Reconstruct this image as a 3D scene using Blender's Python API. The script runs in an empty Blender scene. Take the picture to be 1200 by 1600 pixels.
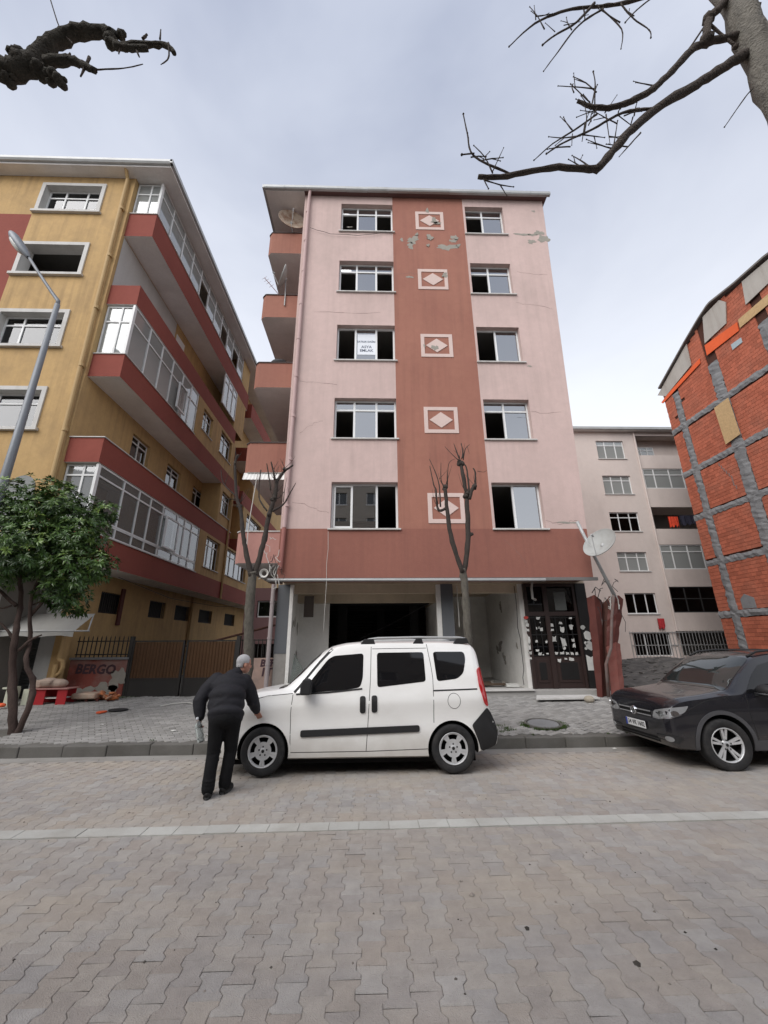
import bpy, bmesh, math, random
import numpy as np
from mathutils import Vector, Matrix, geometry
from mathutils.bvhtree import BVHTree

# ------------------------------------------------------------------ camera, sky, sun, exposure
sc = bpy.context.scene
COL = sc.collection
R = math.radians

def make_camera():
    f, p, ro, ya, H = 624.0, .3118, -.0078, .0304, 1.83
    cam = bpy.data.cameras.new('camera'); o = bpy.data.objects.new('camera', cam); COL.objects.link(o)
    cy, sy, cp, sp = math.cos(ya), math.sin(ya), math.cos(p), math.sin(p)
    w = Vector((sy*cp, cy*cp, sp)); r = Vector((cy, -sy, 0)); u = r.cross(w)
    r, u = r*math.cos(ro)+u*math.sin(ro), -r*math.sin(ro)+u*math.cos(ro)
    m = Matrix((r, u, -w)).transposed().to_4x4(); m.translation = (0, 0, H)
    o.matrix_world = m
    cam.sensor_fit = 'VERTICAL'; cam.sensor_height = 24; cam.sensor_width = 18
    cam.lens = 24*f/1600; cam.clip_start = .05; cam.clip_end = 3000
    sc.camera = o
make_camera()

SUN_EL, SUN_AZ = R(44), R(220)      # azimuth measured from +Y towards +X: behind the camera, a little to its left

def make_world():
    w = bpy.data.worlds.new('World'); sc.world = w; w.use_nodes = True
    nt = w.node_tree; nt.nodes.clear(); N = nt.nodes.new; L = nt.links.new
    out = N('ShaderNodeOutputWorld'); bg = N('ShaderNodeBackground'); bg.inputs[1].default_value = 1.0
    sky = N('ShaderNodeTexSky'); sky.sky_type = 'NISHITA'; sky.sun_disc = False
    sky.sun_elevation = SUN_EL; sky.sun_rotation = SUN_AZ; sky.dust_density = 3; sky.air_density = 1
    tc = N('ShaderNodeTexCoord'); mp = N('ShaderNodeMapping'); mp.inputs['Scale'].default_value = (1, 1, 2.2)
    n1 = N('ShaderNodeTexNoise'); n1.inputs['Scale'].default_value = 1.5; n1.inputs['Detail'].default_value = 5; n1.inputs['Roughness'].default_value = .52
    n1.inputs['Distortion'].default_value = .35
    L(tc.outputs['Generated'], mp.inputs[0]); L(mp.outputs[0], n1.inputs['Vector'])
    cr = N('ShaderNodeValToRGB'); cr.color_ramp.elements[0].position = .30; cr.color_ramp.elements[1].position = .70
    cr.color_ramp.elements[0].color = (.212, .238, .315, 1); cr.color_ramp.elements[1].color = (.385, .41, .475, 1)
    L(n1.outputs[0], cr.inputs[0])
    # the cloud deck pales towards the horizon all the way round
    sep = N('ShaderNodeSeparateXYZ'); L(tc.outputs['Generated'], sep.inputs[0])
    hr = N('ShaderNodeValToRGB'); hr.color_ramp.elements[0].position = .25; hr.color_ramp.elements[1].position = .93
    hr.color_ramp.elements[0].color = (1, 1, 1, 1); hr.color_ramp.elements[1].color = (0, 0, 0, 1)
    L(sep.outputs[2], hr.inputs[0])
    mh = N('ShaderNodeMixRGB'); mh.inputs[2].default_value = (.63, .645, .675, 1)
    L(hr.outputs[0], mh.inputs[0]); L(cr.outputs[0], mh.inputs[1])
    sm = N('ShaderNodeMixRGB'); sm.blend_type = 'MULTIPLY'; sm.inputs[0].default_value = 1; sm.inputs[2].default_value = (.06, .06, .06, 1)
    L(sky.outputs[0], sm.inputs[1])
    mx = N('ShaderNodeMixRGB'); mx.inputs[0].default_value = .88
    L(sm.outputs[0], mx.inputs[1]); L(mh.outputs[0], mx.inputs[2])
    L(mx.outputs[0], bg.inputs[0]); L(bg.outputs[0], out.inputs[0])
make_world()

def make_sun():
    l = bpy.data.lights.new('sun', 'SUN'); l.energy = 1.5; l.angle = R(50); l.color = (1, .965, .93)
    o = bpy.data.objects.new('sun', l); COL.objects.link(o)
    d = Vector((math.sin(SUN_AZ)*math.cos(SUN_EL), math.cos(SUN_AZ)*math.cos(SUN_EL), math.sin(SUN_EL)))
    o.rotation_euler = d.to_track_quat('Z', 'Y').to_euler(); o.location = d*60
make_sun()
sc.view_settings.view_transform = 'Standard'; sc.view_settings.look = 'None'
sc.view_settings.exposure = 1.0; sc.view_settings.gamma = 1
sc.cycles.max_bounces = 6; sc.cycles.diffuse_bounces = 4; sc.cycles.glossy_bounces = 4
sc.cycles.transparent_max_bounces = 12; sc.cycles.transmission_bounces = 4
sc.cycles.use_denoising = True
sc.cycles.caustics_reflective = False; sc.cycles.caustics_refractive = False

# ------------------------------------------------------------------ materials
MATS = {}
def srgb(r, g, b):
    f = lambda c: (c/255/12.92 if c <= 10 else ((c/255+.055)/1.055)**2.4)
    return (f(r), f(g), f(b))

def M(name, col, rough=.8, var=.12, scale=1.5, bump=.15, bscale=60, spec=.3, metal=0, coat=0,
      dirt=None, dirt_amt=.3, dirt_scale=(1.2, 1.2, .35), piece=0, grain=.06, hue=0, streak=None, streak_amt=.0, sills=None, dust=None):
    """Plain procedural material: broad blotches, streaky dirt, fine grain and relief."""
    if name in MATS: return MATS[name]
    m = bpy.data.materials.new(name); m.use_nodes = True; MATS[name] = m
    nt = m.node_tree; nt.nodes.clear(); N = nt.nodes.new; L = nt.links.new
    out = N('ShaderNodeOutputMaterial'); b = N('ShaderNodeBsdfPrincipled'); L(b.outputs[0], out.inputs[0])
    b.inputs['Roughness'].default_value = rough; b.inputs['Metallic'].default_value = metal
    b.inputs['Specular IOR Level'].default_value = spec
    if coat: b.inputs['Coat Weight'].default_value = coat; b.inputs['Coat Roughness'].default_value = .04
    geo = N('ShaderNodeNewGeometry')
    def noise(s, det=4, vec=None, ro=.55):
        n = N('ShaderNodeTexNoise'); n.inputs['Scale'].default_value = s; n.inputs['Detail'].default_value = det
        n.inputs['Roughness'].default_value = ro
        L(vec or geo.outputs['Position'], n.inputs['Vector']); return n.outputs[0]
    def math_(op, a, bb, c=None):
        n = N('ShaderNodeMath'); n.operation = op
        for i, v in enumerate((a, bb, c)):
            if v is None: continue
            if isinstance(v, (int, float)): n.inputs[i].default_value = v
            else: L(v, n.inputs[i])
        return n.outputs[0]
    val = math_('MULTIPLY_ADD', noise(scale), 2*var, 1-var)
    if grain: val = math_('MULTIPLY', val, math_('MULTIPLY_ADD', noise(scale*14, 3, None, .7), 2*grain*1.6, 1-grain*1.6))
    if piece:
        at = N('ShaderNodeAttribute'); at.attribute_name = 'rnd'
        oi = N('ShaderNodeObjectInfo')
        fr = math_('FRACT', math_('ADD', at.outputs['Fac'], oi.outputs['Random']), 0)
        val = math_('MULTIPLY', val, math_('MULTIPLY_ADD', fr, 2*piece, 1-piece))
    mul = N('ShaderNodeVectorMath'); mul.operation = 'SCALE'
    mul.inputs[0].default_value = col[:3]; L(val, mul.inputs['Scale'])
    cur = mul.outputs[0]
    if piece and hue:
        hs = N('ShaderNodeHueSaturation'); L(cur, hs.inputs['Color'])
        L(math_('MULTIPLY_ADD', fr, hue, .5-hue/2), hs.inputs['Hue'])
        L(math_('MULTIPLY_ADD', math_('FRACT', math_('MULTIPLY', fr, 7.3), 0), .8, .6), hs.inputs['Saturation']); cur = hs.outputs[0]
    if dirt is not None:
        mp = N('ShaderNodeMapping'); mp.inputs['Scale'].default_value = dirt_scale; L(geo.outputs['Position'], mp.inputs[0])
        dn = noise(1.0, 6, mp.outputs[0], .62)
        rp = N('ShaderNodeValToRGB'); rp.color_ramp.elements[0].position = .45; rp.color_ramp.elements[1].position = .75
        L(dn, rp.inputs[0])
        mx = N('ShaderNodeMixRGB'); mx.inputs[2].default_value = (*dirt[:3], 1)
        L(math_('MULTIPLY', rp.outputs[0], dirt_amt), mx.inputs[0]); L(cur, mx.inputs[1]); cur = mx.outputs[0]
    if streak is not None:
        mp2 = N('ShaderNodeMapping'); mp2.inputs['Scale'].default_value = (5.5, 5.5, .22); L(geo.outputs['Position'], mp2.inputs[0])
        sn = noise(1.0, 5, mp2.outputs[0], .6); r2 = N('ShaderNodeValToRGB'); r2.color_ramp.elements[0].position = .46; r2.color_ramp.elements[1].position = .72; L(sn, r2.inputs[0])
        big = noise(.45, 2); rb = N('ShaderNodeValToRGB'); rb.color_ramp.elements[0].position = .35; rb.color_ramp.elements[1].position = .65; L(big, rb.inputs[0])
        fac = math_('MULTIPLY', r2.outputs[0], math_('MULTIPLY_ADD', rb.outputs[0], .75, .25))
        if sills:      # rain stains hanging from the window sills: (first sill z, storey, [(x0,x1),..])
            sx = N('ShaderNodeSeparateXYZ'); L(geo.outputs['Position'], sx.inputs[0])
            t = math_('FRACT', math_('DIVIDE', math_('SUBTRACT', sx.outputs[2], sills[0]-sills[1]*4), sills[1]), 0)
            mz = math_('MAXIMUM', math_('MULTIPLY_ADD', t, 1/.30, 1-1/.30), 0)
            mxs = None
            for x0, x1 in sills[2]:
                c_, h_ = (x0+x1)/2, (x1-x0)/2+.12
                k = math_('LESS_THAN', math_('ABSOLUTE', math_('SUBTRACT', sx.outputs[0], c_), 0), h_)
                mxs = k if mxs is None else math_('MAXIMUM', mxs, k)
            mp3 = N('ShaderNodeMapping'); mp3.inputs['Scale'].default_value = (9, 9, .35); L(geo.outputs['Position'], mp3.inputs[0])
            n3 = noise(1.0, 4, mp3.outputs[0], .6); r3 = N('ShaderNodeValToRGB'); r3.color_ramp.elements[0].position = .38; r3.color_ramp.elements[1].position = .66; L(n3, r3.inputs[0])
            fac = math_('MAXIMUM', fac, math_('MULTIPLY', math_('MULTIPLY', mz, mxs), r3.outputs[0]))
        mx2 = N('ShaderNodeMixRGB'); mx2.inputs[2].default_value = (*streak[:3], 1)
        L(math_('MULTIPLY', fac, streak_amt), mx2.inputs[0]); L(cur, mx2.inputs[1]); cur = mx2.outputs[0]
    if dust is not None:       # road dust thrown up on the lower panels: (colour, z where it ends, amount)
        sz = N('ShaderNodeSeparateXYZ'); L(geo.outputs['Position'], sz.inputs[0])
        hgt = math_('ADD', sz.outputs[2], math_('MULTIPLY_ADD', noise(3.0, 5), .5, -.25))
        df = math_('MULTIPLY', math_('MINIMUM', math_('MAXIMUM', math_('SUBTRACT', 1, math_('DIVIDE', hgt, dust[1])), 0), 1), dust[2])
        md_ = N('ShaderNodeMixRGB'); md_.inputs[2].default_value = (*dust[0], 1); L(df, md_.inputs[0]); L(cur, md_.inputs[1]); cur = md_.outputs[0]
    L(cur, b.inputs['Base Color'])
    if bump:
        bn = N('ShaderNodeBump'); bn.inputs['Strength'].default_value = bump; bn.inputs['Distance'].default_value = .02
        L(noise(bscale, 4), bn.inputs['Height']); L(bn.outputs[0], b.inputs['Normal'])
    return m

def glass(name, tint=(.75, .8, .82), refl=.12, rough=.02, film=None, film_amt=0):
    """Window glass: see-through with a Fresnel reflection; film = dust or net curtain seen in it."""
    if name in MATS: return MATS[name]
    m = bpy.data.materials.new(name); m.use_nodes = True; MATS[name] = m
    nt = m.node_tree; nt.nodes.clear(); N = nt.nodes.new; L = nt.links.new
    out = N('ShaderNodeOutputMaterial'); tr = N('ShaderNodeBsdfTransparent'); tr.inputs[0].default_value = (*tint, 1)
    gl = N('ShaderNodeBsdfGlossy'); gl.inputs['Roughness'].default_value = rough; gl.inputs[0].default_value = (.95, .97, 1, 1)
    fr = N('ShaderNodeFresnel'); fr.inputs[0].default_value = 1.5
    ad = N('ShaderNodeMath'); ad.operation = 'ADD'; ad.use_clamp = True; ad.inputs[1].default_value = refl; L(fr.outputs[0], ad.inputs[0])
    geo = N('ShaderNodeNewGeometry'); nb = N('ShaderNodeMath'); nb.operation = 'SUBTRACT'; nb.inputs[0].default_value = 1; L(geo.outputs['Backfacing'], nb.inputs[1])
    mu = N('ShaderNodeMath'); mu.operation = 'MULTIPLY'; L(ad.outputs[0], mu.inputs[0]); L(nb.outputs[0], mu.inputs[1])   # the inner face of the pane does not reflect
    mx = N('ShaderNodeMixShader'); L(mu.outputs[0], mx.inputs[0]); L(gl.outputs[0], mx.inputs[2])
    if film is not None:
        df = N('ShaderNodeBsdfDiffuse'); df.inputs[0].default_value = (*film, 1)
        m2 = N('ShaderNodeMixShader'); m2.inputs[0].default_value = film_amt
        L(tr.outputs[0], m2.inputs[1]); L(df.outputs[0], m2.inputs[2]); L(m2.outputs[0], mx.inputs[1])
    else: L(tr.outputs[0], mx.inputs[1])
    L(mx.outputs[0], out.inputs[0])
    return m

# ------------------------------------------------------------------ mesh helpers
class MB:
    """Collects faces (world coordinates) and links them as one mesh object."""
    def __init__(s): s.v = []; s.f = []; s.mi = []; s.rn = []; s.cm = 0; s.cr = 0.0
    def quad(s, *p):
        b = len(s.v); s.v += [tuple(q) for q in p]; s.f.append(tuple(range(b, b+len(p)))); s.mi.append(s.cm); s.rn.append(s.cr)
    def add(s, vs, fs):
        b = len(s.v); s.v += [tuple(q) for q in vs]
        for f in fs: s.f.append(tuple(b+i for i in f)); s.mi.append(s.cm); s.rn.append(s.cr)
    def box(s, x0, x1, y0, y1, z0, z1, T=None):
        vs = [(x, y, z) for z in (z0, z1) for y in (y0, y1) for x in (x0, x1)]
        fs = [(0, 2, 3, 1), (4, 5, 7, 6), (0, 1, 5, 4), (2, 6, 7, 3), (0, 4, 6, 2), (1, 3, 7, 5)]
        if T:
            vs = [Vector(T(*q)) for q in vs]
            if (vs[1]-vs[0]).cross(vs[2]-vs[0]).dot(vs[4]-vs[0]) < 0: fs = [f[::-1] for f in fs]
        s.add(vs, fs)
    def prism(s, poly, axis, a, b):
        """Extrude a 2-D outline along an axis; poly is (u,v): axis x -> (y,z), y -> (x,z), z -> (x,y)."""
        def P(u, v, t): return (t, u, v) if axis == 'x' else (u, t, v) if axis == 'y' else (u, v, t)
        n = len(poly); vs = [P(u, v, a) for u, v in poly]+[P(u, v, b) for u, v in poly]
        s.add(vs, [tuple(range(n))[::-1], tuple(range(n, 2*n))]+[(i, (i+1) % n, n+(i+1) % n, n+i) for i in range(n)])
    def tube(s, pts, rad, n=8, cap=True):
        pts = [Vector(p) for p in pts]
        if isinstance(rad, (int, float)): rad = [rad]*len(pts)
        rings = []; ref = None
        for i, p in enumerate(pts):
            t = (pts[min(i+1, len(pts)-1)]-pts[max(i-1, 0)])
            if t.length < 1e-9: t = Vector((0, 0, 1))
            t.normalize()
            if ref is None: ref = t.orthogonal().normalized()
            ref = (ref-t*ref.dot(t)); ref = ref.normalized() if ref.length > 1e-6 else t.orthogonal().normalized()
            b = t.cross(ref)
            rings.append([p+(ref*math.cos(2*math.pi*k/n)+b*math.sin(2*math.pi*k/n))*rad[i] for k in range(n)])
        vs = [q for r_ in rings for q in r_]; fs = []
        for i in range(len(rings)-1):
            for k in range(n):
                fs.append((i*n+k, i*n+(k+1) % n, (i+1)*n+(k+1) % n, (i+1)*n+k))
        if cap: fs += [tuple(range(n))[::-1], tuple((len(rings)-1)*n+k for k in range(n))]
        s.add(vs, fs)
    def lathe(s, prof, n=32, M4=None, close=False):
        """Revolve (r,h) about local Z; M4 places it."""
        vs = []; fs = []; m = len(prof)
        for k in range(n):
            a = 2*math.pi*k/n
            for r_, h in prof:
                q = Vector((r_*math.cos(a), r_*math.sin(a), h)); vs.append(M4 @ q if M4 else q)
        for k in range(n):
            for j in range(m-1):
                a, b = k*m+j, ((k+1) % n)*m+j
                fs.append((a, b, b+1, a+1))
        s.add(vs, fs)
    def ell(s, c, r, nu=14, nv=9, M3=None):
        vs = []; fs = []
        for j in range(nv+1):
            th = math.pi*j/nv
            for k in range(nu):
                ph = 2*math.pi*k/nu
                q = Vector((r[0]*math.sin(th)*math.cos(ph), r[1]*math.sin(th)*math.sin(ph), r[2]*math.cos(th)))
                if M3: q = M3 @ q
                vs.append(Vector(c)+q)
        for j in range(nv):
            for k in range(nu):
                a, b = j*nu+k, j*nu+(k+1) % nu
                fs.append((a, b, b+nu, a+nu))
        s.add(vs, fs)
    def mesh(s, name, mats, smooth=False, weld=0):
        me = bpy.data.meshes.new(name); me.from_pydata(s.v, [], s.f)
        if not isinstance(mats, (list, tuple)): mats = [mats]
        for m in mats: me.materials.append(m)
        if len(mats) > 1: me.polygons.foreach_set('material_index', s.mi)
        if any(s.rn):
            a = me.attributes.new('rnd', 'FLOAT', 'FACE'); a.data.foreach_set('value', s.rn)
        if weld:
            bm = bmesh.new(); bm.from_mesh(me); bmesh.ops.remove_doubles(bm, verts=bm.verts, dist=weld)
            bmesh.ops.recalc_face_normals(bm, faces=bm.faces); bm.to_mesh(me); bm.free()
        if smooth: me.polygons.foreach_set('use_smooth', [True]*len(me.polygons))
        me.update(); return me
    def build(s, name, mats, parent=None, smooth=False, weld=0):
        o = bpy.data.objects.new(name, s.mesh(name, mats, smooth, weld)); return link(o, parent)

def link(o, parent=None):
    COL.objects.link(o)
    if parent is not None:
        o.parent = parent
        if parent.type == 'EMPTY': o.matrix_parent_inverse = parent.matrix_basis.inverted()
    return o
def tag(o, label=None, cat=None, group=None, kind=None):
    if label: o['label'] = label
    if cat: o['category'] = cat
    if group: o['group'] = group
    if kind: o['kind'] = kind
    return o
def thing(name, loc, label, cat, group=None, rot=None):
    o = bpy.data.objects.new(name, None); o.empty_display_size = .2; o.location = loc
    if rot: o.rotation_euler = rot
    COL.objects.link(o); return tag(o, label, cat, group)
def bevel(o, w=.01, seg=2, ang=35):
    md = o.modifiers.new('bevel', 'BEVEL'); md.width = w; md.segments = seg; md.limit_method = 'ANGLE'; md.angle_limit = R(ang)
    return o
def apply_mods(o):
    dg = bpy.context.evaluated_depsgraph_get(); me = bpy.data.meshes.new_from_object(o.evaluated_get(dg)); old = o.data
    o.modifiers.clear(); o.data = me; return o
def shade(o, ang=None):
    o.data.polygons.foreach_set('use_smooth', [True]*len(o.data.polygons))
    return o
def text_obj(name, s, size, mat, M4, parent, extrude=.001, bold=0):
    """Lettering turned into a mesh; M4 takes local x (along the line), y (up), z (out of the face) to the world."""
    cu = bpy.data.curves.new(name, 'FONT'); cu.body = s; cu.size = size; cu.extrude = extrude; cu.align_x = 'CENTER'; cu.align_y = 'CENTER'
    cu.offset = bold; cu.resolution_u = 2
    t = bpy.data.objects.new(name, cu); COL.objects.link(t)
    dg = bpy.context.evaluated_depsgraph_get(); me = bpy.data.meshes.new_from_object(t.evaluated_get(dg))
    bpy.data.objects.remove(t); me.transform(M4); me.materials.clear(); me.materials.append(mat)
    o = bpy.data.objects.new(name, me); return link(o, parent)
def blob(rng, cx, cz, rx, rz, n=11, jag=.35):
    if n >= 14:
        n = 26; ph = [rng.random()*6.28 for _ in range(4)]; out = []
        for k in range(n):
            a = 2*math.pi*k/n; q = 1+jag*(.5*math.sin(2*a+ph[0])+.45*math.sin(3*a+ph[1])+.35*math.sin(5*a+ph[2])+.3*math.sin(9*a+ph[3]))+rng.uniform(-.08, .08)
            out.append((cx+rx*q*math.cos(a), cz+rz*q*math.sin(a)))
        return out
    return [(cx+rx*math.cos(2*math.pi*k/n)*(1-jag+2*jag*rng.random()*.8), cz+rz*math.sin(2*math.pi*k/n)*(1-jag+2*jag*rng.random()*.8)) for k in range(n)]

def wallgrid(mb, T, u0, u1, v0, v1, holes=(), depth=.22, zones=(), extra_u=(), extra_v=(), reveal_mat=None):
    """A wall face with real openings; T(u,v,w): along the wall, up, outwards. Openings get reveals going inwards."""
    us = sorted({u0, u1, *extra_u, *[h[0] for h in holes], *[h[1] for h in holes], *[z[0] for z in zones], *[z[1] for z in zones]})
    vs = sorted({v0, v1, *extra_v, *[h[2] for h in holes], *[h[3] for h in holes], *[z[2] for z in zones], *[z[3] for z in zones]})
    us = [u for u in us if u0-1e-6 <= u <= u1+1e-6]; vs = [v for v in vs if v0-1e-6 <= v <= v1+1e-6]
    for a, b in zip(us, us[1:]):
        for c, d in zip(vs, vs[1:]):
            mu, mv = (a+b)/2, (c+d)/2
            if any(h[0] < mu < h[1] and h[2] < mv < h[3] for h in holes): continue
            mb.cm = 0
            for z in zones:
                if z[0] < mu < z[1] and z[2] < mv < z[3]: mb.cm = z[4]
            mb.quad(T(a, c, 0), T(b, c, 0), T(b, d, 0), T(a, d, 0))
    mb.cm = 0
    for h in holes:
        a, b, c, d = h[:4]; mu = (a+b)/2; mb.cm = reveal_mat if reveal_mat is not None else 0
        mb.quad(T(a, c, 0), T(a, d, 0), T(a, d, -depth), T(a, c, -depth))
        mb.quad(T(b, c, 0), T(b, c, -depth), T(b, d, -depth), T(b, d, 0))
        mb.quad(T(a, d, 0), T(b, d, 0), T(b, d, -depth), T(a, d, -depth))
        mb.quad(T(a, c, 0), T(a, c, -depth), T(b, c, -depth), T(b, c, 0))
    mb.cm = 0

def window(parent, T, a, b, c, d, mat, gmat, back=.16, cols=(1, 1, 1), transom=0, open_=(), fw=.055, sill=None,
           sillmat=None, label=None, name='window', thick=.06, gl2=None):
    """Framed window in the opening a..b x c..d, set `back` behind the wall face. open_ = columns whose lower pane is gone."""
    mb = MB(); w0, w1 = -back-thick, -back
    TB = lambda u, w, v: T(u, v, w)
    e = .004
    mb.box(a+e, a+fw, w0, w1, c+e, d-e, TB); mb.box(b-fw, b-e, w0, w1, c+e, d-e, TB)
    mb.box(a+fw, b-fw, w0, w1, c+e, c+fw, TB); mb.box(a+fw, b-fw, w0, w1, d-fw, d-e, TB)
    tot = sum(cols); u = a; xs = [a]
    for k in cols: u += (b-a)*k/tot; xs.append(u)
    for x in xs[1:-1]: mb.box(x-fw*.55, x+fw*.55, w0+.004, w1+.004, c+fw, d-fw, TB)
    vt = d-transom if transom else d
    for i in range(len(cols)):
        l = xs[i]+(fw if i == 0 else fw*.55); r_ = xs[i+1]-(fw if i == len(cols)-1 else fw*.55)
        if transom: mb.box(l, r_, w0+.002, w1+.002, vt-fw*.5, vt+fw*.5, TB)
    o = mb.build(name, mat, parent)
    if label: o['label'] = label
    wm = -back-thick*.5
    for i in range(len(cols)):
        l = xs[i]+(fw if i == 0 else fw*.55)-.003; r_ = xs[i+1]-(fw if i == len(cols)-1 else fw*.55)+.003
        segs = [(c+fw-.003, (vt-fw*.5 if transom else d-fw)+.003, 'lo')]
        if transom: segs.append((vt+fw*.5-.003, d-fw+.003, 'up'))
        for (z0, z1, k) in segs:
            if k == 'lo' and i in open_: continue
            p = MB(); p.box(l, r_, wm-.004, wm+.004, z0, z1, TB); p.build('pane', (gl2 if gl2 and (i % 2 == 1) else gmat), o)
    if sill:
        ov, th, pr = sill
        p = MB(); p.box(a-ov, b+ov, -back, pr, c-th, c+.003, TB); bevel(p.build('sill', sillmat or mat, o), .006, 1)
    return o
# ------------------------------------------------------------------ ground, road, pavement
SK = .012                                     # the street runs slightly askew to the house fronts
def roadz(y): return 0.0 if y < 6.6 else -.06*min(1, (y-6.6)/1.55)
KY = 8.17                                     # far kerb face at X = 0
def pavz(y): return .11+max(0, min(y, 12.25)-KY)*.31/4.08
m_road = M('road_bed', (.27, .245, .22), .95, .25, 2, .3, 30)
m_paver = M('road_paver', (.352, .326, .300), .88, .24, .5, .6, 110, dirt=(.45, .385, .305), dirt_amt=.75, dirt_scale=(.28, .75, 1), piece=.07, grain=.17, hue=.015)
m_side = M('pavement_paver', (.30, .293, .28), .9, .22, .8, .45, 70, dirt=(.14, .135, .12), dirt_amt=.5, dirt_scale=(.8, .8, 1), piece=.2, grain=.1)
m_sidebed = M('pavement_bed', (.13, .125, .112), .95, .3, 2, .4, 30)
m_kerb = M('kerb_concrete', (.135, .13, .12), .9, .2, 2.5, .4, 60, dirt=(.07, .066, .055), dirt_amt=.6, dirt_scale=(1.5, 1.5, 2), piece=.12)
m_line = M('pale_block', (.45, .45, .42), .85, .12, 3, .3, 70, dirt=(.30, .275, .24), dirt_amt=.6, dirt_scale=(2, 2, 2), piece=.08)
m_gut = M('gutter_concrete', (.30, .29, .27), .9, .18, 2, .3, 50, dirt=(.16, .14, .115), dirt_amt=.6, dirt_scale=(.9, 2, 1))
m_soil = M('lot_soil', (.075, .072, .068), .95, .5, 1.2, .9, 14, dirt=(.2, .19, .175), dirt_amt=.6, dirt_scale=(3, 3, 3))
m_far = M('far_ground', (.14, .135, .125), .95, .2, .2, .1)

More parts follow.
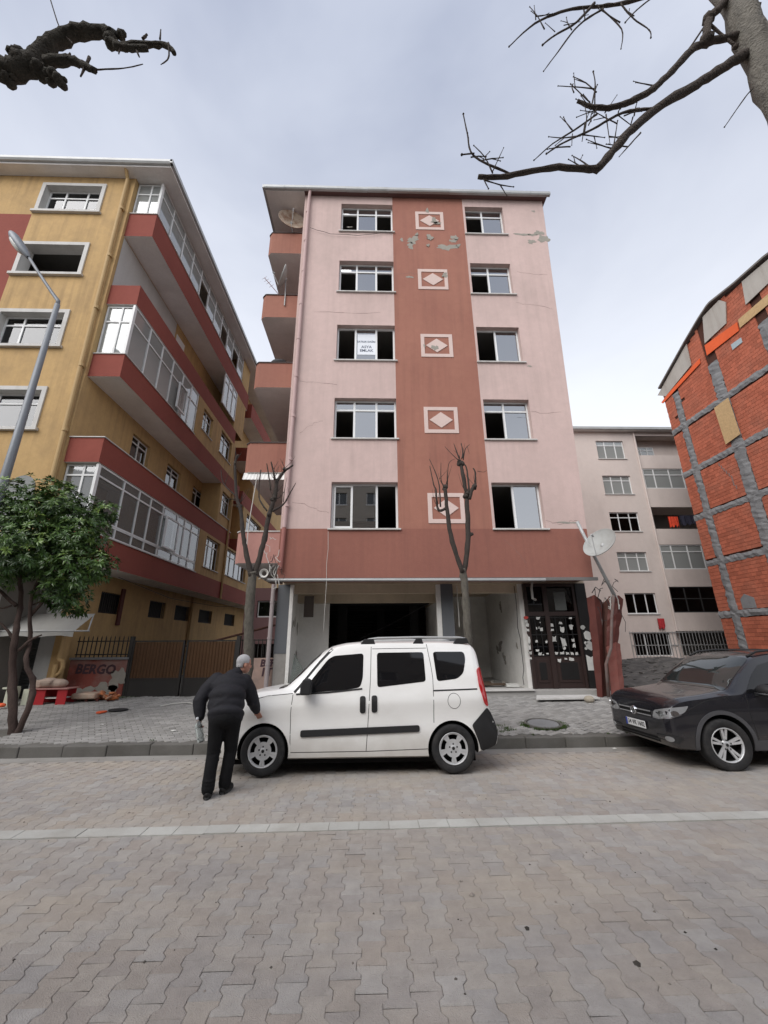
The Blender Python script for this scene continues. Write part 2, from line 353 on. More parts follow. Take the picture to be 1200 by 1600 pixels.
def ground():
    b = MB(); b.quad((-700, -700, -.3), (700, -700, -.3), (700, 700, -.3), (-700, 700, -.3))
    tag(b.build('ground', m_far), 'wide flat ground beyond the street', kind='structure')
    b = MB(); xs = list(range(-60, 61, 4)); ys = [1.6, 4.8, 6.6, 7.78]
    for x0, x1 in zip(xs, xs[1:]):
        for y0, y1 in zip(ys, ys[1:]):
            b.quad(*[(x, y+SK*x, roadz(y)-.0085) for x, y in ((x0, y0), (x1, y0), (x1, y1), (x0, y1))])
    road = tag(b.build('road', m_road), 'block paved street with grey wavy pavers and dust', kind='structure')
    b = MB()
    for x0, x1 in zip(xs, xs[1:]):
        b.quad(*[(x, y+SK*x, roadz(y)-.010) for x, y in ((x0, 7.76), (x1, 7.76), (x1, KY+.02), (x0, KY+.02))])
    b.build('gutter', m_gut, road)
    # bone-shaped pavers
    rng = random.Random(3); l, g = .1, .0009
    def outline(sh):
        a, c, h = .0895-g-sh, .0605-g-sh, l-g-sh
        R_ = [(a, -h), (a, -.66*l), (c, -.34*l), (c, .34*l), (a, .66*l), (a, h)]
        return R_+[(-x, y) for x, y in R_[::-1]]
    o0, o1 = outline(0), outline(.004)
    V = [(x, y, -.0035) for x, y in o0]+[(x, y, 0) for x, y in o1]
    F = [tuple(range(12, 24))]+[(i, (i+1) % 12, 12+(i+1) % 12, 12+i) for i in range(12)]
    one = MB(); one.add(V, F); me = one.mesh('paver', m_paver)
    cells = []
    for ci in range(-77, 78):
        for ri in range(0, 40):
            x = ci*.15; y = 1.78+ri*.2+(.1 if ci % 2 else 0)
            if y > 7.74: continue
            z = roadz(y)+rng.uniform(-.0012, .0012)+.003*math.sin(x*1.3+y)*math.sin(y*2.1)
            cells.append((x, y+SK*x, z, rng.uniform(-.009, .009), rng.uniform(-.009, .009), rng.uniform(-.012, .012)))
    vis = sorted([c for c in cells if c[1] > 2.42 and abs(c[0]) < .97*c[1]+.1], key=lambda c: c[1]-.1*abs(c[0]))[:298]
    vs = set(vis); rest = MB()
    for c in cells:
        if c in vs:
            o = bpy.data.objects.new('paver', me); o.location = c[:3]; o.rotation_euler = c[3:]; link(o, road)
        else:
            cr, sr = math.cos(c[5]), math.sin(c[5]); rest.cr = rng.random()+.001
            rest.add([(c[0]+x*cr-y*sr, c[1]+x*sr+y*cr, c[2]+z+y*c[3]-x*c[4]) for x, y, z in V], F)
    tag(rest.build('pavers', m_paver, road), kind='stuff')
    # pale dividing line of long blocks
    b1 = MB(); b1.box(-.152, .152, -.093, .093, -.02, .010); mel = b1.mesh('marking_block', m_line)
    for k in range(-30, 31):
        o = bpy.data.objects.new('marking_block', mel); x = k*.31+.02
        o.location = (x, 4.945+SK*x, rng.uniform(-.002, .003)); o.rotation_euler = (0, 0, SK+rng.uniform(-.006, .006)); link(o, road)
    # kerb
    kb = MB()
    for x0, x1 in ((-60, 60),):
        kb.quad((x0, KY+SK*x0+.10, -.1), (x1, KY+SK*x1+.10, -.1), (x1, KY+SK*x1+.10, .095), (x0, KY+SK*x0+.10, .095))
    kerb = tag(kb.build('kerb', m_kerb), 'grey concrete kerb along the far pavement', kind='structure')
    ks = MB(); ks.box(-.373, .373, 0, .15, -.18, .113)
    mek = ks.mesh('kerb_stone', m_kerb)
    for k in range(-20, 21):
        o = bpy.data.objects.new('kerb_stone', mek); x = k*.75+.2
        o.location = (x, KY+SK*x+rng.uniform(-.008, .008), rng.uniform(-.007, .007)); o.rotation_euler = (0, rng.uniform(-.006, .006), SK+rng.uniform(-.008, .008))
        link(o, kerb); bevel(o, .018, 2)
    # far pavement, sloping up to the houses
    b = MB(); ys = [KY+.08, 10, 12.25, 12.9]
    for x0, x1 in zip(xs, xs[1:]):
        for y0, y1 in zip(ys, ys[1:]):
            b.quad(*[(x, y+SK*x*(1 if y < 9 else 0), pavz(y)-.014) for x, y in ((x0, y0), (x1, y0), (x1, y1), (x0, y1))])
    pav = tag(b.build('pavement', m_sidebed), 'sloping pavement of small worn grey blocks', kind='structure')
    an = R(34); ca, sa = math.cos(an), math.sin(an); cells = []
    for i in range(-95, 96):
        for j in range(-150, 151):
            u, v = (i+.5*(j % 2))*.204, j*.104
            x, y = u*ca-v*sa, u*sa+v*ca+10
            if not (-12.5 < x < 12.5 and KY+SK*x+.19 < y < 12.2): continue
            if math.hypot(x-3.5, y-9.02) < .37 or math.hypot(x-1.98, y-9.0) < .22 or math.hypot(x+2.72, y-9.3) < .22 or math.hypot(x+7.2, y-9.0) < .3: continue
            z = pavz(y)+.006*math.sin(1.7*x+.6)*math.sin(2.2*y)+rng.uniform(-.004, .004)
            cells.append((x, y, z, rng.uniform(-.03, .03)+.076, rng.uniform(-.03, .03), an+rng.uniform(-.03, .03)))
    g = .0035; h0, h1 = (.102-g, .052-g), (.102-g-.009, .052-g-.009)
    V2 = [(sx*h0[0], sy*h0[1], -.012) for sx, sy in ((-1, -1), (1, -1), (1, 1), (-1, 1))]+[(sx*h1[0], sy*h1[1], 0) for sx, sy in ((-1, -1), (1, -1), (1, 1), (-1, 1))]
    F2 = [(4, 5, 6, 7)]+[(i, (i+1) % 4, 4+(i+1) % 4, 4+i) for i in range(4)]
    one = MB(); one.add(V2, F2); me2 = one.mesh('paving_block', m_side)
    seen = [c for c in cells if abs(c[0]) < .85*c[1] and not (-2.3 < c[0] < 2.0) and not (c[0] > 5.0 and c[1] < 10)]
    vs = set(sorted(seen, key=lambda c: c[1])[:298]); rest = MB()
    for c in cells:
        if c in vs:
            o = bpy.data.objects.new('paving_block', me2); o.location = c[:3]; o.rotation_euler = c[3:]; link(o, pav)
        else:
            cr, sr = math.cos(c[5]), math.sin(c[5]); rest.cr = rng.random()+.001
            rest.add([(c[0]+x*cr-y*sr, c[1]+x*sr+y*cr, c[2]+z+(x*sr+y*cr)*c[3]-x*c[4]) for x, y, z in V2], F2)
    tag(rest.build('paving_blocks', m_side, pav), kind='stuff')
    # near pavement on the camera's side
    b = MB(); b.box(-60, 60, -6.2, 1.5, -.2, .15); tag(b.build('near_pavement', m_side), 'pavement on the near side of the street', kind='structure')
    # empty lot on the right and the alley on the left
    rng2 = random.Random(8); nx, ny = 90, 60; vs = []; fs = []
    for j in range(ny+1):
        for i in range(nx+1):
            x = 6.9+i*(20/nx); y = 11.6+j*(16.2/ny)
            t = max(0, min(1, (y-11.6)/1.5))
            z = .36+.12*t+.55*math.exp(-((y-18)/4)**2)*max(0, min(1, (x-7)/3))*(.7+.3*math.sin(x*1.1))+rng2.uniform(-.05, .06)*t
            vs.append((x, y, z))
    for j in range(ny):
        for i in range(nx): a = j*(nx+1)+i; fs.append((a, a+1, a+nx+2, a+nx+1))
    b = MB(); b.add(vs, fs); lot = tag(b.build('lot', m_soil, None, True), 'bare rubble lot beside the pink building', kind='structure')
    rub = MB()
    for k in range(900):
        x = rng2.uniform(7, 18); y = rng2.uniform(12.2, 25); s_ = rng2.uniform(.03, .13)
        z = .46+.55*math.exp(-((y-18)/4)**2)*max(0, min(1, (x-7)/3))*(.7+.3*math.sin(x*1.1)); rub.cr = rng2.random()+.001
        a = rng2.random()*6; vv = [(x+s_*(dx*math.cos(a)-dy*math.sin(a))*rng2.uniform(.6, 1.2), y+s_*(dx*math.sin(a)+dy*math.cos(a))*rng2.uniform(.6, 1.2), z+s_*dz*rng2.uniform(.5, .9)) for dz in (-.4, .6) for dx, dy in ((-1, -1), (1, -1), (1, 1), (-1, 1))]
        rub.add(vv, [(4, 5, 6, 7), (0, 1, 5, 4), (1, 2, 6, 5), (2, 3, 7, 6), (3, 0, 4, 7)])
    tag(rub.build('rubble', M('rubble', (.12, .115, .108), .95, .3, 5, .5, 40, piece=.6)), 'scattered broken rubble over the dark soil of the lot', 'rubble', kind='stuff')
    b = MB(); b.quad((-8.9, 12.3, .40), (-2.4, 12.3, .40), (-2.4, 45, .45), (-8.9, 45, .45))
    tag(b.build('alley', m_sidebed), 'narrow alley floor between the yellow and pink buildings', kind='structure')
ground()
# ------------------------------------------------------------------ shared building materials
m_upvc = M('white_frame', (.72, .73, .73), .45, .06, 4, .03, 80, spec=.5, dirt=(.45, .44, .42), dirt_amt=.3, dirt_scale=(3, 3, 1))
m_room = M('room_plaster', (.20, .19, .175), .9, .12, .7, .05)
m_dark = M('shutter_and_shade', (.016, .016, .017), .85, .2, 2, .1)
m_soffit = M('soffit_plaster', (.76, .74, .725), .9, .14, 1.1, .15, 50, dirt=(.5, .47, .45), dirt_amt=.45, dirt_scale=(.8, .8, .8))
m_sill = M('marble_sill', (.55, .54, .52), .6, .12, 4, .05, dirt=(.3, .28, .26), dirt_amt=.4, dirt_scale=(4, 4, 1))
m_conc = M('grey_concrete', (.21, .213, .217), .92, .22, 2.2, .6, 35, dirt=(.12, .12, .122), dirt_amt=.5, dirt_scale=(1.6, 1.6, 1.6))
m_patch = M('bare_plaster', (.30, .285, .25), .95, .2, 5, .5, 60)
m_galv = M('galvanised', (.42, .43, .43), .55, .15, 3, .1, 60, metal=.35, dirt=(.25, .24, .23), dirt_amt=.4)
m_cable = M('black_cable', (.03, .03, .032), .6, .1, 5, 0)
m_cablew = M('white_cable', (.5, .49, .46), .6, .15, 5, 0)
g_pane = glass('window_glass', (.30, .34, .36), .34)
g_dim = glass('dim_glass', (.35, .38, .38), .08)

# ------------------------------------------------------------------ the pink apartment building
def pink_building():
    rng = random.Random(5)
    pink = M('pink_render', (.56, .425, .395), .9, .10, .35, .25, 45, dirt=(.40, .315, .29), dirt_amt=.45, dirt_scale=(.75, .75, .5), grain=.06, streak=(.27, .21, .19), streak_amt=.22, sills=(4.96, 2.954, [(-1.24, .77), (3.64, 5.16)]))
    terra = M('terracotta_render', (.325, .148, .108), .9, .14, .4, .25, 45, dirt=(.25, .10, .08), dirt_amt=.5, dirt_scale=(.6, .6, .4), grain=.06, streak=(.17, .08, .065), streak_amt=.4)
    base = M('red_base_render', (.275, .116, .088), .88, .14, .5, .25, 45, dirt=(.21, .085, .07), dirt_amt=.45, dirt_scale=(.6, .6, .5), grain=.06, streak=(.15, .07, .06), streak_amt=.35)
    ppipe = M('pink_pipe', (.50, .36, .345), .7, .1, 3, .05)
    rpipe = M('red_pipe', (.33, .14, .12), .7, .1, 3, .05)
    Yf, Zb, Zt = 11.3, 3.52, 18.66
    root = thing('pink_apartment_building', (1.9, 12, .3), 'five storey pink apartment building with a terracotta stripe of white diamonds', 'building')
    def T(u, v, w=0):
        if u > 5.3: u = u+(u-5.3)/1.2*((6.38+(v-5)*.032)-6.5)
        return (u, Yf-w, v)
    S, S0, Hh = 2.954, 4.96, 1.472
    holes = []
    for k in range(5):
        z = S0+S*k; holes += [(-1.24, .77, z, z+Hh), (3.64, 5.16, z, z+Hh)]
    mb = MB()
    wallgrid(mb, T, -2.68, 6.5, Zb, Zt, holes, .26, zones=[(.77, 3.56, S0, Zt, 1), (-2.68, 6.5, Zb, S0, 2)], extra_u=(5.3,))
    mb.cm = 2; mb.quad((-2.68, Yf, Zb), (-2.68, Yf+.95, Zb), (6.33, Yf+.95, Zb), (6.33, Yf, Zb))
    mb.build('front_wall', [pink, terra, base], root)
    mb = MB(); mb.quad((-2.68, Yf, Zb), (-2.68, 24, Zb), (-2.68, 24, Zt), (-2.68, Yf, Zt)); mb.build('side_wall', pink, root)
    mb = MB(); mb.quad((6.33, Yf, Zb), (6.33, 24, Zb), (6.82, 24, Zt), (6.82, Yf, Zt)); mb.build('side_wall', pink, root)
    mb = MB(); mb.quad((-2.68, 24, .3), (6.8, 24, .3), (6.8, 24, Zt), (-2.68, 24, Zt)); mb.build('rear_wall', pink, root)
    for k in range(6):
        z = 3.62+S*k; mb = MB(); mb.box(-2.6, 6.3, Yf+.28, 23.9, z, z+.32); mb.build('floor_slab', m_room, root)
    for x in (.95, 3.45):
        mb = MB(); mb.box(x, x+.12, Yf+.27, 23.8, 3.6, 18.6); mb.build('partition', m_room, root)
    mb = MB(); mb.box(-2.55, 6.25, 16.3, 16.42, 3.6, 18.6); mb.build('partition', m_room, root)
    # windows: the side lights are gone on every floor, the middle (or right) light still glazed
    nm = ['lowest', 'second', 'third', 'fourth', 'top']
    for k in range(5):
        z = S0+S*k; tr = .36 if k in (1, 3, 4) else 0
        w = window(root, T, -1.24, .77, z, z+Hh, m_upvc, g_pane, .17, (1, 1.25, 1.05) if k == 0 else (1, 1.12, 1), tr, (2,) if k == 0 else (0, 2),
               .06, (.07, .045, .06), m_sill)
        if k == 0:
            p = MB(); TB = lambda u, w_, v: T(u, v, w_)
            a, b, c, d = -1.17, -.60, z+.065, z+Hh-.065
            for q in ((a, a+.05, c, d), (b-.05, b, c, d), (a+.05, b-.05, c, c+.05), (a+.05, b-.05, d-.05, d)): p.box(q[0], q[1], -.168, -.15, q[2], q[3], TB)
            p.build('casement', m_upvc, w)
        window(root, T, 3.64, 5.16, z, z+Hh, m_upvc, g_pane, .17, (1, 1.18), tr, (0,), .055, (.09, .045, .06), m_sill)
        if k == 2:   # notice taped inside the glazed light
            pp = MB(); pp.box(-.53, .10, 11.487, 11.489, z+.38, z+1.24); pw = pp.build('poster', M('poster_paper', (.74, .77, .82), .7, .04, 3, 0), w)
            ink = M('poster_ink', (.13, .15, .2), .7, 0, 1, 0)
            for s_, zz, sz in (('SATILIK DAİRE', .92, .098), ('ASYA', .70, .15), ('EMLAK', .55, .15)):
                text_obj('lettering', s_, sz, ink, Matrix.Translation((-.215, 11.484, z+zz)) @ Matrix.Rotation(R(90), 4, 'X'), w, .0005, .003)
    # diamonds: raised frame with a rhomb
    dia = M('pale_pink_trim', (.62, .49, .45), .9, .06, 2, .1, dirt=(.4, .3, .27), dirt_amt=.25)
    for k in range(5):
        cx, cz = 2.21, 5.60+S*k+(.04 if k == 1 else 0); p = MB(); hx, hz, t = .55, .475, .125
        y0, y1 = Yf-.018, Yf+.004
        p.box(cx-hx, cx+hx, y0, y1, cz-hz, cz-hz+t); p.box(cx-hx, cx+hx, y0, y1, cz+hz-t, cz+hz)
        p.box(cx-hx, cx-hx+t, y0, y1, cz-hz+t, cz+hz-t); p.box(cx+hx-t, cx+hx, y0, y1, cz-hz+t, cz+hz-t)
        d = p.build('diamond_frame', dia, root)
        p = MB(); p.prism([(cx-.375, cz), (cx, cz-.285), (cx+.375, cz), (cx, cz+.285)], 'y', Yf-.018, Yf+.004); p.build('rhomb', dia, d)
    # fallen plaster
    for (x, z, rx, rz) in [(1.1, 16.4, .06, .08), (1.53, 16.4, .2, .18), (1.43, 16.11, .12, .15), (2.18, 16.54, .12, .13), (2.1, 16.13, .05, .07), (3.14, 16.57, .13, .12), (3.09, 16.4, .13, .1), (2.83, 16.07, .34, .15), (3.26, 16.16, .08, .08), (1.69, 16.69, .05, .07), (2.14, 17.95, .07, .1), (2.4, 17.42, .1, .17), (2.48, 17.3, .2, .05), (6.26, 16.91, .17, .12), (6.38, 16.6, .2, .2), (5.98, 16.44, .13, .12), (5.71, 16.81, .28, .06), (6.03, 16.8, .15, .07), (1.35, 14.56, .12, .05), (2.66, 14.66, .11, .1), (2.14, 11.41, .11, .1), (1.78, 11.48, .03, .07), (6.18, 18.08, .08, .04), (5.35, 10.71, .08, .03), (5.9, 5.15, .3, .03), (-.9, 17.0, .1, .02)]:
        p = MB(); X, _, _ = T(x, z); p.prism(blob(rng, X, z, rx, rz, 15, .42), 'y', Yf-.021 if 1.6 < x < 2.8 else Yf-.004, Yf+.002); p.build('bare_patch', m_patch, root)
    crk = M('crack', (.22, .15, .135), .95, .1, 4, 0)
    for pts in ([(-2.4, 5.75), (-1.9, 5.68), (-1.6, 5.52), (-1.35, 5.45), (-1.24, 5.5)], [(-2.3, 8.1), (-2.0, 8.35), (-1.75, 8.5), (-1.5, 8.55)], [(5.2, 13.45), (5.6, 13.35), (6.0, 13.3), (6.5, 13.15)], [(5.2, 5.2), (5.6, 5.1), (6.0, 5.2), (6.3, 5.22)], [(3.9, 4.6), (4.3, 4.2), (4.5, 3.8)], [(5.4, 14.9), (5.9, 14.8), (6.5, 14.82)], [(-2.4, 10.0), (-1.6, 9.95), (-1.0, 9.9)], [(4.9, 8.95), (5.5, 8.9), (6.4, 8.92)], [(.9, 14.7), (1.4, 14.75), (1.8, 14.72)], [(-2.1, 12.9), (-1.0, 12.85), (.7, 12.9)]):
        q = []
        for (x0, z0), (x1, z1) in zip(pts, pts[1:]):
            for t in range(4): q.append((x0+(x1-x0)*t/4+rng.uniform(-.03, .03), z0+(z1-z0)*t/4+rng.uniform(-.03, .03)))
        p = MB()
        for (x0, z0), (x1, z1) in zip(q, q[1:]):
            h = rng.uniform(.002, .006); p.quad(T(x0, z0-h, .003), T(x1, z1-h, .003), T(x1, z1+h, .003), T(x0, z0+h, .003))
        p.build('crack', crk, root)
    # roof edge with gutter
    rf = MB(); rf.box(-4.2, -2.69, Yf-.17, 24.2, 18.62, 18.66); rf.build('roof', m_soffit, root)
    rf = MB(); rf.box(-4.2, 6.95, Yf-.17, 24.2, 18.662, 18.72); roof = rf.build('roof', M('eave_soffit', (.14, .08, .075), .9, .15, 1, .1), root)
    g = MB(); seg = 14; x0 = -4.25
    for k in range(seg):
        a, b = x0+k*11.3/seg, x0+(k+1)*11.3/seg; dz = rng.uniform(-.008, .008)
        prof = [(Yf-.175, 18.64+dz), (Yf-.26, 18.64+dz), (Yf-.29, 18.68+dz), (Yf-.29, 18.79+dz), (Yf-.275, 18.79+dz), (Yf-.265, 18.71+dz), (Yf-.175, 18.71+dz)]
        g.prism(prof, 'x', a, b-.006)
    g.build('gutter', m_galv, roof)
    g = MB(); g.box(-4.3, -4.2, Yf-.28, 24, 18.64, 18.79); g.build('gutter', m_galv, roof)
    t = MB(); t.add([(-4.2, Yf-.1, 18.73), (6.95, Yf-.1, 18.73), (6.95, 24, 18.73), (-4.2, 24, 18.73), (-.5, 17.6, 19.9), (3, 17.6, 19.9)], [(0, 1, 5, 4), (1, 2, 5), (2, 3, 4, 5), (3, 0, 4)])
    t.build('roof_tiles', M('roof_tiles', (.3, .14, .09), .9, .2, 2, .4), roof)
    # balconies on the left flank
    cap = M('dark_cap', (.09, .07, .065), .8, .2, 3, .1)
    for k, (z0, z1) in enumerate([(4.06, 5.02), (7.0, 8.04), (10.18, 11.18), (13.2, 14.22), (16.33, 17.38)]):
        out = [(-2.69, 11.9), (-4.0, 11.9), (-4.13, 12.03), (-4.13, 16.5), (-2.69, 16.5)]
        inn = [(-2.69, 12.0), (-3.96, 12.0), (-4.03, 12.07), (-4.03, 16.4), (-2.69, 16.4)]
        p = MB(); n = 5
        vs = [(x, y, z0) for x, y in out]+[(x, y, z1) for x, y in out]+[(x, y, z1) for x, y in inn]+[(x, y, z0+.15) for x, y in inn]
        fs = [(0, 1, 2, 3, 4)]+[(i, i+1, n+i+1, n+i) for i in range(4)]+[(n+i, n+i+1, 2*n+i+1, 2*n+i) for i in range(4)]+[(2*n+i, 2*n+i+1, 3*n+i+1, 3*n+i) for i in range(4)]+[(15, 16, 17, 18, 19)]
        p.add(vs, fs); p.mi = [1 if i == 0 else 0 for i in range(len(p.f))]
        bal = p.build('balcony', [M('pink_balcony', (.42, .22, .19), .9, .12, .8, .2, dirt=(.26, .14, .12), dirt_amt=.4) if k == 0 else terra, m_soffit], root)
        p = MB(); ow = .03
        for (a, b) in zip(out, out[1:]):
            d = Vector((b[0]-a[0], b[1]-a[1], 0)).normalized(); nrm = Vector((d.y, -d.x, 0))*-1
            q = [Vector((*a, z1))+nrm*ow, Vector((*b, z1))+nrm*ow, Vector((*b, z1))-nrm*.14, Vector((*a, z1))-nrm*.14]
            p.add([(v.x, v.y, z1+.002) for v in q]+[(v.x, v.y, z1+.035) for v in q], [(0, 1, 2, 3), (4, 5, 6, 7), (0, 1, 5, 4), (1, 2, 6, 5), (2, 3, 7, 6), (3, 0, 4, 7)])
        p.build('coping', m_sill if k == 0 else cap, bal)
    # corrugated awning under the second balcony
    p = MB(); n = 26
    for i in range(n):
        x0, x1 = -4.12+i*1.42/n, -4.12+(i+1)*1.42/n; yo = .02*(i % 2)
        p.quad((x0, 11.82+yo, 6.72), (x1, 11.82+.02-yo, 6.72), (x1, 11.95+.02-yo, 7.0), (x0, 11.95+yo, 7.0))
    p.build('balcony_awning', M('white_sheet', (.7, .7, .68), .5, .1, 4, .05), root)
    # downpipe
    p = MB(); pts = [(-2.46, 11.12, 18.68), (-2.50, 11.2, 18.3), (-2.52, 11.21, 12), (-2.55, 11.21, 4.97)]
    p.tube(pts, .058, 10)
    for z in (5.6, 7.1, 8.6, 10.1, 11.6, 13.1, 14.6, 16.1, 17.6): p.tube([(-2.52, 11.21, z), (-2.52, 11.21, z+.09)], .07, 10)
    p.build('downpipe', ppipe, root)
    p = MB(); p.tube([(-2.55, 11.21, 4.96), (-2.58, 11.21, 3.75)], .06, 10); p.build('downpipe', rpipe, root)
    p = MB(); p.tube([(-2.93, 12.05, 3.45), (-2.93, 12.05, .42)], .06, 10)
    for z in (2.9, 1.9, 1.2): p.tube([(-2.93, 12.05, z), (-2.93, 12.05, z+.05)], .072, 10)
    p.build('downpipe', M('grey_pipe', (.33, .29, .29), .7, .1, 3, .05), root)
    # ---- shop floor
    lip = M('lintel_metal', (.16, .155, .15), .7, .2, 3, .2)
    p = MB(); p.box(-2.95, 6.45, Yf-.03, Yf+.05, 3.43, 3.518); p.build('lintel', lip, root)
    p = MB(); p.tube([(-2.9, Yf-.075, 3.46), (4.9, Yf-.075, 3.44)], .04, 8); p.build('rail', m_galv, root)
    p = MB(); p.box(-2.7, 6.5, 12.2, 23.9, 3.46, 3.6); p.build('shop_ceiling', M('cream_plaster', (.55, .46, .35), .9, .15, 1, .15, dirt=(.2, .16, .12), dirt_amt=.4), root)
    cream = MATS['cream_plaster']
    p = MB(); p.box(-2.45, 2.1, 13.3, 13.6, 3.02, 3.459); p.build('beam', cream, root)
    p = MB(); p.box(2.1, 2.4, 12.55, 16.2, 3.05, 3.459); p.build('beam', cream, root)
    p = MB(); p.box(-2.45, 4.5, 12.3, 12.5, 3.2, 3.459); p.build('beam', cream, root)
    colm = M('grey_blue_column', (.115, .122, .132), .75, .1, 2, .1); worn = M('worn_plaster', (.30, .285, .265), .95, .3, 3, .5, 40, dirt=(.13, .125, .12), dirt_amt=.6, dirt_scale=(3, 3, 3))
    p = MB(); p.box(-2.82, -2.46, 12.18, 12.6, 1.5, 3.46); p.build('column', colm, root)
    p = MB(); p.box(-2.81, -2.47, 12.19, 12.59, .3, 1.5); p.build('column', worn, root)
    p = MB(); p.box(2.07, 2.43, 12.18, 12.6, .3, 3.46); p.build('column', colm, root)
    white = M('shop_white', (.74, .73, .70), .85, .1, .8, .1, 40, dirt=(.25, .24, .22), dirt_amt=.4, dirt_scale=(1, 1, 1))
    p = MB(); p.box(-2.456, -2.36, 12.16, 12.3, .5, 3.45); p.build('post', white, root)
    p = MB(); p.box(1.93, 2.066, 12.2, 12.35, .5, 3.45); p.build('post', white, root)
    p = MB(); p.box(-2.6, -2.42, 12.601, 16.3, .5, 3.46); p.build('shop_wall', white, root)
    p = MB(); p.box(-2.42, -1.42, 13.62, 13.75, .5, 3.46); p.build('shop_wall', white, root)
    p = MB(); p.box(2.12, 2.38, 12.601, 16.3, .5, 3.05); p.build('shop_wall', white, root)
    p = MB(); p.box(4.44, 4.56, 12.2, 18.3, .5, 3.46); p.build('shop_wall', white, root)
    p = MB(); p.box(2.38, 4.44, 15.9, 16.1, .5, 3.46); p.build('shop_wall', white, root)
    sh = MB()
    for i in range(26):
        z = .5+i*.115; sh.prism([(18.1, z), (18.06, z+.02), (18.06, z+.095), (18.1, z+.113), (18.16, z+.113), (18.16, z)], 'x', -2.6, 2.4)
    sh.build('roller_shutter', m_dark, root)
    p = MB(); p.box(-2.45, 6.45, 11.72, 18.3, .22, .50); p.build('shop_floor', M('shop_concrete', (.36, .35, .335), .9, .2, 1.5, .3, 40), root)
    p = MB(); p.box(-2.42, 4.42, 11.66, 12.1, .503, .54); bevel(p.build('threshold', m_sill, root), .008)
    # loose things of the stripped shop
    for x, y, w_ in ((-1.3, 15.6, .35), (1.4, 15.2, .3), (.2, 17.2, .3)):  # near-black columns, and beams below: the void's deep shade put into their colour
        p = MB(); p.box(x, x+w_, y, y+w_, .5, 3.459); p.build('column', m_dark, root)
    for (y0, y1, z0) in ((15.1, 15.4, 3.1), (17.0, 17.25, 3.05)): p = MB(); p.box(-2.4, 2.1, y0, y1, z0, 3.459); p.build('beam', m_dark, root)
    p = MB(); p.quad((-2.6, 12.6, .5), (-2.6, 18.2, .5), (-2.6, 18.2, 3.46), (-2.6, 12.6, 3.46)); p.build('shop_wall', worn, root)
    for k in range(14):
        side = k % 2; y = rng.uniform(12.5, 15.5); z = rng.uniform(.8, 3.1); p = MB(); pl = blob(rng, y, z, rng.uniform(.05, .2), rng.uniform(.05, .22), 16, .4)
        x = 4.436 if side else -2.416
        p.prism(pl, 'x', x-.006 if side else x, x+.003 if side else x+.009); p.build('bare_patch', m_patch if k % 3 else worn, root)
    rb = MB()
    for k in range(130):
        x, y, q = rng.uniform(-2.2, 4.3), rng.uniform(12.3, 15), rng.uniform(.015, .07); a = rng.random()*6; rb.cr = rng.random()+.001
        if 1.9 < x < 2.6: continue
        rb.add([(x+q*(dx*math.cos(a)-dy*math.sin(a)), y+q*(dx*math.sin(a)+dy*math.cos(a)), .5+q*dz*rng.uniform(.6, 1)) for dz in (0, .8) for dx, dy in ((-1, -.6), (1, -.6), (.8, .6), (-.9, .7))], [(4, 5, 6, 7), (0, 1, 5, 4), (1, 2, 6, 5), (2, 3, 7, 6), (3, 0, 4, 7)])
    tag(rb.build('plaster_rubble', M('plaster_rubble', (.34, .32, .29), .95, .3, 5, .4, piece=.4), root), kind='stuff')
    p = MB(); p.box(-2.15, -1.85, 12.95, 13.0, 2.55, 3.2); p.build('meter_board', M('meter_board', (.12, .1, .09), .7, .2, 6, .1), root)
    # ---- entrance door
    brown = M('dark_brown_door', (.030, .017, .015), .55, .25, 2, .15, 40, spec=.4); blackm = M('door_black', (.014, .013, .013), .5, .2, 2, .1)
    TD = lambda u, w, v: (u, 12.14-w, v)
    p = MB()
    for q in ((4.57, 4.66), (5.14, 5.27), (6.06, 6.14)): p.box(q[0], q[1], -.06, .03, .505, 3.455, TD)
    p.box(4.66, 6.06, -.06, .026, 2.50, 2.62, TD); p.box(4.66, 6.06, -.06, .026, 3.36, 3.452, TD)
    door = p.build('entrance_door', brown, root)
    for (a, b) in ((4.66, 5.14), (5.27, 6.06)):
        p = MB(); p.box(a, b, -.05, -.012, .51, 1.40, TD); lf = p.build('leaf', brown, door)
        p = MB(); p.box(a+.08, b-.08, -.012, .004, .66, 1.28, TD); bevel(p.build('leaf', brown, door), .02)
        p = MB(); p.box(a+.14, b-.14, .004, .014, .74, 1.2, TD); bevel(p.build('leaf', blackm, door), .01)
        p = MB(); p.box(a, b, -.05, -.02, 1.40, 2.50, TD); p.build('leaf', glass('door_glass', (.06, .06, .06), .02), door)
        p = MB(); n = 3 if a < 5 else 5
        for i in range(1, n): p.box(a+(b-a)*i/n-.012, a+(b-a)*i/n+.012, -.018, .004, 1.4, 2.5, TD)
        for z in (1.38, 1.95, 2.44): p.box(a, b, -.018, .008, z, z+.03, TD)
        p.build('grille', blackm, door)
        p = MB(); p.box(a, b, -.05, -.03, 2.62, 3.36, TD); p.build('transom_pane', glass('door_glass', (.06, .06, .06), .02), door)
    p = MB(); p.box(5.5, 5.85, -.03, -.024, 2.66, 3.2, TD); p.build('transom_patch', M('patch_grey', (.10, .105, .10), .5, .3, 4, .2), door)  # grey patch on the right transom pane
    p = MB(); p.box(6.15, 6.46, -.12, .06, .505, 3.452, TD); pil = p.build('door_pilaster', blackm, root)
    paper = M('paper_scrap', (.50, .50, .48), .9, .15, 8, .2, 40, piece=.25)
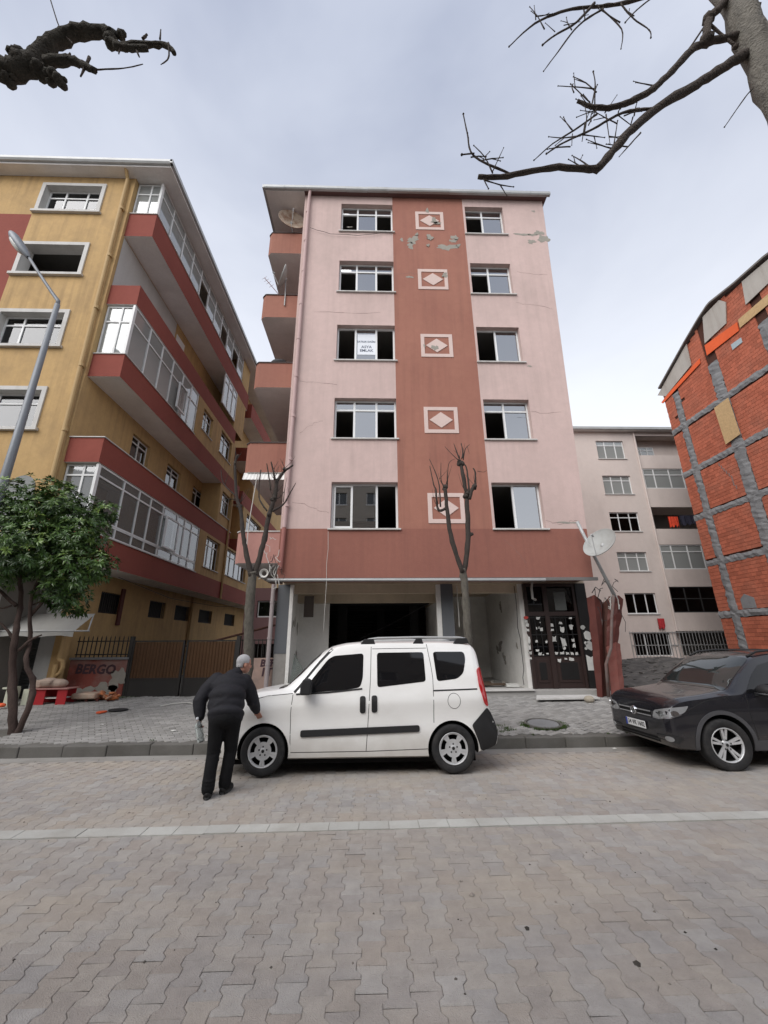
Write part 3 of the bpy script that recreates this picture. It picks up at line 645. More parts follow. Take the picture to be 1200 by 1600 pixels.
    pap = [(4.55, 2.34, .05, .05), (4.57, 2.24, .05, .05), (4.56, 2.1, .07, .05), (4.57, 1.83, .04, .14), (4.56, 1.65, .04, .11), (4.56, 1.47, .06, .05), (4.55, 1.32, .04, .03), (4.92, 2.43, .06, .04), (4.96, 2.31, .02, .02), (4.84, 2.15, .02, .04), (4.91, 2.16, .02, .04), (4.98, 2.12, .04, .05), (4.79, 1.79, .04, .04), (5.08, 1.76, .03, .05), (4.79, 1.53, .05, .03), (4.85, 1.44, .06, .04), (4.94, 1.41, .02, .02), (5.06, 1.44, .04, .03), (5.31, 2.24, .05, .05), (5.3, 2.1, .05, .04), (5.32, 1.83, .06, .09), (5.59, 2.12, .07, .1), (5.57, 2.29, .05, .04), (5.87, 2.18, .07, .07), (5.59, 1.74, .08, .14), (5.58, 1.59, .05, .05), (5.87, 1.8, .05, .05), (5.88, 1.66, .04, .06), (5.89, 2.43, .05, .03), (5.33, 1.45, .06, .04), (5.49, 1.45, .06, .05), (5.66, 1.44, .05, .04), (5.79, 1.44, .04, .04), (5.92, 1.44, .05, .05), (5.39, 1.25, .05, .05), (5.58, 1.3, .04, .03), (5.73, 1.28, .08, .05)]
    for x, z, rx, rz in pap:
        p = MB(); n_ = rng.choice((4, 5, 6)); ph = rng.random()*1.5; p.prism([(x+rx*sx*rng.uniform(.5, 1.15), z+rz*sz*rng.uniform(.5, 1.15)) for sx, sz in ((-1, -1), (rng.uniform(-.4, .4), -1), (1, -1), (1, rng.uniform(-.4, .4)), (1, 1), (rng.uniform(-.4, .4), .8), (-1, 1))], 'y', 12.106 if x > 4.6 else 12.10, 12.12); p.build('paper_scrap', paper, door)
    for x, z, rx, rz in [(6.2, 2.16, .07, .07), (6.3, 1.93, .12, .14), (6.32, 1.64, .1, .13), (6.22, 1.72, .05, .05), (6.2, 1.57, .04, .04)]:
        p = MB(); p.prism(blob(rng, x, z, rx, rz, 10, .25), 'y', 12.072, 12.085); p.build('paper_scrap', paper, pil)
    p = MB(); p.prism([(6.17, .98), (6.43, .98), (6.42, 1.38), (6.3, 1.33), (6.17, 1.4)], 'y', 12.070, 12.085); p.build('paper_scrap', paper, pil)
    p = MB(); p.prism(blob(rng, 4.55, 2.45, .07, .05, 9, .2), 'y', 12.095, 12.12); p.build('paper_scrap', M('red_sticker', (.4, .05, .04), .7), door)
    # drain elbow over the door
    p = MB(); p.tube([(4.72, 11.75, 3.44), (4.68, 11.75, 3.25), (4.70, 11.8, 2.98), (4.82, 11.9, 2.95)], .035, 8); p.build('drain_elbow', M('old_pvc', (.35, .34, .32), .6), root)
    # cables of the stripped front
    for pts, r_, mt in (([(-1.28, 11.2, 4.85), (-1.27, 11.2, 3.4), (-1.3, 11.25, 2.1)], .007, m_cablew), ([(4.35, 12.25, 3.4), (4.36, 12.3, 2.2), (4.40, 12.3, 1.2), (4.30, 12.2, .6)], .01, m_cable), ([(2.55, 12.1, 3.4), (2.56, 12.1, 2.2)], .012, m_cablew), ([(-2.4, 11.24, 16.85), (-1.6, 11.24, 16.55), (-.6, 11.24, 16.5), (.3, 11.24, 16.65), (.75, 11.24, 16.7)], .008, m_cable), ([(-1.2, 14.8, 1.0), (-.4, 14.6, 1.9), (.9, 14.3, 2.5), (1.9, 13.5, 3.0)], .012, m_cable)):
        q = [Vector(pts[0])]
        for a, b in zip(pts, pts[1:]):
            for t in (1/3, 2/3, 1): q.append(Vector(a).lerp(Vector(b), t)+Vector((rng.uniform(-.02, .02), 0, rng.uniform(-.02, .02))))
        p = MB(); p.tube(q, r_, 5); p.build('hanging_cable', mt, root)
pink_building()
# ------------------------------------------------------------------ the yellow apartment building
def yellow_building():
    rng = random.Random(11)
    yel = M('yellow_render', (.50, .335, .155), .9, .13, .45, .4, 30, dirt=(.33, .225, .115), dirt_amt=.6, dirt_scale=(1.6, 1.6, 1.1), grain=.09, streak=(.20, .135, .075), streak_amt=.5)
    red = M('red_render', (.255, .070, .052), .9, .13, .6, .3, 40, dirt=(.19, .045, .035), dirt_amt=.45, dirt_scale=(.8, .8, .4), grain=.06)
    wsur = M('white_surround', (.56, .55, .53), .8, .12, 2, .15, dirt=(.34, .32, .29), dirt_amt=.5, dirt_scale=(2, 2, .6))
    ypipe = M('yellow_pipe', (.45, .31, .15), .7, .15, 2, .1)
    inner = M('balcony_white', (.48, .475, .46), .9, .1, 1, .1, dirt=(.33, .3, .27), dirt_amt=.4)
    g_net = glass('curtained_glass', (.5, .52, .5), .08, .03, (.44, .46, .45), .6)
    g_see = glass('clear_glass', (.72, .74, .73), .05, .02, (.36, .37, .36), .25)
    Yf, Xs, Xb = 10.5, -8.72, -7.75
    root = thing('yellow_apartment_building', (-12, 16, .3), 'yellow apartment building with red bands and glazed side balconies behind the street lamp', 'building')
    TF = lambda u, v, w=0: (u, Yf-w, v)
    TS = lambda u, v, w=0: (Xs+w, u, v)
    TO = lambda u, v, w=0: (Xb+w, u, v)
    # front wall above the shop
    holes = []; zs = [16.36, 13.5, 10.62, 7.74]
    for z in zs: holes += [(-11.82, -9.82, z, z+1.26), (-18.6, -16.6, z, z+1.26)]
    holes.append((-11.6, -9.9, 4.86, 6.1))
    mb = MB(); wallgrid(mb, TF, -24, Xs, 3.93, 18.12, holes, .34, zones=[(-15.6, -12.0, 3.93, 16.2, 1)], reveal_mat=2)
    mb.cm = 0; mb.quad((-24, Yf, 3.93), (-24, 12.1, 3.93), (Xs, 12.1, 3.93), (Xs, Yf, 3.93))
    mb.build('front_wall', [yel, red, wsur], root)
    for i, z in enumerate(zs):
        for a in (-11.82, -18.6):
            p = MB(); t = .13; b = a+2.0; c, d = z, z+1.26
            for q in ((a-t, b+t, d, d+t), (a-t, a, c, d), (b, b+t, c, d)): p.box(q[0], q[1], Yf-.045, Yf+.003, q[2], q[3])
            p.box(a-t-.06, b+t+.06, Yf-.10, Yf+.003, c-.09, c)
            sr = p.build('window_surround', wsur, root)
            if not (i == 1 and a > -12): window(root, TF, a, b, c, d, m_upvc, glass('grey_glass', (.3, .33, .35), .03), .19, (1, 1.25, 1), .34, (), .055)
    # arched recess over the shop
    p = MB(); arc = [(-9.62+.36*math.cos(t*math.pi/12), 5.9+.36*math.sin(t*math.pi/12)) for t in range(13)]
    p.prism([(-9.26, 4.95)]+arc+[(-9.98, 4.95)], 'y', Yf-.02, Yf+.004); p.build('arched_panel', M('grey_panel', (.24, .25, .25), .7, .1, 2, .1), root)
    # side wall
    shole = [(13.25, 14.42, 8.2, 9.12), (15.83, 17.08, 8.2, 9.12), (18.4, 19.7, 8.2, 9.12)]
    gh = [(13.3, 14.53, 2.75, 3.42), (16.26, 17.52, 2.77, 3.42), (18.4, 19.85, 2.77, 3.42), (20.95, 22.65, 2.77, 3.42), (24.6, 26.4, 2.77, 3.45)]
    mb = MB(); wallgrid(mb, TS, 12.0, 40, .2, 3.93, gh, .2); wallgrid(mb, TS, Yf, 40, 3.93, 18.12, shole, .22)
    mb.build('side_wall', yel, root)
    for (a, b, c, d) in shole: window(root, TS, a, b, c, d, m_upvc, g_dim, .12, (1, 1), .24, (), .05)
    barm = M('iron_bars', (.045, .04, .038), .7, .2, 4, .1)
    for (a, b, c, d) in gh:
        p = MB(); p.box(a, b, Xs-.18, Xs-.16, c, d, lambda u, w, v: (w, u, v)); pn = p.build('barred_window', m_dark, root)
        p = MB(); n = int((b-a)/.11)
        for i in range(n+1): y = a+(b-a)*i/n; p.box(Xs-.06, Xs-.045, y-.008, y+.008, c, d)
        for z in (c+.03, d-.04): p.box(Xs-.065, Xs-.04, a, b, z, z+.015)
        p.build('bars', barm, pn)
    p = MB(); p.box(Xs, Xs+.06, 14.3, 14.48, 2.4, 3.62); p.build('plank', M('old_red_plank', (.10, .03, .024), .8, .2, 3, .2), root)
    p = MB(); p.tube([(Xs+.06, 19.95, 3.9), (Xs+.06, 19.95, .5)], .05, 8); p.build('downpipe', ypipe, root)
    # interior closure
    mb = MB(); mb.quad((-24, 15.5, .2), (-9.3, 15.5, .2), (-9.3, 15.5, 18.1), (-24, 15.5, 18.1)); mb.quad((-24, 40, .2), (Xs, 40, .2), (Xs, 40, 18.1), (-24, 40, 18.1))
    mb.quad((-9.7, 10.9, .2), (-9.7, 40, .2), (-9.7, 40, 18.1), (-9.7, 10.9, 18.1)); mb.quad((-24, Yf, .2), (-24, 40, .2), (-24, 40, 18.1), (-24, Yf, 18.1)); mb.build('partition', m_room, root)
    for z in (3.94, 6.7, 9.55, 12.4, 15.3): mb = MB(); mb.box(-23.9, Xs-.25, Yf+.36, 39, z, z+.25); mb.build('floor_slab', m_room, root)

    def ring(z0, z1, y0, y1, name, hollow=True, x1=Xb, col=None):
        """Balcony trough: red parapet, pale underside."""
        x0 = Xs; t = .12; p = MB(); m0 = [(x0, y0), (x1, y0), (x1, y1), (x0, y1)]; i0 = [(x0, y0+t), (x1-t, y0+t), (x1-t, y1-t), (x0, y1-t)]
        zf = z0+.2 if hollow else z1
        vs = [(x, y, z0) for x, y in m0]+[(x, y, z1) for x, y in m0]+[(x, y, z1) for x, y in i0]+[(x, y, zf) for x, y in i0]
        fs = [(0, 1, 2, 3), (0, 1, 5, 4), (1, 2, 6, 5), (2, 3, 7, 6)]+[(4+i, 4+(i+1) % 4, 8+(i+1) % 4, 8+i) for i in range(4)]+[(8+i, 8+(i+1) % 4, 12+(i+1) % 4, 12+i) for i in range(4)]+[(12, 13, 14, 15)]
        p.add(vs, fs); p.mi = [1]+[0]*(len(fs)-2)+[1]
        return p.build(name, [col or red, m_soffit], root)
    def capstrip(par, z, y0, y1):
        p = MB(); p.box(Xb-.10, Xb+.035, y0-.03, y1, z+.001, z+.03); p.box(Xs, Xb-.1, y0-.03, y0+.10, z+.001, z+.03); p.build('coping', m_sill, par)
    def glaze(y0, y1, z0, z1, cols, tr, low, gm, lab=None, front=True, op=()):
        T2 = lambda u, v, w=0: (Xb+w-.02, u, v)
        if low: window(root, T2, y0, y1, z0, z0+low, m_upvc, gm, .0, [c for c in cols], 0, (), .045)
        w = window(root, T2, y0, y1, z0+low, z1, m_upvc, gm, .0, cols, tr, op, .05, name='balcony_glazing', label=lab)
        p = MB(); p.box(Xb-.085, Xb-.015, y0-.075, y0-.002, z0, z1); p.build('corner_post', m_upvc, w)
        if front:
            T3 = lambda u, v, w=0: (u, y0-w-.01, v)
            if low: window(root, T3, Xs+.02, Xb-.09, z0, z0+low, m_upvc, gm, .0, (1, .7), 0, (), .045)
            window(root, T3, Xs+.02, Xb-.09, z0+low, z1, m_upvc, gm, .0, (1, .7), tr, (), .05)
        return w
    # level 1
    b = ring(3.93, 4.74, 10.6, 33, 'bay_band'); capstrip(b, 4.74, 10.6, 17.7)
    glaze(10.68, 17.6, 4.775, 6.69, (1.25, .9, .75, .9, 1.15, .7, .7, .8), .33, .36, g_see)
    w = window(root, lambda u, v, w=0: (Xb+w-.01, u, v), 14.45, 15.45, 5.15, 6.34, m_upvc, g_see, -.12, (1,), 0, (), .06, name='open_casement')
    # level 2 open balcony
    b = ring(6.71, 7.48, 10.55, 21.3, 'balcony'); capstrip(b, 7.48, 10.55, 21.3)
    # level 3
    b = ring(9.6, 10.42, 10.6, 22, 'bay_band'); capstrip(b, 10.42, 10.6, 15.7)
    glaze(10.68, 15.65, 10.455, 12.36, (1.1, 1, .95, 1, .9, .8), .62, 0, g_net, op=())
    w = window(root, lambda u, v, w=0: (Xb+w-.01, u, v), 13.7, 14.4, 10.55, 11.66, m_upvc, g_see, -.16, (1,), 0, (), .06, name='open_casement')
    # level 4 open balcony with white back wall
    b = ring(12.39, 13.18, 10.6, 20.4, 'balcony')
    p = MB(); p.quad((Xs+.012, 10.62, 12.7), (Xs+.012, 14.6, 12.7), (Xs+.012, 14.6, 15.35), (Xs+.012, 10.62, 15.35)); p.build('white_back_wall', inner, root)
    p = MB(); p.box(Xs-.2, Xs+.02, 14.75, 15.5, 13.3, 14.9); p.build('balcony_door', m_upvc, root)
    # level 5
    b = ring(15.4, 16.46, 10.6, 21.8, 'bay_band'); capstrip(b, 16.46, 10.6, 20.4)
    glaze(10.68, 20.4, 16.495, 18.06, (.9, 1, .95, .9, .95, .9, .95, .95, .9, 1, .9), .5, 0, g_net, op=(4, 7, 9))
    # closed bay walls beyond the glazing
    def bay(y0, y1, z0, z1, hs, lay):
        mb = MB(); wallgrid(mb, TO, y0, y1, z0, z1, hs, .2); mb.quad((Xs, y0, z0), (Xb, y0, z0), (Xb, y0, z1), (Xs, y0, z1)); mb.quad((Xs, y1, z0), (Xb, y1, z0), (Xb, y1, z1), (Xs, y1, z1))
        mb.build('bay_wall', yel, root)
        for h in hs:
            window(root, TO, *h, m_upvc, g_dim, .12, lay, .34, (), .05, (.05, .04, .05), m_sill)
    bay(17.62, 20.85, 4.741, 6.709, [(18.4, 20.12, 5.14, 6.58)], (1, 1, 1))
    bay(15.7, 20.6, 10.421, 12.389, [(16.3, 17.4, 11.06, 12.12), (18.5, 20.08, 11.0, 12.24)], (1, 1))
    bay(20.42, 21.6, 16.461, 18.1, [], (1,))
    bay(19.3, 21.2, 7.481, 9.599, [(19.6, 20.9, 8.1, 9.3)], (1, 1))
    # white framed bay of level 4
    window(root, TO, 18.1, 20.0, 13.6, 15.38, m_upvc, g_net, .0, (1, 1, 1), .4, (), .06, name='bay_window')
    bay(20.0, 21.5, 13.181, 15.399, [], (1,))
    # rear third of the flank
    for (z0, z1) in ((6.71, 7.48), (9.6, 10.42), (12.39, 13.3), (15.4, 16.4)): ring(z0, z1, 22.6, 33, 'balcony')
    bay(20.9, 25.2, 4.741, 6.709, [(21.2, 24.6, 5.2, 6.62)], (1, 1, 1, 1))
    bay(23.0, 30, 7.481, 9.599, [(23.8, 27, 8.1, 9.4)], (1, 1, 1))
    bay(25.6, 33, 4.741, 6.709, [], (1,)); bay(24.5, 30, 10.421, 12.389, [], (1,))
    p = MB(); p.tube([(Xb+.05, 20.87, 9.6), (Xb+.05, 20.87, 3.9)], .05, 8); p.build('downpipe', ypipe, root)
    # eave
    p = MB(); p.box(-24.5, -7.28, 10.1, 40.5, 18.125, 18.24); rf = p.build('roof', m_soffit, root)
    p = MB(); prof = [(10.1, 18.20), (10.02, 18.20), (9.98, 18.26), (9.98, 18.36), (10.0, 18.36), (10.01, 18.28), (10.1, 18.28)]
    p.prism(prof, 'x', -24.5, -7.2); p.box(-7.28, -7.19, 9.98, 40.4, 18.2, 18.36); p.build('gutter', m_galv, rf)
    p = MB(); p.add([(-24.5, 10.1, 18.25), (-7.3, 10.1, 18.25), (-7.3, 40, 18.25), (-24.5, 40, 18.25), (-16, 16, 20.3), (-16, 34, 20.3)], [(0, 1, 4), (1, 2, 5, 4), (2, 3, 5), (3, 0, 4, 5)]); p.build('roof_tiles', MATS['roof_tiles'], rf)
    # front downpipe
    p = MB(); p.tube([(-8.93, 10.16, 18.2), (-8.94, 10.40, 17.9), (-8.86, 10.41, 11), (-8.78, 10.41, 4.3), (-8.66, 11.0, 3.8), (-8.58, 11.86, 3.5), (-8.55, 11.86, 1.42)], .06, 10)
    for z in (5.4, 7.6, 9.8, 12, 14.2, 16.4): p.tube([(-8.90+(17.9-z)*.0095, 10.41, z), (-8.90+(17.9-z)*.0095, 10.41, z+.1)], .075, 10)
    p.tube([(-8.55, 11.86, 1.42), (-8.42, 11.84, 1.36), (-8.38, 11.84, 1.2), (-8.44, 11.84, 1.05), (-8.55, 11.86, .98)], .055, 10); p.tube([(-8.57, 11.84, 1.28), (-8.58, 11.84, .4)], .07, 10)
    p.build('downpipe', ypipe, root)
    # shop floor: set back under the overhang
    shw = M('shop_grey_white', (.42, .425, .42), .85, .12, 1, .15, dirt=(.26, .26, .255), dirt_amt=.5, dirt_scale=(1.5, 1.5, .5))
    p = MB(); p.box(-9.28, -8.86, 11.98, 12.25, .3, 3.92); p.build('pilaster', shw, root)
    p = MB(); p.box(-8.855, -8.62, 11.96, 12.25, .3, 3.92); p.build('pilaster', yel, root)
    p = MB(); p.box(-24, -9.285, 12.1, 12.25, 2.55, 3.92); p.build('shop_sign_board', shw, root)
    sh = MB()
    for i in range(28):
        z = .3+i*.08; sh.prism([(12.16, z), (12.14, z+.012), (12.14, z+.066), (12.16, z+.079), (12.2, z+.079), (12.2, z)], 'x', -16, -9.285)
    sh.build('roller_shutter', M('grey_shutter', (.075, .08, .08), .6, .15, 2, .1), root)
    p = MB(); p.box(-24, -16, 12.1, 12.25, .2, 2.55); p.build('shop_wall', shw, root)
    # awning: fabric on a light frame
    fab = M('awning_fabric', (.36, .36, .345), .7, .12, 2, .15, dirt=(.3, .29, .27), dirt_amt=.5)
    p = MB(); n = 14; top = []; bot = []
    for i in range(n+1):
        x = -12.2+i*(4.35/n); sag = .05*math.sin(i/n*math.pi*3)**2
        top.append((x+.0, 11.9, 2.62)); bot.append((x+.1, 11.05, 2.14-sag*.6+.02*math.sin(i*2.1)))
    vs = top+bot; p.add(vs, [(i, i+1, n+2+i, n+1+i) for i in range(n)])
    vs2 = bot+[(x, y-.0, z-.12+.02*math.sin(i*1.7)) for i, (x, y, z) in enumerate(bot)]; p.add(vs2, [(i, i+1, n+2+i, n+1+i) for i in range(n)])
    aw = p.build('awning', fab, root)
    p = MB(); p.tube([(-12.1, 11.06, 2.15), (-7.36, 11.06, 2.13)], .02, 6); p.tube([(-7.4, 11.06, 2.13), (-7.9, 11.9, 2.6)], .018, 6); p.tube([(-8.6, 11.95, 2.0), (-8.0, 11.1, 2.14)], .018, 6); p.build('awning_frame', m_galv, aw)
yellow_building()
# ------------------------------------------------------------------ pale building beyond the lot
def pale_building():
    pal = M('pale_render', (.60, .525, .485), .9, .1, .3, .2, 40, dirt=(.38, .325, .30), dirt_amt=.5, dirt_scale=(.5, .5, .2), grain=.04)
    Yf = 27.0; T = lambda u, v, w=0: (u, Yf-w, v)
    root = thing('pale_apartment_building', (19, 30, .3), 'pale beige apartment building with balconies seen behind the rubble lot', 'building')
    g_net = MATS['curtained_glass']
    rows = [(14.8, 1.5), (11.95, 1.46), (9.12, 1.42), (6.28, 1.34), (3.42, 1.36)]
    holes = [(17.08, 19.2, z, z+h) for z, h in rows]+[(17.1, 19.6, .75, 2.2)]
    mb = MB(); wallgrid(mb, T, 13, 20.05, .3, 17.05, holes, .2)
    bal = [(20.25, 32, z0, z1) for z0, z1 in ((15.1, 16.75), (12.4, 14.0), (9.3, 10.95), (6.4, 8.15), (3.48, 5.2))]
    wallgrid(mb, T, 20.05, 32, 2.3, 17.05, bal, .001); mb.quad((20.05, Yf, 2.3), (32, Yf, 2.3), (32, Yf+.6, 2.3), (20.05, Yf+.6, 2.3))
    wallgrid(mb, lambda u, v, w=0: (u, Yf+.5-w, v), 20.05, 32, .3, 2.3, [(20.6, 30, .75, 2.2)], .2)
    mb.quad((13, Yf, .3), (13, 40, .3), (13, 40, 17.05), (13, Yf, 17.05)); mb.quad((20.05, Yf, .3), (20.05, Yf+.5, .3), (20.05, Yf+.5, 2.3), (20.05, Yf, 2.3))
    mb.build('wall', pal, root)
    mb = MB(); mb.quad((13, 29.2, .3), (32, 29.2, .3), (32, 29.2, 17), (13, 29.2, 17)); mb.build('partition', m_room, root)
    for z in (2.35, 5.25, 8.2, 11.0, 14.05, 16.8): mb = MB(); mb.box(13.1, 31.9, Yf+.22, 29.15, z, z+.12); mb.build('floor_slab', pal, root)
    for k, (z, h) in enumerate(rows):
        window(root, T, 17.08, 19.2, z, z+h, m_upvc, g_net if k in (0, 1, 3) else g_dim, .1, (1, 1.2, 1), .38 if k < 4 else 0, (), .06, (.06, .06, .06), m_sill)
    window(root, T, 17.1, 19.6, .75, 2.2, m_upvc, g_dim, .1, (1, 1, 1), 0, (), .06)
    for k, (a, b, z0, z1) in enumerate(bal):
        if k in (1, 3): window(root, T, a, a+4.2, z0, z1, m_upvc, g_net, .04, (.7, 1, .9, 1), .5, (), .07, name='balcony_glazing')
        elif k == 4: window(root, T, a, a+4.2, z0, z1, M('dark_frame', (.03, .03, .03), .5), g_dim, .04, (1, 1, 1, 1), .8, (), .07, name='balcony_glazing')
        elif k == 0:
            mb = MB(); mb.box(a, 32, Yf+.9, Yf+1.0, z0-.4, z1+.1); mb.build('balcony_back_wall', pal, root)
            window(root, lambda u, v, w=0: (u, Yf+.9-w, v), 20.5, 22.1, 15.2, 16.2, m_upvc, g_net, -.07, (1, 1, 1), .3, (), .06)
    p = MB(); p.box(12.6, 32.5, Yf-.35, 40, 17.06, 17.22); rf = p.build('roof', m_soffit, root)
    p = MB(); p.box(12.6, 32.5, Yf-.43, Yf-.352, 17.1, 17.3); p.build('gutter', m_galv, rf)
    p = MB(); p.box(15.8, 16.15, 29, 29.4, 17.22, 18.4); p.build('chimney', pal, rf)
    p = MB(); p.tube([(20.12, Yf-.06, 17), (20.12, Yf-.06, 2.3)], .06, 8); p.build('downpipe', pal, root)
    p = MB(); iron = M('grey_iron', (.30, .30, .30), .6, .1, 4, .05)
    for i in range(56):
        x = 16.9+i*.22; p.box(x-.014, x+.014, Yf-.07, Yf-.045, .55, 2.28)
    for z in (.6, 1.4, 2.2): p.box(16.9, 29.1, Yf-.08, Yf-.04, z, z+.04)
    p.build('window_grille', iron, root)
    p = MB(); p.box(16.6, 29.4, Yf-.25, Yf, .3, .62); p.build('plinth', M('pink_plinth', (.40, .29, .265), .9, .1, 1, .2), root)
    # washing
    c1 = [('laundry', 'orange laundry hung on the third balcony of the pale building', (.65, .07, .03), 21.3, 22.0, 9.35, 10.2, Yf-.06), ('laundry', 'dark laundry hung beside the orange one on the pale balcony', (.03, .03, .05), 22.15, 24.0, 9.5, 10.3, Yf-.06), ('laundry', 'red and blue clothes hung under the lowest window of the pale building', (.4, .035, .04), 18.9, 19.35, 2.35, 3.1, Yf-.13)]
    rg = random.Random(4)
    for nm, lab, col, x0, x1, z0, z1, y in c1:
        mb = MB(); n = 12; m_ = M('cloth_%d' % int(x0*10), col, .85, .3, 6, .2); tops = []; bots = []
        for i in range(n+1):
            x = x0+(x1-x0)*i/n; tops.append((x, y+.02*math.sin(i*1.9), z1)); bots.append((x+rg.uniform(-.02, .02), y+.05*math.sin(i*2.3), z0+rg.uniform(0, .25)))
        mb.add(tops+bots, [(i, i+1, n+2+i, n+1+i) for i in range(n)])
        mb.add([(x, yy+.02, z) for x, yy, z in tops+bots], [(i, i+1, n+2+i, n+1+i) for i in range(n)])
        tag(mb.build(nm, m_), lab, 'laundry')
pale_building()

# ------------------------------------------------------------------ brick flank on the right
def brick_building():
    rng = random.Random(21)
    brk = M('hollow_brick', (.40, .118, .068), .9, .14, .5, .35, 50, dirt=(.33, .145, .10), dirt_amt=.5, dirt_scale=(.7, .7, .7), piece=.17, grain=.06)
    mor = M('brick_mortar', (.075, .032, .022), .95, .2, 3, .3)
    tin = M('weathered_board', (.40, .375, .34), .85, .15, 1.2, .2, 40, dirt=(.24, .20, .17), dirt_amt=.5, dirt_scale=(3, 3, .3))
    osb = M('chipboard', (.48, .33, .17), .85, .3, 9, .3, 40, grain=.2)
    org = M('orange_sheet', (.72, .115, .03), .7, .1, 3, .1, dirt=(.4, .08, .03), dirt_amt=.3)
    X = 19.7; Y0, Y1 = 9.0, 22.8
    root = thing('brick_apartment_building', (22, 16, .3), 'building on the right with bare orange brick flank and grey concrete frame', 'building')
    def ztop(y):
        P = [(9, 18.6), (14.5, 19.95), (16.2, 20.1), (17.84, 20.38), (18.7, 20.08), (20, 19.5), (23.3, 17.85)]
        for (a, za), (b, zb) in zip(P, P[1:]):
            if a <= y <= b: return za+(zb-za)*(y-a)/(b-a)
        return 17.85
    mb = MB(); ys = [Y0+i*(Y1-Y0)/60 for i in range(61)]
    for a, b in zip(ys, ys[1:]): mb.quad((X+.03, a, .2), (X+.03, b, .2), (X+.03, b, ztop(b)-.1), (X+.03, a, ztop(a)-.1))
    mb.quad((X+.03, Y1, .2), (34, Y1, .2), (34, Y1, 17.9), (X+.03, Y1, 17.9)); mb.quad((X+.03, Y0, .2), (34, Y0, .2), (34, Y0, 18.5), (X+.03, Y0, 18.5))
    mb.build('wall', mor, root)
    beams = [3.08, 5.98, 8.78, 11.62, 14.62]; cols = [(21.55, 22.02), (18.5, 19.15), (15.4, 15.95), (12.3, 12.8)]
    # every brick proud of its joint
    bl = []; r_, L_, g = .198, .295, .013; spans = []; e = Y0+.02
    for c0, c1 in sorted(cols): spans.append((e, c0-.02)); e = c1+.02
    spans.append((e, Y1-.01))
    for k in range(int((20.2-.3)/r_)):
        z = .3+k*r_; zc = z+r_/2
        if any(abs(zc-b) < .20 for b in beams): continue
        for s0, s1 in spans:
            y = s0-(k % 2)*.5*L_
            while y < s1:
                a_, b_ = max(y, s0), min(y+L_, s1); y += L_
                if b_-a_ < .05 or zc > ztop((a_+b_)/2)-.22 or rng.random() < .002: continue
                bl.append(((a_+b_)/2, zc, rng.uniform(-.003, .003), (b_-a_)/L_))
    vis = sorted([b for b in bl if b[0] > 13.5+max(0, (8-b[1])*.75)], key=lambda b: b[0]+.1*b[1])[:298]; vs = set(vis)
    hy, hz = L_/2-g/2, r_/2-g/2
    one = MB(); one.box(-.03, .06, -hy, hy, -hz, hz); me = one.mesh('brick', brk); rest = MB()
    for b in bl:
        if b in vs:
            o = bpy.data.objects.new('brick', me); o.location = (X+b[2], b[0], b[1]); o.scale = (1, b[3], 1); link(o, root)
        else:
            rest.cr = rng.random()+.001; x = X+b[2]-.03; w_ = hy*b[3]
            rest.add([(x, b[0]-w_, b[1]-hz), (x, b[0]+w_, b[1]-hz), (x, b[0]+w_, b[1]+hz), (x, b[0]-w_, b[1]+hz)]+[(x+.08, b[0]-w_, b[1]-hz), (x+.08, b[0]+w_, b[1]-hz), (x+.08, b[0]+w_, b[1]+hz), (x+.08, b[0]-w_, b[1]+hz)], [(0, 1, 2, 3), (0, 1, 5, 4), (1, 2, 6, 5), (2, 3, 7, 6), (3, 0, 4, 7)])
    tag(rest.build('bricks', brk, root), kind='stuff')
    # rough concrete beams and columns squeezed out between the bricks
    def rough(y0, y1, z0, z1, horiz):
        n = int(max(abs(y1-y0), abs(z1-z0))/.16)+2; p = MB(); A = []; B = []; A2 = []; B2 = []
        for i in range(n+1):
            t = i/n; j = lambda s=.035: rng.uniform(-s, s)
            if horiz:
                y = y0+(y1-y0)*t; A.append((X-.05+j(.02), y, z0+j())); B.append((X-.05+j(.02), y, z1+j()))
            else:
                z = z0+(z1-z0)*t; A.append((X-.045+j(.02), y0+j(.06), z)); B.append((X-.045+j(.02), y1+j(.06), z))
        A2 = [(X+.05, y, z) for x, y, z in A]; B2 = [(X+.05, y, z) for x, y, z in B]; m = n+1
        mid = [(X-.075+rng.uniform(-.03, .02), (a[1]+b[1])/2, (a[2]+b[2])/2) for a, b in zip(A, B)]
        p.add(A2+A+mid+B+B2, [(k*m+i, k*m+i+1, (k+1)*m+i+1, (k+1)*m+i) for k in range(4) for i in range(n)])
        return p.build('concrete_beam' if horiz else 'concrete_column', m_conc, root)
    for z in beams: rough(Y0, Y1, z-.17, z+.17, True)
    for a, b in cols:
        zz = [.3]+beams+[17.1]
        for z0, z1 in zip(zz, zz[1:]): rough(a, b, z0+.1, z1-.1, False)
    # gable: boards, orange and chipboard strips under the roof edge
    def panel(pts, t, m_, nm='gable_board', x=X-.06):
        p = MB(); p.prism(pts, 'x', x-t, x); return p.build(nm, m_, root)
    panel([(20.1, 17.85), (20.0, 19.35), (23.15, 17.75), (22.5, 17.25)], .05, tin)
    panel([(17.35, 18.45), (17.0, 19.6), (17.3, 20.05), (18.5, 20.0), (18.85, 18.4)], .05, tin)
    panel([(14.0, 18.6), (13.6, 19.6), (15.9, 19.85), (16.1, 18.5)], .05, tin)
    panel([(9.2, 18.4), (9.2, 18.9), (13.4, 19.5), (13.7, 18.6)], .05, tin)
    panel([(16.85, 17.5), (16.8, 18.02), (18.9, 18.3), (18.95, 17.62)], .03, org, 'orange_board', X-.07)
    panel([(19.5, 17.5), (19.45, 17.82), (22.3, 17.3), (23.0, 17.1), (22.9, 16.95)], .03, org, 'orange_board', X-.07)
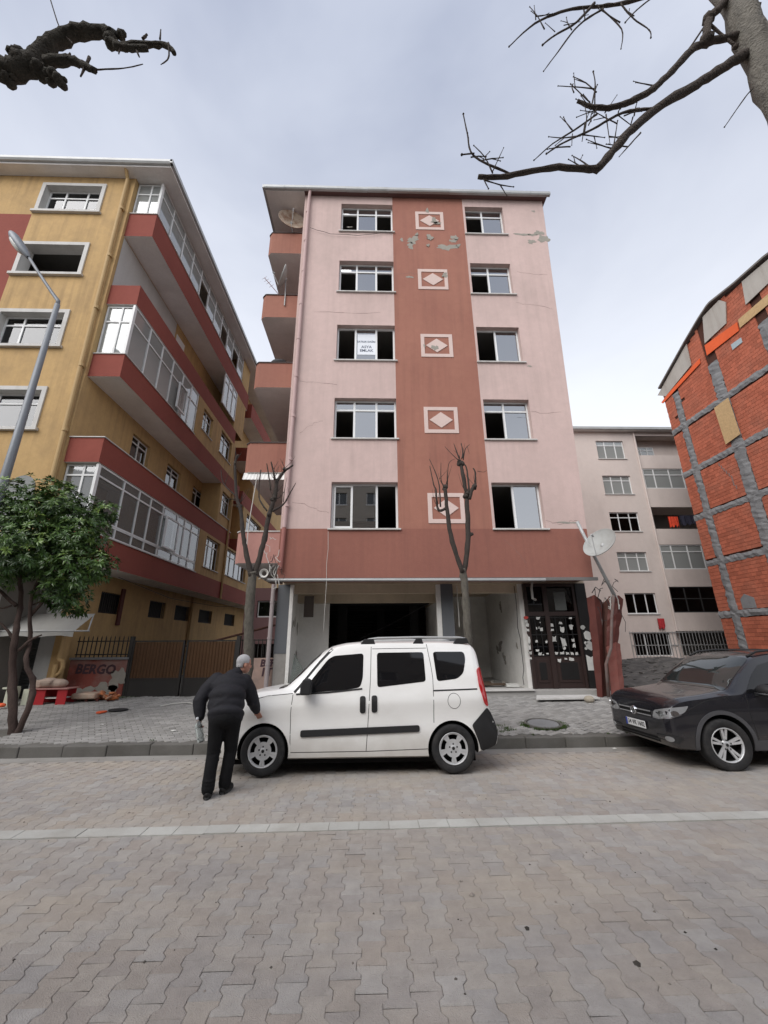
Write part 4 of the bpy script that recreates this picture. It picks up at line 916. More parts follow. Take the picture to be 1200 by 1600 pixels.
    panel([(9.5, 17.5), (9.5, 18.0), (16.7, 18.1), (16.75, 17.6)], .03, osb, 'chipboard_strip', X-.06)
    panel([(18.42, 12.15), (18.45, 14.42), (19.4, 14.38), (19.36, 12.03)], .03, osb, 'chipboard_sheet', X-.13)
    panel([(16.9, 16.8), (16.9, 17.1), (17.5, 17.15), (17.5, 16.8)], .03, M('blue_grey_sheet', (.35, .42, .45), .6, .1, 3, .1), 'patch_sheet', X-.03)
    panel([(20.4, 3.3), (20.4, 3.8), (20.9, 4.05), (21.2, 3.8), (21.2, 3.3)], .02, m_conc, 'cement_patch', X-.03)
    p = MB()
    for a, b in zip(ys, ys[1:]):
        if a < 9.3: continue
        za, zb = ztop(a), ztop(b); vs = [(X-.25, a, za-.08), (X-.25, b, zb-.08), (X-.25, b, zb+.02), (X-.25, a, za+.02), (25, a, za-.08), (25, b, zb-.08), (25, b, zb+.02), (25, a, za+.02)]
        p.add(vs, [(0, 1, 2, 3), (0, 1, 5, 4), (3, 2, 6, 7)])
    p.build('roof', M('roof_edge', (.17, .155, .145), .8, .2, 2, .2), root)
    for pts in ([(19.9, 10.9, 11.2), (19.9, 10.5, 10.9), (19.88, 10.1, 10.3)], ): pass
    crk = MATS['crack']; p = MB(); z = 11.3; y = 20.2
    for i in range(9): p.box(X-.05, X-.031, y-.03, y+.03, z-.2, z); z -= .2; y += rng.choice((-.12, .0, -.1))
    p.build('crack', crk, root)
brick_building()

# ------------------------------------------------------------------ houses across the street, behind the viewer
def opposite():
    wl = M('opposite_render', (.33, .30, .26), .9, .12, .4, .1)
    for nm, lab, x0, x1, H, yo in (('opposite_building', 'grey house front across the street from the pink building', -16, 6.5, 10.5, 0), ('opposite_building', 'low house across the street from the brick building', 6.8, 26, 8.5, 0), ('opposite_building', 'tall house across the street from the yellow building', -40, -16.3, 11, 0), ('opposite_building', 'tall grey block added out of view behind the row for its window reflection', -5.5, 3.2, 21, -12.2)):  # the last block is added for its dark reflection in the lower pink windows
        root = thing(nm, ((x0+x1)/2, -8+yo, .15), lab, 'building', 'houses across the street'); T = lambda u, v, w=0: (u, -6.2+yo+w, v)
        hs = []; n = int((x1-x0)/3.4)
        for k in range(int((H-3.5)/2.9)):
            for i in range(n): a = x0+1+i*(x1-x0-1)/n; hs.append((a, a+1.7, 4.4+2.9*k, 5.8+2.9*k))
        mb = MB(); wallgrid(mb, T, x0, x1, .1, H, hs, .2); mb.quad((x0, -6.2+yo, .1), (x0, -18+yo, .1), (x0, -18+yo, H), (x0, -6.2+yo, H)); mb.quad((x1, -6.2+yo, .1), (x1, -18+yo, .1), (x1, -18+yo, H), (x1, -6.2+yo, H)); mb.quad((x0, -6.2+yo, H), (x1, -6.2+yo, H), (x1, -18+yo, H), (x0, -18+yo, H))
        mb.quad((x0, -18+yo, .1), (x1, -18+yo, .1), (x1, -18+yo, H), (x0, -18+yo, H)); mb.build('wall', wl, root)
        for h in hs:
            p = MB(); p.box(h[0], h[1], -6.42+yo, -6.4+yo, h[2], h[3]); w = p.build('window', M('far_glass', (.03, .035, .04), .1, .1, 1, 0, spec=.6), root)
            p = MB(); m_ = (h[0]+h[1])/2; p.box(m_-.04, m_+.04, -6.4+yo, -6.36+yo, h[2], h[3]); p.box(h[0], h[0]+.07, -6.4+yo, -6.36+yo, h[2], h[3]); p.box(h[1]-.07, h[1], -6.4+yo, -6.36+yo, h[2], h[3]); p.box(h[0]-.08, h[1]+.08, -6.4+yo, -6.1+yo, h[2]-.08, h[2]); p.build('frame', m_upvc, w)
opposite()
# ------------------------------------------------------------------ gate, walls, trees, street lamp
def graffiti(parent, s, size, x, y, z, mat, rot=0):
    text_obj('graffiti', s, size, mat, Matrix.Translation((x, y, z)) @ Matrix.Rotation(R(90), 4, 'X') @ Matrix.Rotation(rot, 4, 'Z') @ Matrix.Shear('XZ', 4, (.12, 0)), parent, .001, .012)

def front_fence():
    rng = random.Random(31)
    redw = M('red_garden_wall', (.22, .062, .048), .9, .2, 1.5, .4, 30, dirt=(.27, .24, .215), dirt_amt=.75, dirt_scale=(1.1, 1.1, 1.3))
    blk = M('black_iron', (.03, .028, .026), .6, .2, 3, .1)
    brn = M('brown_sheet', (.085, .042, .018), .7, .2, 1.5, .2, dirt=(.05, .024, .012), dirt_amt=.5, dirt_scale=(3, 3, .5))
    spray = M('spray_paint', (.06, .032, .04), .7, .2, 4, 0)
    # left wall with railing
    root = thing('garden_wall', (-7.65, 12.3, .35), 'low red wall with black spray paint and iron railing left of the gate', 'wall')
    p = MB(); p.box(-8.48, -6.9, 12.2, 12.42, .25, 1.38); bevel(p.build('wall', redw, root), .02)
    p = MB(); p.box(-8.5, -6.88, 12.17, 12.45, 1.382, 1.44); p.build('coping', m_conc, root)
    p = MB()
    for i in range(13):
        x = -8.42+i*.125; p.box(x-.011, x+.011, 12.30, 12.32, 1.44, 1.97)
        p.add([(x-.011, 12.3, 1.97), (x+.011, 12.3, 1.97), (x+.011, 12.32, 1.97), (x-.011, 12.32, 1.97), (x, 12.31, 2.04)], [(0, 1, 4), (1, 2, 4), (2, 3, 4), (3, 0, 4)])
    p.box(-8.45, -6.9, 12.285, 12.335, 1.86, 1.89); p.box(-8.45, -6.9, 12.285, 12.335, 1.5, 1.53); p.build('railing', blk, root)
    graffiti(root, 'BERGO', .34, -7.72, 12.196, 1.12, spray, -.02)
    for (x, z, rx, rz) in ((-7.1, .85, .2, .3), (-7.35, .6, .25, .2), (-8.0, .55, .3, .14)):
        p = MB(); p.prism(blob(rng, x, z, rx, rz, 16, .4), 'y', 12.195, 12.205); p.build('bare_patch', m_patch, root)
    # gate
    root = thing('yard_gate', (-5.35, 12.3, .35), 'brown sheet metal double gate with black base across the alley', 'gate')
    for x0, x1 in ((-6.83, -5.38), (-5.32, -3.9)):
        p = MB(); p.box(x0, x1, 12.24, 12.29, .36, .86); lf = p.build('base_panel', blk, root)
        n = 15; w_ = (x1-x0-.08)/n
        one = MB(); one.prism([(0, 12.25), (w_*.25, 12.235), (w_*.75, 12.235), (w_*.96, 12.25), (w_*.96, 12.27), (0, 12.27)], 'z', .88, 1.84); me = one.mesh('slat', brn)
        for i in range(n):
            o = bpy.data.objects.new('slat', me); o.location = (x0+.04+i*w_, 0, rng.uniform(-.004, .004)); link(o, lf)
        p = MB(); p.box(x0, x1, 12.232, 12.30, 1.845, 1.885); p.box(x0, x1, 12.232, 12.30, .855, .885); p.box(x0, x0+.045, 12.228, 12.305, .36, 1.89); p.box(x1-.045, x1, 12.228, 12.305, .36, 1.89); p.build('leaf_frame', blk, root)
    for x in (-6.89, -3.86):
        p = MB(); p.box(x-.05, x+.05, 12.22, 12.32, .3, 2.0); p.build('gate_post', blk, root)
    p = MB(); p.tube([(-6.9, 12.9, 1.55), (-5.2, 13.3, 1.8), (-3.2, 13.8, 2.35)], .035, 6); p.build('brace', M('rust_brown', (.07, .03, .02), .8, .2, 4, .2), root)
    # right wall
    root = thing('painted_low_wall', (-3.5, 12.35, .35), 'worn pink and white low wall with black spray paint beside the pink building', 'wall')
    pk = M('worn_pink_wall', (.36, .255, .215), .95, .22, 2, .4, 30, dirt=(.13, .125, .115), dirt_amt=.6, dirt_scale=(2.2, 2.2, 2))
    p = MB(); p.box(-3.82, -2.83, 12.26, 12.5, .25, 1.38); p.build('wall', pk, root)
    p = MB(); p.box(-3.8, -3.42, 12.252, 12.262, .9, 1.36); p.build('white_panel', M('white_paint', (.45, .45, .43), .9, .15, 3, .2), root)
    graffiti(root, 'A', .3, -3.68, 12.249, 1.2, spray); graffiti(root, 'BEP', .26, -2.98, 12.256, 1.24, spray); graffiti(root, '1T', .3, -3.0, 12.256, 1.0, spray)
    p = MB()
    for i in range(9): x = -3.78+i*.115; p.box(x-.01, x+.01, 12.36, 12.38, 1.38, 1.9)
    p.box(-3.82, -2.84, 12.355, 12.385, 1.86, 1.89); p.build('railing', blk, root)
    # wall of the yard behind it
    root = thing('yard_outbuilding', (-3.4, 17, .4), 'dark pink yard outbuilding with barred windows behind the low wall', 'outbuilding')
    dp = M('dull_pink_wall', (.20, .115, .115), .9, .15, 1, .2)
    T = lambda u, v, w=0: (u, 16.5-w, v)
    mb = MB(); wallgrid(mb, T, -5.1, -2.7, .3, 3.9, [(-4.6, -3.1, .9, 1.75), (-4.6, -3.0, 2.75, 3.4)], .15); mb.quad((-5.1, 16.5, .3), (-5.1, 24, .3), (-5.1, 24, 3.9), (-5.1, 16.5, 3.9)); mb.quad((-5.1, 16.5, 3.9), (-2.7, 16.5, 3.9), (-2.7, 24, 3.9), (-5.1, 24, 3.9)); mb.build('wall', dp, root)
    for h in ((-4.6, -3.1, .9, 1.75), (-4.6, -3.0, 2.75, 3.4)):
        window(root, T, *h, m_upvc if h[2] > 2 else blk, g_dim, .08, (1, 1, 1), 0, (), .05)
front_fence()

def bark(name, col, col2, sc_=12):
    return M(name, col, .95, .3, sc_, .9, sc_*4, dirt=col2, dirt_amt=.7, dirt_scale=(sc_*1.3, sc_*1.3, sc_*.5), grain=.15)
def limb(mb, pts, r0, r1, rng, n=7, jit=.0, knob=0, seg=5):
    pts = [Vector(p) for p in pts]; q = []; rr = []
    m = len(pts)-1
    for i in range(m):
        p0, p1, p2, p3 = pts[max(i-1, 0)], pts[i], pts[i+1], pts[min(i+2, m)]
        for k in range(seg):
            t = k/seg; t2, t3 = t*t, t*t*t
            q.append(.5*((2*p1)+(p2-p0)*t+(2*p0-5*p1+4*p2-p3)*t2+(3*p1-p0-3*p2+p3)*t3))
    q.append(pts[-1])
    for i in range(len(q)):
        t = i/(len(q)-1); r_ = r0+(r1-r0)*t
        q[i] = q[i]+Vector((rng.uniform(-1, 1), rng.uniform(-1, 1), rng.uniform(-1, 1)))*jit*r_
        rr.append(r_*(1+rng.uniform(-.09, .12)*(1 if knob == 0 else knob)))
    b0 = len(mb.v); mb.tube(q, rr, n)
    for i in range(b0, len(mb.v)):
        c = q[min((i-b0)//n, len(q)-1)]; v = Vector(mb.v[i]); mb.v[i] = tuple(c+(v-c)*(1+rng.uniform(-.13, .13)))
def lumps(mb, c, r_, rng, k=5):
    for _ in range(k):
        d = Vector((rng.uniform(-1, 1), rng.uniform(-1, 1), rng.uniform(-1, 1)))*r_*.55
        mb.ell(Vector(c)+d, (r_*rng.uniform(.5, .85),)*3, 7, 5)

def bare_trees():
    bk = bark('bare_bark', (.058, .048, .042), (.030, .027, .025), 14)
    lich = bark('lichen_bark', (.12, .11, .092), (.040, .036, .033), 16)
    # tree in front of the terracotta stripe
    rng = random.Random(41); Y = 9.0
    P = lambda L, dy=0, k=0: [(x, Y+dy+k*i, z) for i, (x, z) in enumerate(L)]
    root = thing('pollarded_tree', (2.0, Y, pavz(Y)), 'bare pollarded street tree behind the white van', 'tree')
    t = MB(); limb(t, P([(1.98, pavz(Y)-.1), (2.0, 1.0), (2.07, 1.88), (2.08, 2.51), (2.07, 3.13), (2.05, 3.36)]), .095, .072, rng, 9, .1)
    t.build('trunk', lich, root, True)
    t = MB(); limb(t, P([(2.05, 3.28), (1.84, 3.98), (1.75, 4.73), (1.72, 5.26)], -.03, -.06), .055, .045, rng, 8, .12); lumps(t, (1.72, Y-.2, 5.28), .07, rng)
    limb(t, P([(1.72, 4.77), (1.54, 4.75), (1.51, 5.22), (1.46, 5.39), (1.39, 5.86)], -.15), .032, .009, rng, 6, .15); limb(t, P([(1.59, 4.8), (1.57, 5.45), (1.38, 6.02)], -.2), .02, .006, rng, 5, .15)
    limb(t, P([(1.72, 5.26), (1.63, 5.45), (1.64, 5.88)], -.2, -.05), .018, .005, rng, 5, .15); limb(t, P([(1.78, 5.29), (1.83, 5.86), (1.98, 5.98)], -.2, -.05), .012, .004, rng, 5, .15); limb(t, P([(1.6, 5.5), (1.8, 5.75)], -.2, .1), .008, .003, rng, 4)
    t.build('limb', bk, root, True)
    t = MB(); limb(t, P([(2.07, 3.28), (2.21, 3.86), (2.27, 4.42), (2.3, 5.06), (2.3, 5.32), (2.25, 5.9), (2.23, 6.14)], .02, .03), .062, .04, rng, 8, .12)
    lumps(t, (2.3, Y+.1, 5.2), .075, rng, 7); lumps(t, (2.23, Y+.2, 6.1), .08, rng, 6); lumps(t, (2.33, Y+.05, 4.2), .05, rng, 4); lumps(t, (2.52, Y+.1, 5.4), .055, rng, 4)
    for L, a, b in (([(2.2, 6.14), (2.11, 6.21), (1.85, 6.55)], .015, .005), ([(2.18, 6.18), (2.12, 6.39), (2.07, 6.6)], .02, .006), ([(2.3, 6.18), (2.38, 6.5), (2.51, 6.64)], .016, .005), ([(2.36, 5.09), (2.46, 5.39), (2.54, 5.41)], .045, .04), ([(2.54, 5.41), (2.59, 5.83), (2.55, 5.97)], .022, .016), ([(2.37, 5.26), (2.37, 5.63), (2.35, 5.97), (2.26, 6.07)], .026, .014), ([(2.6, 5.82), (2.75, 5.8), (2.85, 5.85)], .008, .003), ([(2.26, 6.2), (2.3, 6.4), (2.28, 6.66)], .02, .01), ([(2.4, 6.5), (2.44, 6.3)], .006, .003), ([(2.15, 6.3), (2.05, 6.42)], .006, .003)):
        limb(t, P(L, rng.uniform(.05, .2), rng.uniform(-.04, .04)), a, b, rng, 6, .15)
    t.build('limb', bk, root, True)
    for kx, ky, kz in ((1.72, -.2, 5.28), (2.23, .2, 6.14), (2.3, .1, 5.25), (1.54, -.15, 4.78), (2.53, .1, 5.45)):
        for _ in range(4):
            p0 = Vector((kx, Y+ky, kz)); d = Vector((rng.uniform(-.45, .45), rng.uniform(-.4, .4), rng.uniform(.6, 1))).normalized(); ln = rng.uniform(.18, .5); s_ = MB()
            limb(s_, [p0, p0+d*ln*.5+Vector((rng.uniform(-.03, .03), 0, 0)), p0+d*ln+Vector((0, 0, .06))], .008, .0025, rng, 5, .1, 0, 3); s_.build('shoot', bk, root, True)
    # tree in front of the alley
    rng = random.Random(43); Y = 9.3
    root = thing('pollarded_tree', (-2.7, Y, pavz(Y)), 'bare pollarded street tree in front of the alley, left of the pink building', 'tree')
    t = MB(); limb(t, P([(-2.66, pavz(Y)-.1), (-2.67, .9), (-2.69, 1.55), (-2.75, 2.37), (-2.77, 3.15), (-2.76, 3.36)]), .115, .09, rng, 10, .1)
    t.build('trunk', lich, root, True)
    t = MB(); limb(t, P([(-2.74, 3.25), (-2.63, 3.86), (-2.57, 4.29), (-2.56, 4.63), (-2.45, 5.25), (-2.43, 5.73)], .03, .03), .068, .05, rng, 8, .12); lumps(t, (-2.46, Y+.15, 5.2), .075, rng, 6); lumps(t, (-2.5, Y+.1, 4.8), .06, rng, 4); lumps(t, (-2.25, Y+.2, 6.05), .055, rng, 5)
    for L, a, b in (([(-2.43, 5.7), (-2.33, 5.9), (-2.25, 6.03), (-2.07, 6.2)], .045, .022), ([(-2.45, 4.88), (-2.18, 5.06), (-2.05, 5.29), (-1.9, 5.57)], .03, .007), ([(-2.2, 5.11), (-2.19, 5.45), (-2.16, 5.77)], .014, .004), ([(-2.45, 5.23), (-2.34, 5.25), (-2.21, 5.45)], .014, .006), ([(-2.45, 5.69), (-2.5, 5.93), (-2.56, 6.15)], .03, .016), ([(-2.52, 5.4), (-2.64, 5.97), (-2.67, 6.11)], .02, .01), ([(-2.05, 5.3), (-2.12, 5.5)], .006, .003), ([(-2.6, 4.9), (-2.84, 5.29), (-2.87, 6.03)], .022, .016), ([(-2.5, 6.0), (-2.4, 6.2)], .008, .003), ([(-2.3, 5.9), (-2.35, 6.15)], .01, .004)):
        limb(t, P(L, rng.uniform(0, .2), rng.uniform(-.05, .05)), a, b, rng, 6, .15)
    t.build('limb', bk, root, True)
    t = MB(); limb(t, P([(-2.78, 3.25), (-2.95, 3.86), (-3.05, 4.26), (-3.15, 4.82), (-3.28, 5.17), (-3.39, 6.01), (-3.33, 6.25)], -.03, -.03), .06, .025, rng, 8, .12); lumps(t, (-3.2, Y-.1, 4.95), .06, rng, 5); lumps(t, (-3.37, Y-.2, 6.0), .04, rng, 4)
    limb(t, P([(-3.28, 5.17), (-3.64, 5.52), (-3.74, 5.88)], -.12), .02, .006, rng, 6, .15); limb(t, P([(-3.6, 5.5), (-3.55, 5.8)], -.12), .008, .003, rng, 5); limb(t, P([(-3.2, 5.1), (-3.5, 5.12)], -.12), .012, .009, rng, 5)
    t.build('limb', bk, root, True)
    for kx, ky, kz in ((-2.46, .15, 5.25), (-2.25, .2, 6.08), (-3.38, -.2, 6.05), (-3.22, -.1, 5.0), (-2.5, .1, 5.75)):
        for _ in range(4):
            p0 = Vector((kx, Y+ky, kz)); d = Vector((rng.uniform(-.5, .5), rng.uniform(-.4, .4), rng.uniform(.5, 1))).normalized(); ln = rng.uniform(.15, .45); s_ = MB()
            limb(s_, [p0, p0+d*ln*.5+Vector((rng.uniform(-.03, .03), 0, 0)), p0+d*ln+Vector((0, 0, .05))], .008, .0025, rng, 5, .1, 0, 3); s_.build('shoot', bk, root, True)
    # tree over the viewer's right shoulder
    rng = random.Random(47); Y = 1.2
    pale = bark('pale_mottled_bark', (.25, .235, .205), (.105, .098, .088), 18); tw = bark('twig_bark', (.10, .082, .07), (.055, .046, .042), 20)
    root = thing('overhanging_tree', (2.05, Y, .15), 'pale barked bare tree leaning in at the upper right with long branches', 'tree')
    t = MB(); limb(t, [(2.1, Y, .1), (2.06, Y, 1.5), (2.05, Y, 2.9), (2.03, Y, 3.89), (2.025, Y, 4.31), (2.01, Y, 4.77), (2.03, Y, 5.24), (2.06, Y+.05, 5.8), (2.1, Y, 6.6)], .088, .056, rng, 14, .03)
    t.build('trunk', pale, root, True)
    br = [([(1.97, 4.76), (1.84, 4.65), (1.66, 4.5), (1.36, 4.26), (1.16, 4.04), (1.02, 3.85), (.97, 3.83), (.79, 3.83), (.59, 3.77), (.46, 3.76)], .047, .0135),
          ([(2.0, 4.91), (1.88, 4.87), (1.69, 4.78), (1.51, 4.56), (1.37, 4.4), (1.24, 4.3), (1.13, 4.25), (1.04, 4.25), (.98, 4.29)], .036, .013), ([(2.0, 5.26), (1.89, 5.12), (1.82, 5.03), (1.75, 4.82)], .035, .03),
          ([(1.89, 5.14), (1.64, 4.75), (1.45, 4.51), (1.31, 4.36)], .009, .006), ([(1.35, 4.26), (1.19, 4.22), (1.02, 4.09), (.87, 3.99), (.78, 3.91)], .012, .004), ([(1.07, 4.22), (.94, 4.1), (.83, 4.01), (.73, 3.9)], .008, .003),
          ([(.6, 3.78), (.45, 3.88), (.43, 4.03), (.42, 4.16)], .008, .004), ([(.45, 3.89), (.39, 3.86)], .005, .005), ([(.52, 3.77), (.58, 3.91)], .004, .002), ([(.48, 3.76), (.5, 3.69)], .005, .003),
          ([(2.0, 5.6), (1.75, 5.4), (1.42, 5.21), (1.23, 5.16), (1.06, 5.12), (.87, 4.99), (.71, 4.78)], .026, .004), ([(1.22, 5.17), (1.09, 4.98), (.95, 4.85), (.88, 4.77)], .011, .005), ([(1.26, 5.12), (1.1, 4.96), (.96, 4.73), (.86, 4.56)], .009, .003), ([(1.26, 5.12), (1.34, 4.96), (1.31, 4.8)], .007, .003), ([(1.37, 5.18), (1.42, 5.05), (1.49, 4.96), (1.49, 4.9)], .007, .004), ([(1.62, 5.3), (1.55, 5.22), (1.43, 5.08), (1.34, 4.95)], .007, .004), ([(.87, 4.99), (.88, 5.13)], .005, .002),
          ([(1.04, 4.24), (1.09, 4.41), (1.1, 4.53)], .006, .004), ([(1.07, 4.27), (1.1, 4.41), (1.13, 4.49)], .006, .003), ([(1.04, 4.28), (.96, 4.4)], .005, .003), ([(1.12, 4.25), (1.22, 4.42)], .005, .002), ([(1.11, 4.21), (1.09, 4.0)], .005, .002), ([(1.11, 4.0), (1.16, 4.17)], .005, .003), ([(1.25, 4.08), (1.14, 3.94), (1.11, 3.9)], .006, .002), ([(1.91, 4.46), (1.85, 4.39), (1.69, 4.17)], .006, .003), ([(1.98, 4.75), (2.04, 4.87), (2.19, 5.26)], .022, .018), ([(1.0, 4.1), (1.05, 4.2)], .005, .002), ([(.92, 4.05), (.9, 3.96)], .004, .002), ([(1.0, 4.15), (.97, 4.03)], .005, .002), ([(1.25, 4.22), (1.22, 4.13)], .005, .003), ([(1.18, 4.22), (1.26, 4.14)], .004, .002), ([(2.1, 5.0), (2.25, 5.0)], .006, .003), ([(.95, 4.85), (.9, 4.9)], .004, .002), ([(1.0, 4.9), (1.08, 4.9)], .004, .002), ([(1.82, 4.98), (1.9, 4.78)], .012, .012)]
    for i, (L, a, b) in enumerate(br):
        a, b = a*(.56 if a > .02 else .62), b*.66; t = MB(); dy = rng.uniform(-.03, .03)/len(L); limb(t, [(x, Y+dy*(k+1), z) for k, (x, z) in enumerate(L)], a, b, rng, 8 if a > .02 else 5, .12)
        if a > .02: t.build('branch', tw if i != 0 and i != 1 else tw, root, True)
        else:
            e = L[-1]; t.ell((e[0], Y+dy*len(L), e[1]), (b*1.9,)*3, 6, 4); m_ = L[len(L)//2]; t.ell((m_[0], Y+dy*(len(L)//2+1), m_[1]), (b*1.7,)*3, 6, 4); t.build('twig', tw, root, True)
    for L, a, b in br:            # fine forking twigs along every branch
        for _ in range(3 if len(L) > 4 else 1):
            k = rng.randrange(1, max(2, len(L)-1)); t0 = rng.random(); p0 = Vector((L[k-1][0]+(L[k][0]-L[k-1][0])*t0, Y, L[k-1][1]+(L[k][1]-L[k-1][1])*t0))
            if p0.x > 1.7: continue
            an = rng.uniform(-.4, 3.5); ln = rng.uniform(.06, .17); d = Vector((math.cos(an)*-1, rng.uniform(-.3, .3), math.sin(an)))
            t = MB(); p1 = p0+d*ln*.55+Vector((0, 0, .01)); p2 = p1+(d+Vector((rng.uniform(-.5, .5), 0, rng.uniform(-.2, .6)))).normalized()*ln*.5
            limb(t, [p0, p1, p2], .0035, .0016, rng, 5, .1, 0, 3); q = p1+(d+Vector((rng.uniform(-1, 1), rng.uniform(-.3, .3), rng.uniform(-.6, .6)))).normalized()*ln*.4
            limb(t, [p1, p1.lerp(q, .5), q], .0024, .0013, rng, 4, .1, 0, 2); t.ell(p2, (.0035,)*3, 5, 4); t.ell(q, (.003,)*3, 5, 4); t.build('twig', tw, root, True)
    # tree at the upper left, only a pruned limb reaches into view
    rng = random.Random(49); Y = 1.3; mossy = bark('mossy_bark', (.075, .068, .055), (.032, .031, .026), 22)
    root = thing('gnarled_tree', (-2.9, Y, .15), 'dark gnarled pruned limb of a tree reaching in at the upper left', 'tree')
    t = MB(); limb(t, [(-2.95, Y, .1), (-2.9, Y, 2), (-2.8, Y, 3.6), (-2.6, Y, 4.3), (-2.2, Y, 4.58), (-1.95, Y, 4.63)], .13, .07, rng, 12, .1); t.build('trunk', mossy, root, True)
    t = MB(); limb(t, [(-2.0, Y, 4.62), (-1.85, Y, 4.61), (-1.78, Y, 4.66), (-1.735, Y, 4.78), (-1.67, Y, 4.90), (-1.58, Y, 4.965), (-1.48, Y, 4.975), (-1.41, Y, 4.95), (-1.40, Y, 4.88), (-1.34, Y, 4.85), (-1.23, Y, 4.87), (-1.11, Y, 4.87), (-1.05, Y, 4.80)], .052, .010, rng, 11, .12, 1.4)
    for c, r_ in (((-1.86, Y, 4.76), .06), ((-1.80, Y, 4.68), .085), ((-1.72, Y, 4.64), .07), ((-1.63, Y, 4.565), .05), ((-1.58, Y, 4.54), .042), ((-1.36, Y, 4.95), .036), ((-1.40, Y, 4.88), .045), ((-1.84, Y, 4.55), .05)): lumps(t, c, r_*.66, rng, 7)
    t.build('limb', mossy, root, True)
    for L, a, b in (([(-1.68, 4.67), (-1.57, 4.69), (-1.5, 4.665), (-1.42, 4.61)], .026, .016), ([(-1.36, 4.83), (-1.28, 4.815), (-1.19, 4.815)], .02, .014), ([(-1.58, 4.83), (-1.6, 4.86), (-1.68, 4.97), (-1.82, 5.3)], .004, .003), ([(-1.42, 4.62), (-1.28, 4.64), (-1.19, 4.68)], .004, .002), ([(-1.47, 4.72), (-1.48, 4.56)], .008, .004), ([(-1.23, 4.9), (-1.215, 4.94)], .008, .006), ([(-1.14, 4.9), (-1.15, 4.99)], .005, .003), ([(-1.09, 4.87), (-1.07, 4.74), (-1.1, 4.68)], .005, .002), ([(-1.25, 4.81), (-1.22, 4.74)], .006, .004), ([(-1.58, 4.71), (-1.575, 4.75)], .007, .005), ([(-1.33, 4.82), (-1.33, 4.76)], .005, .003)):
        t = MB(); limb(t, [(x, Y-.01, z) for x, z in L], a, b, rng, 6, .1); t.build('twig', mossy if a > .01 else tw, root, True)
bare_trees()

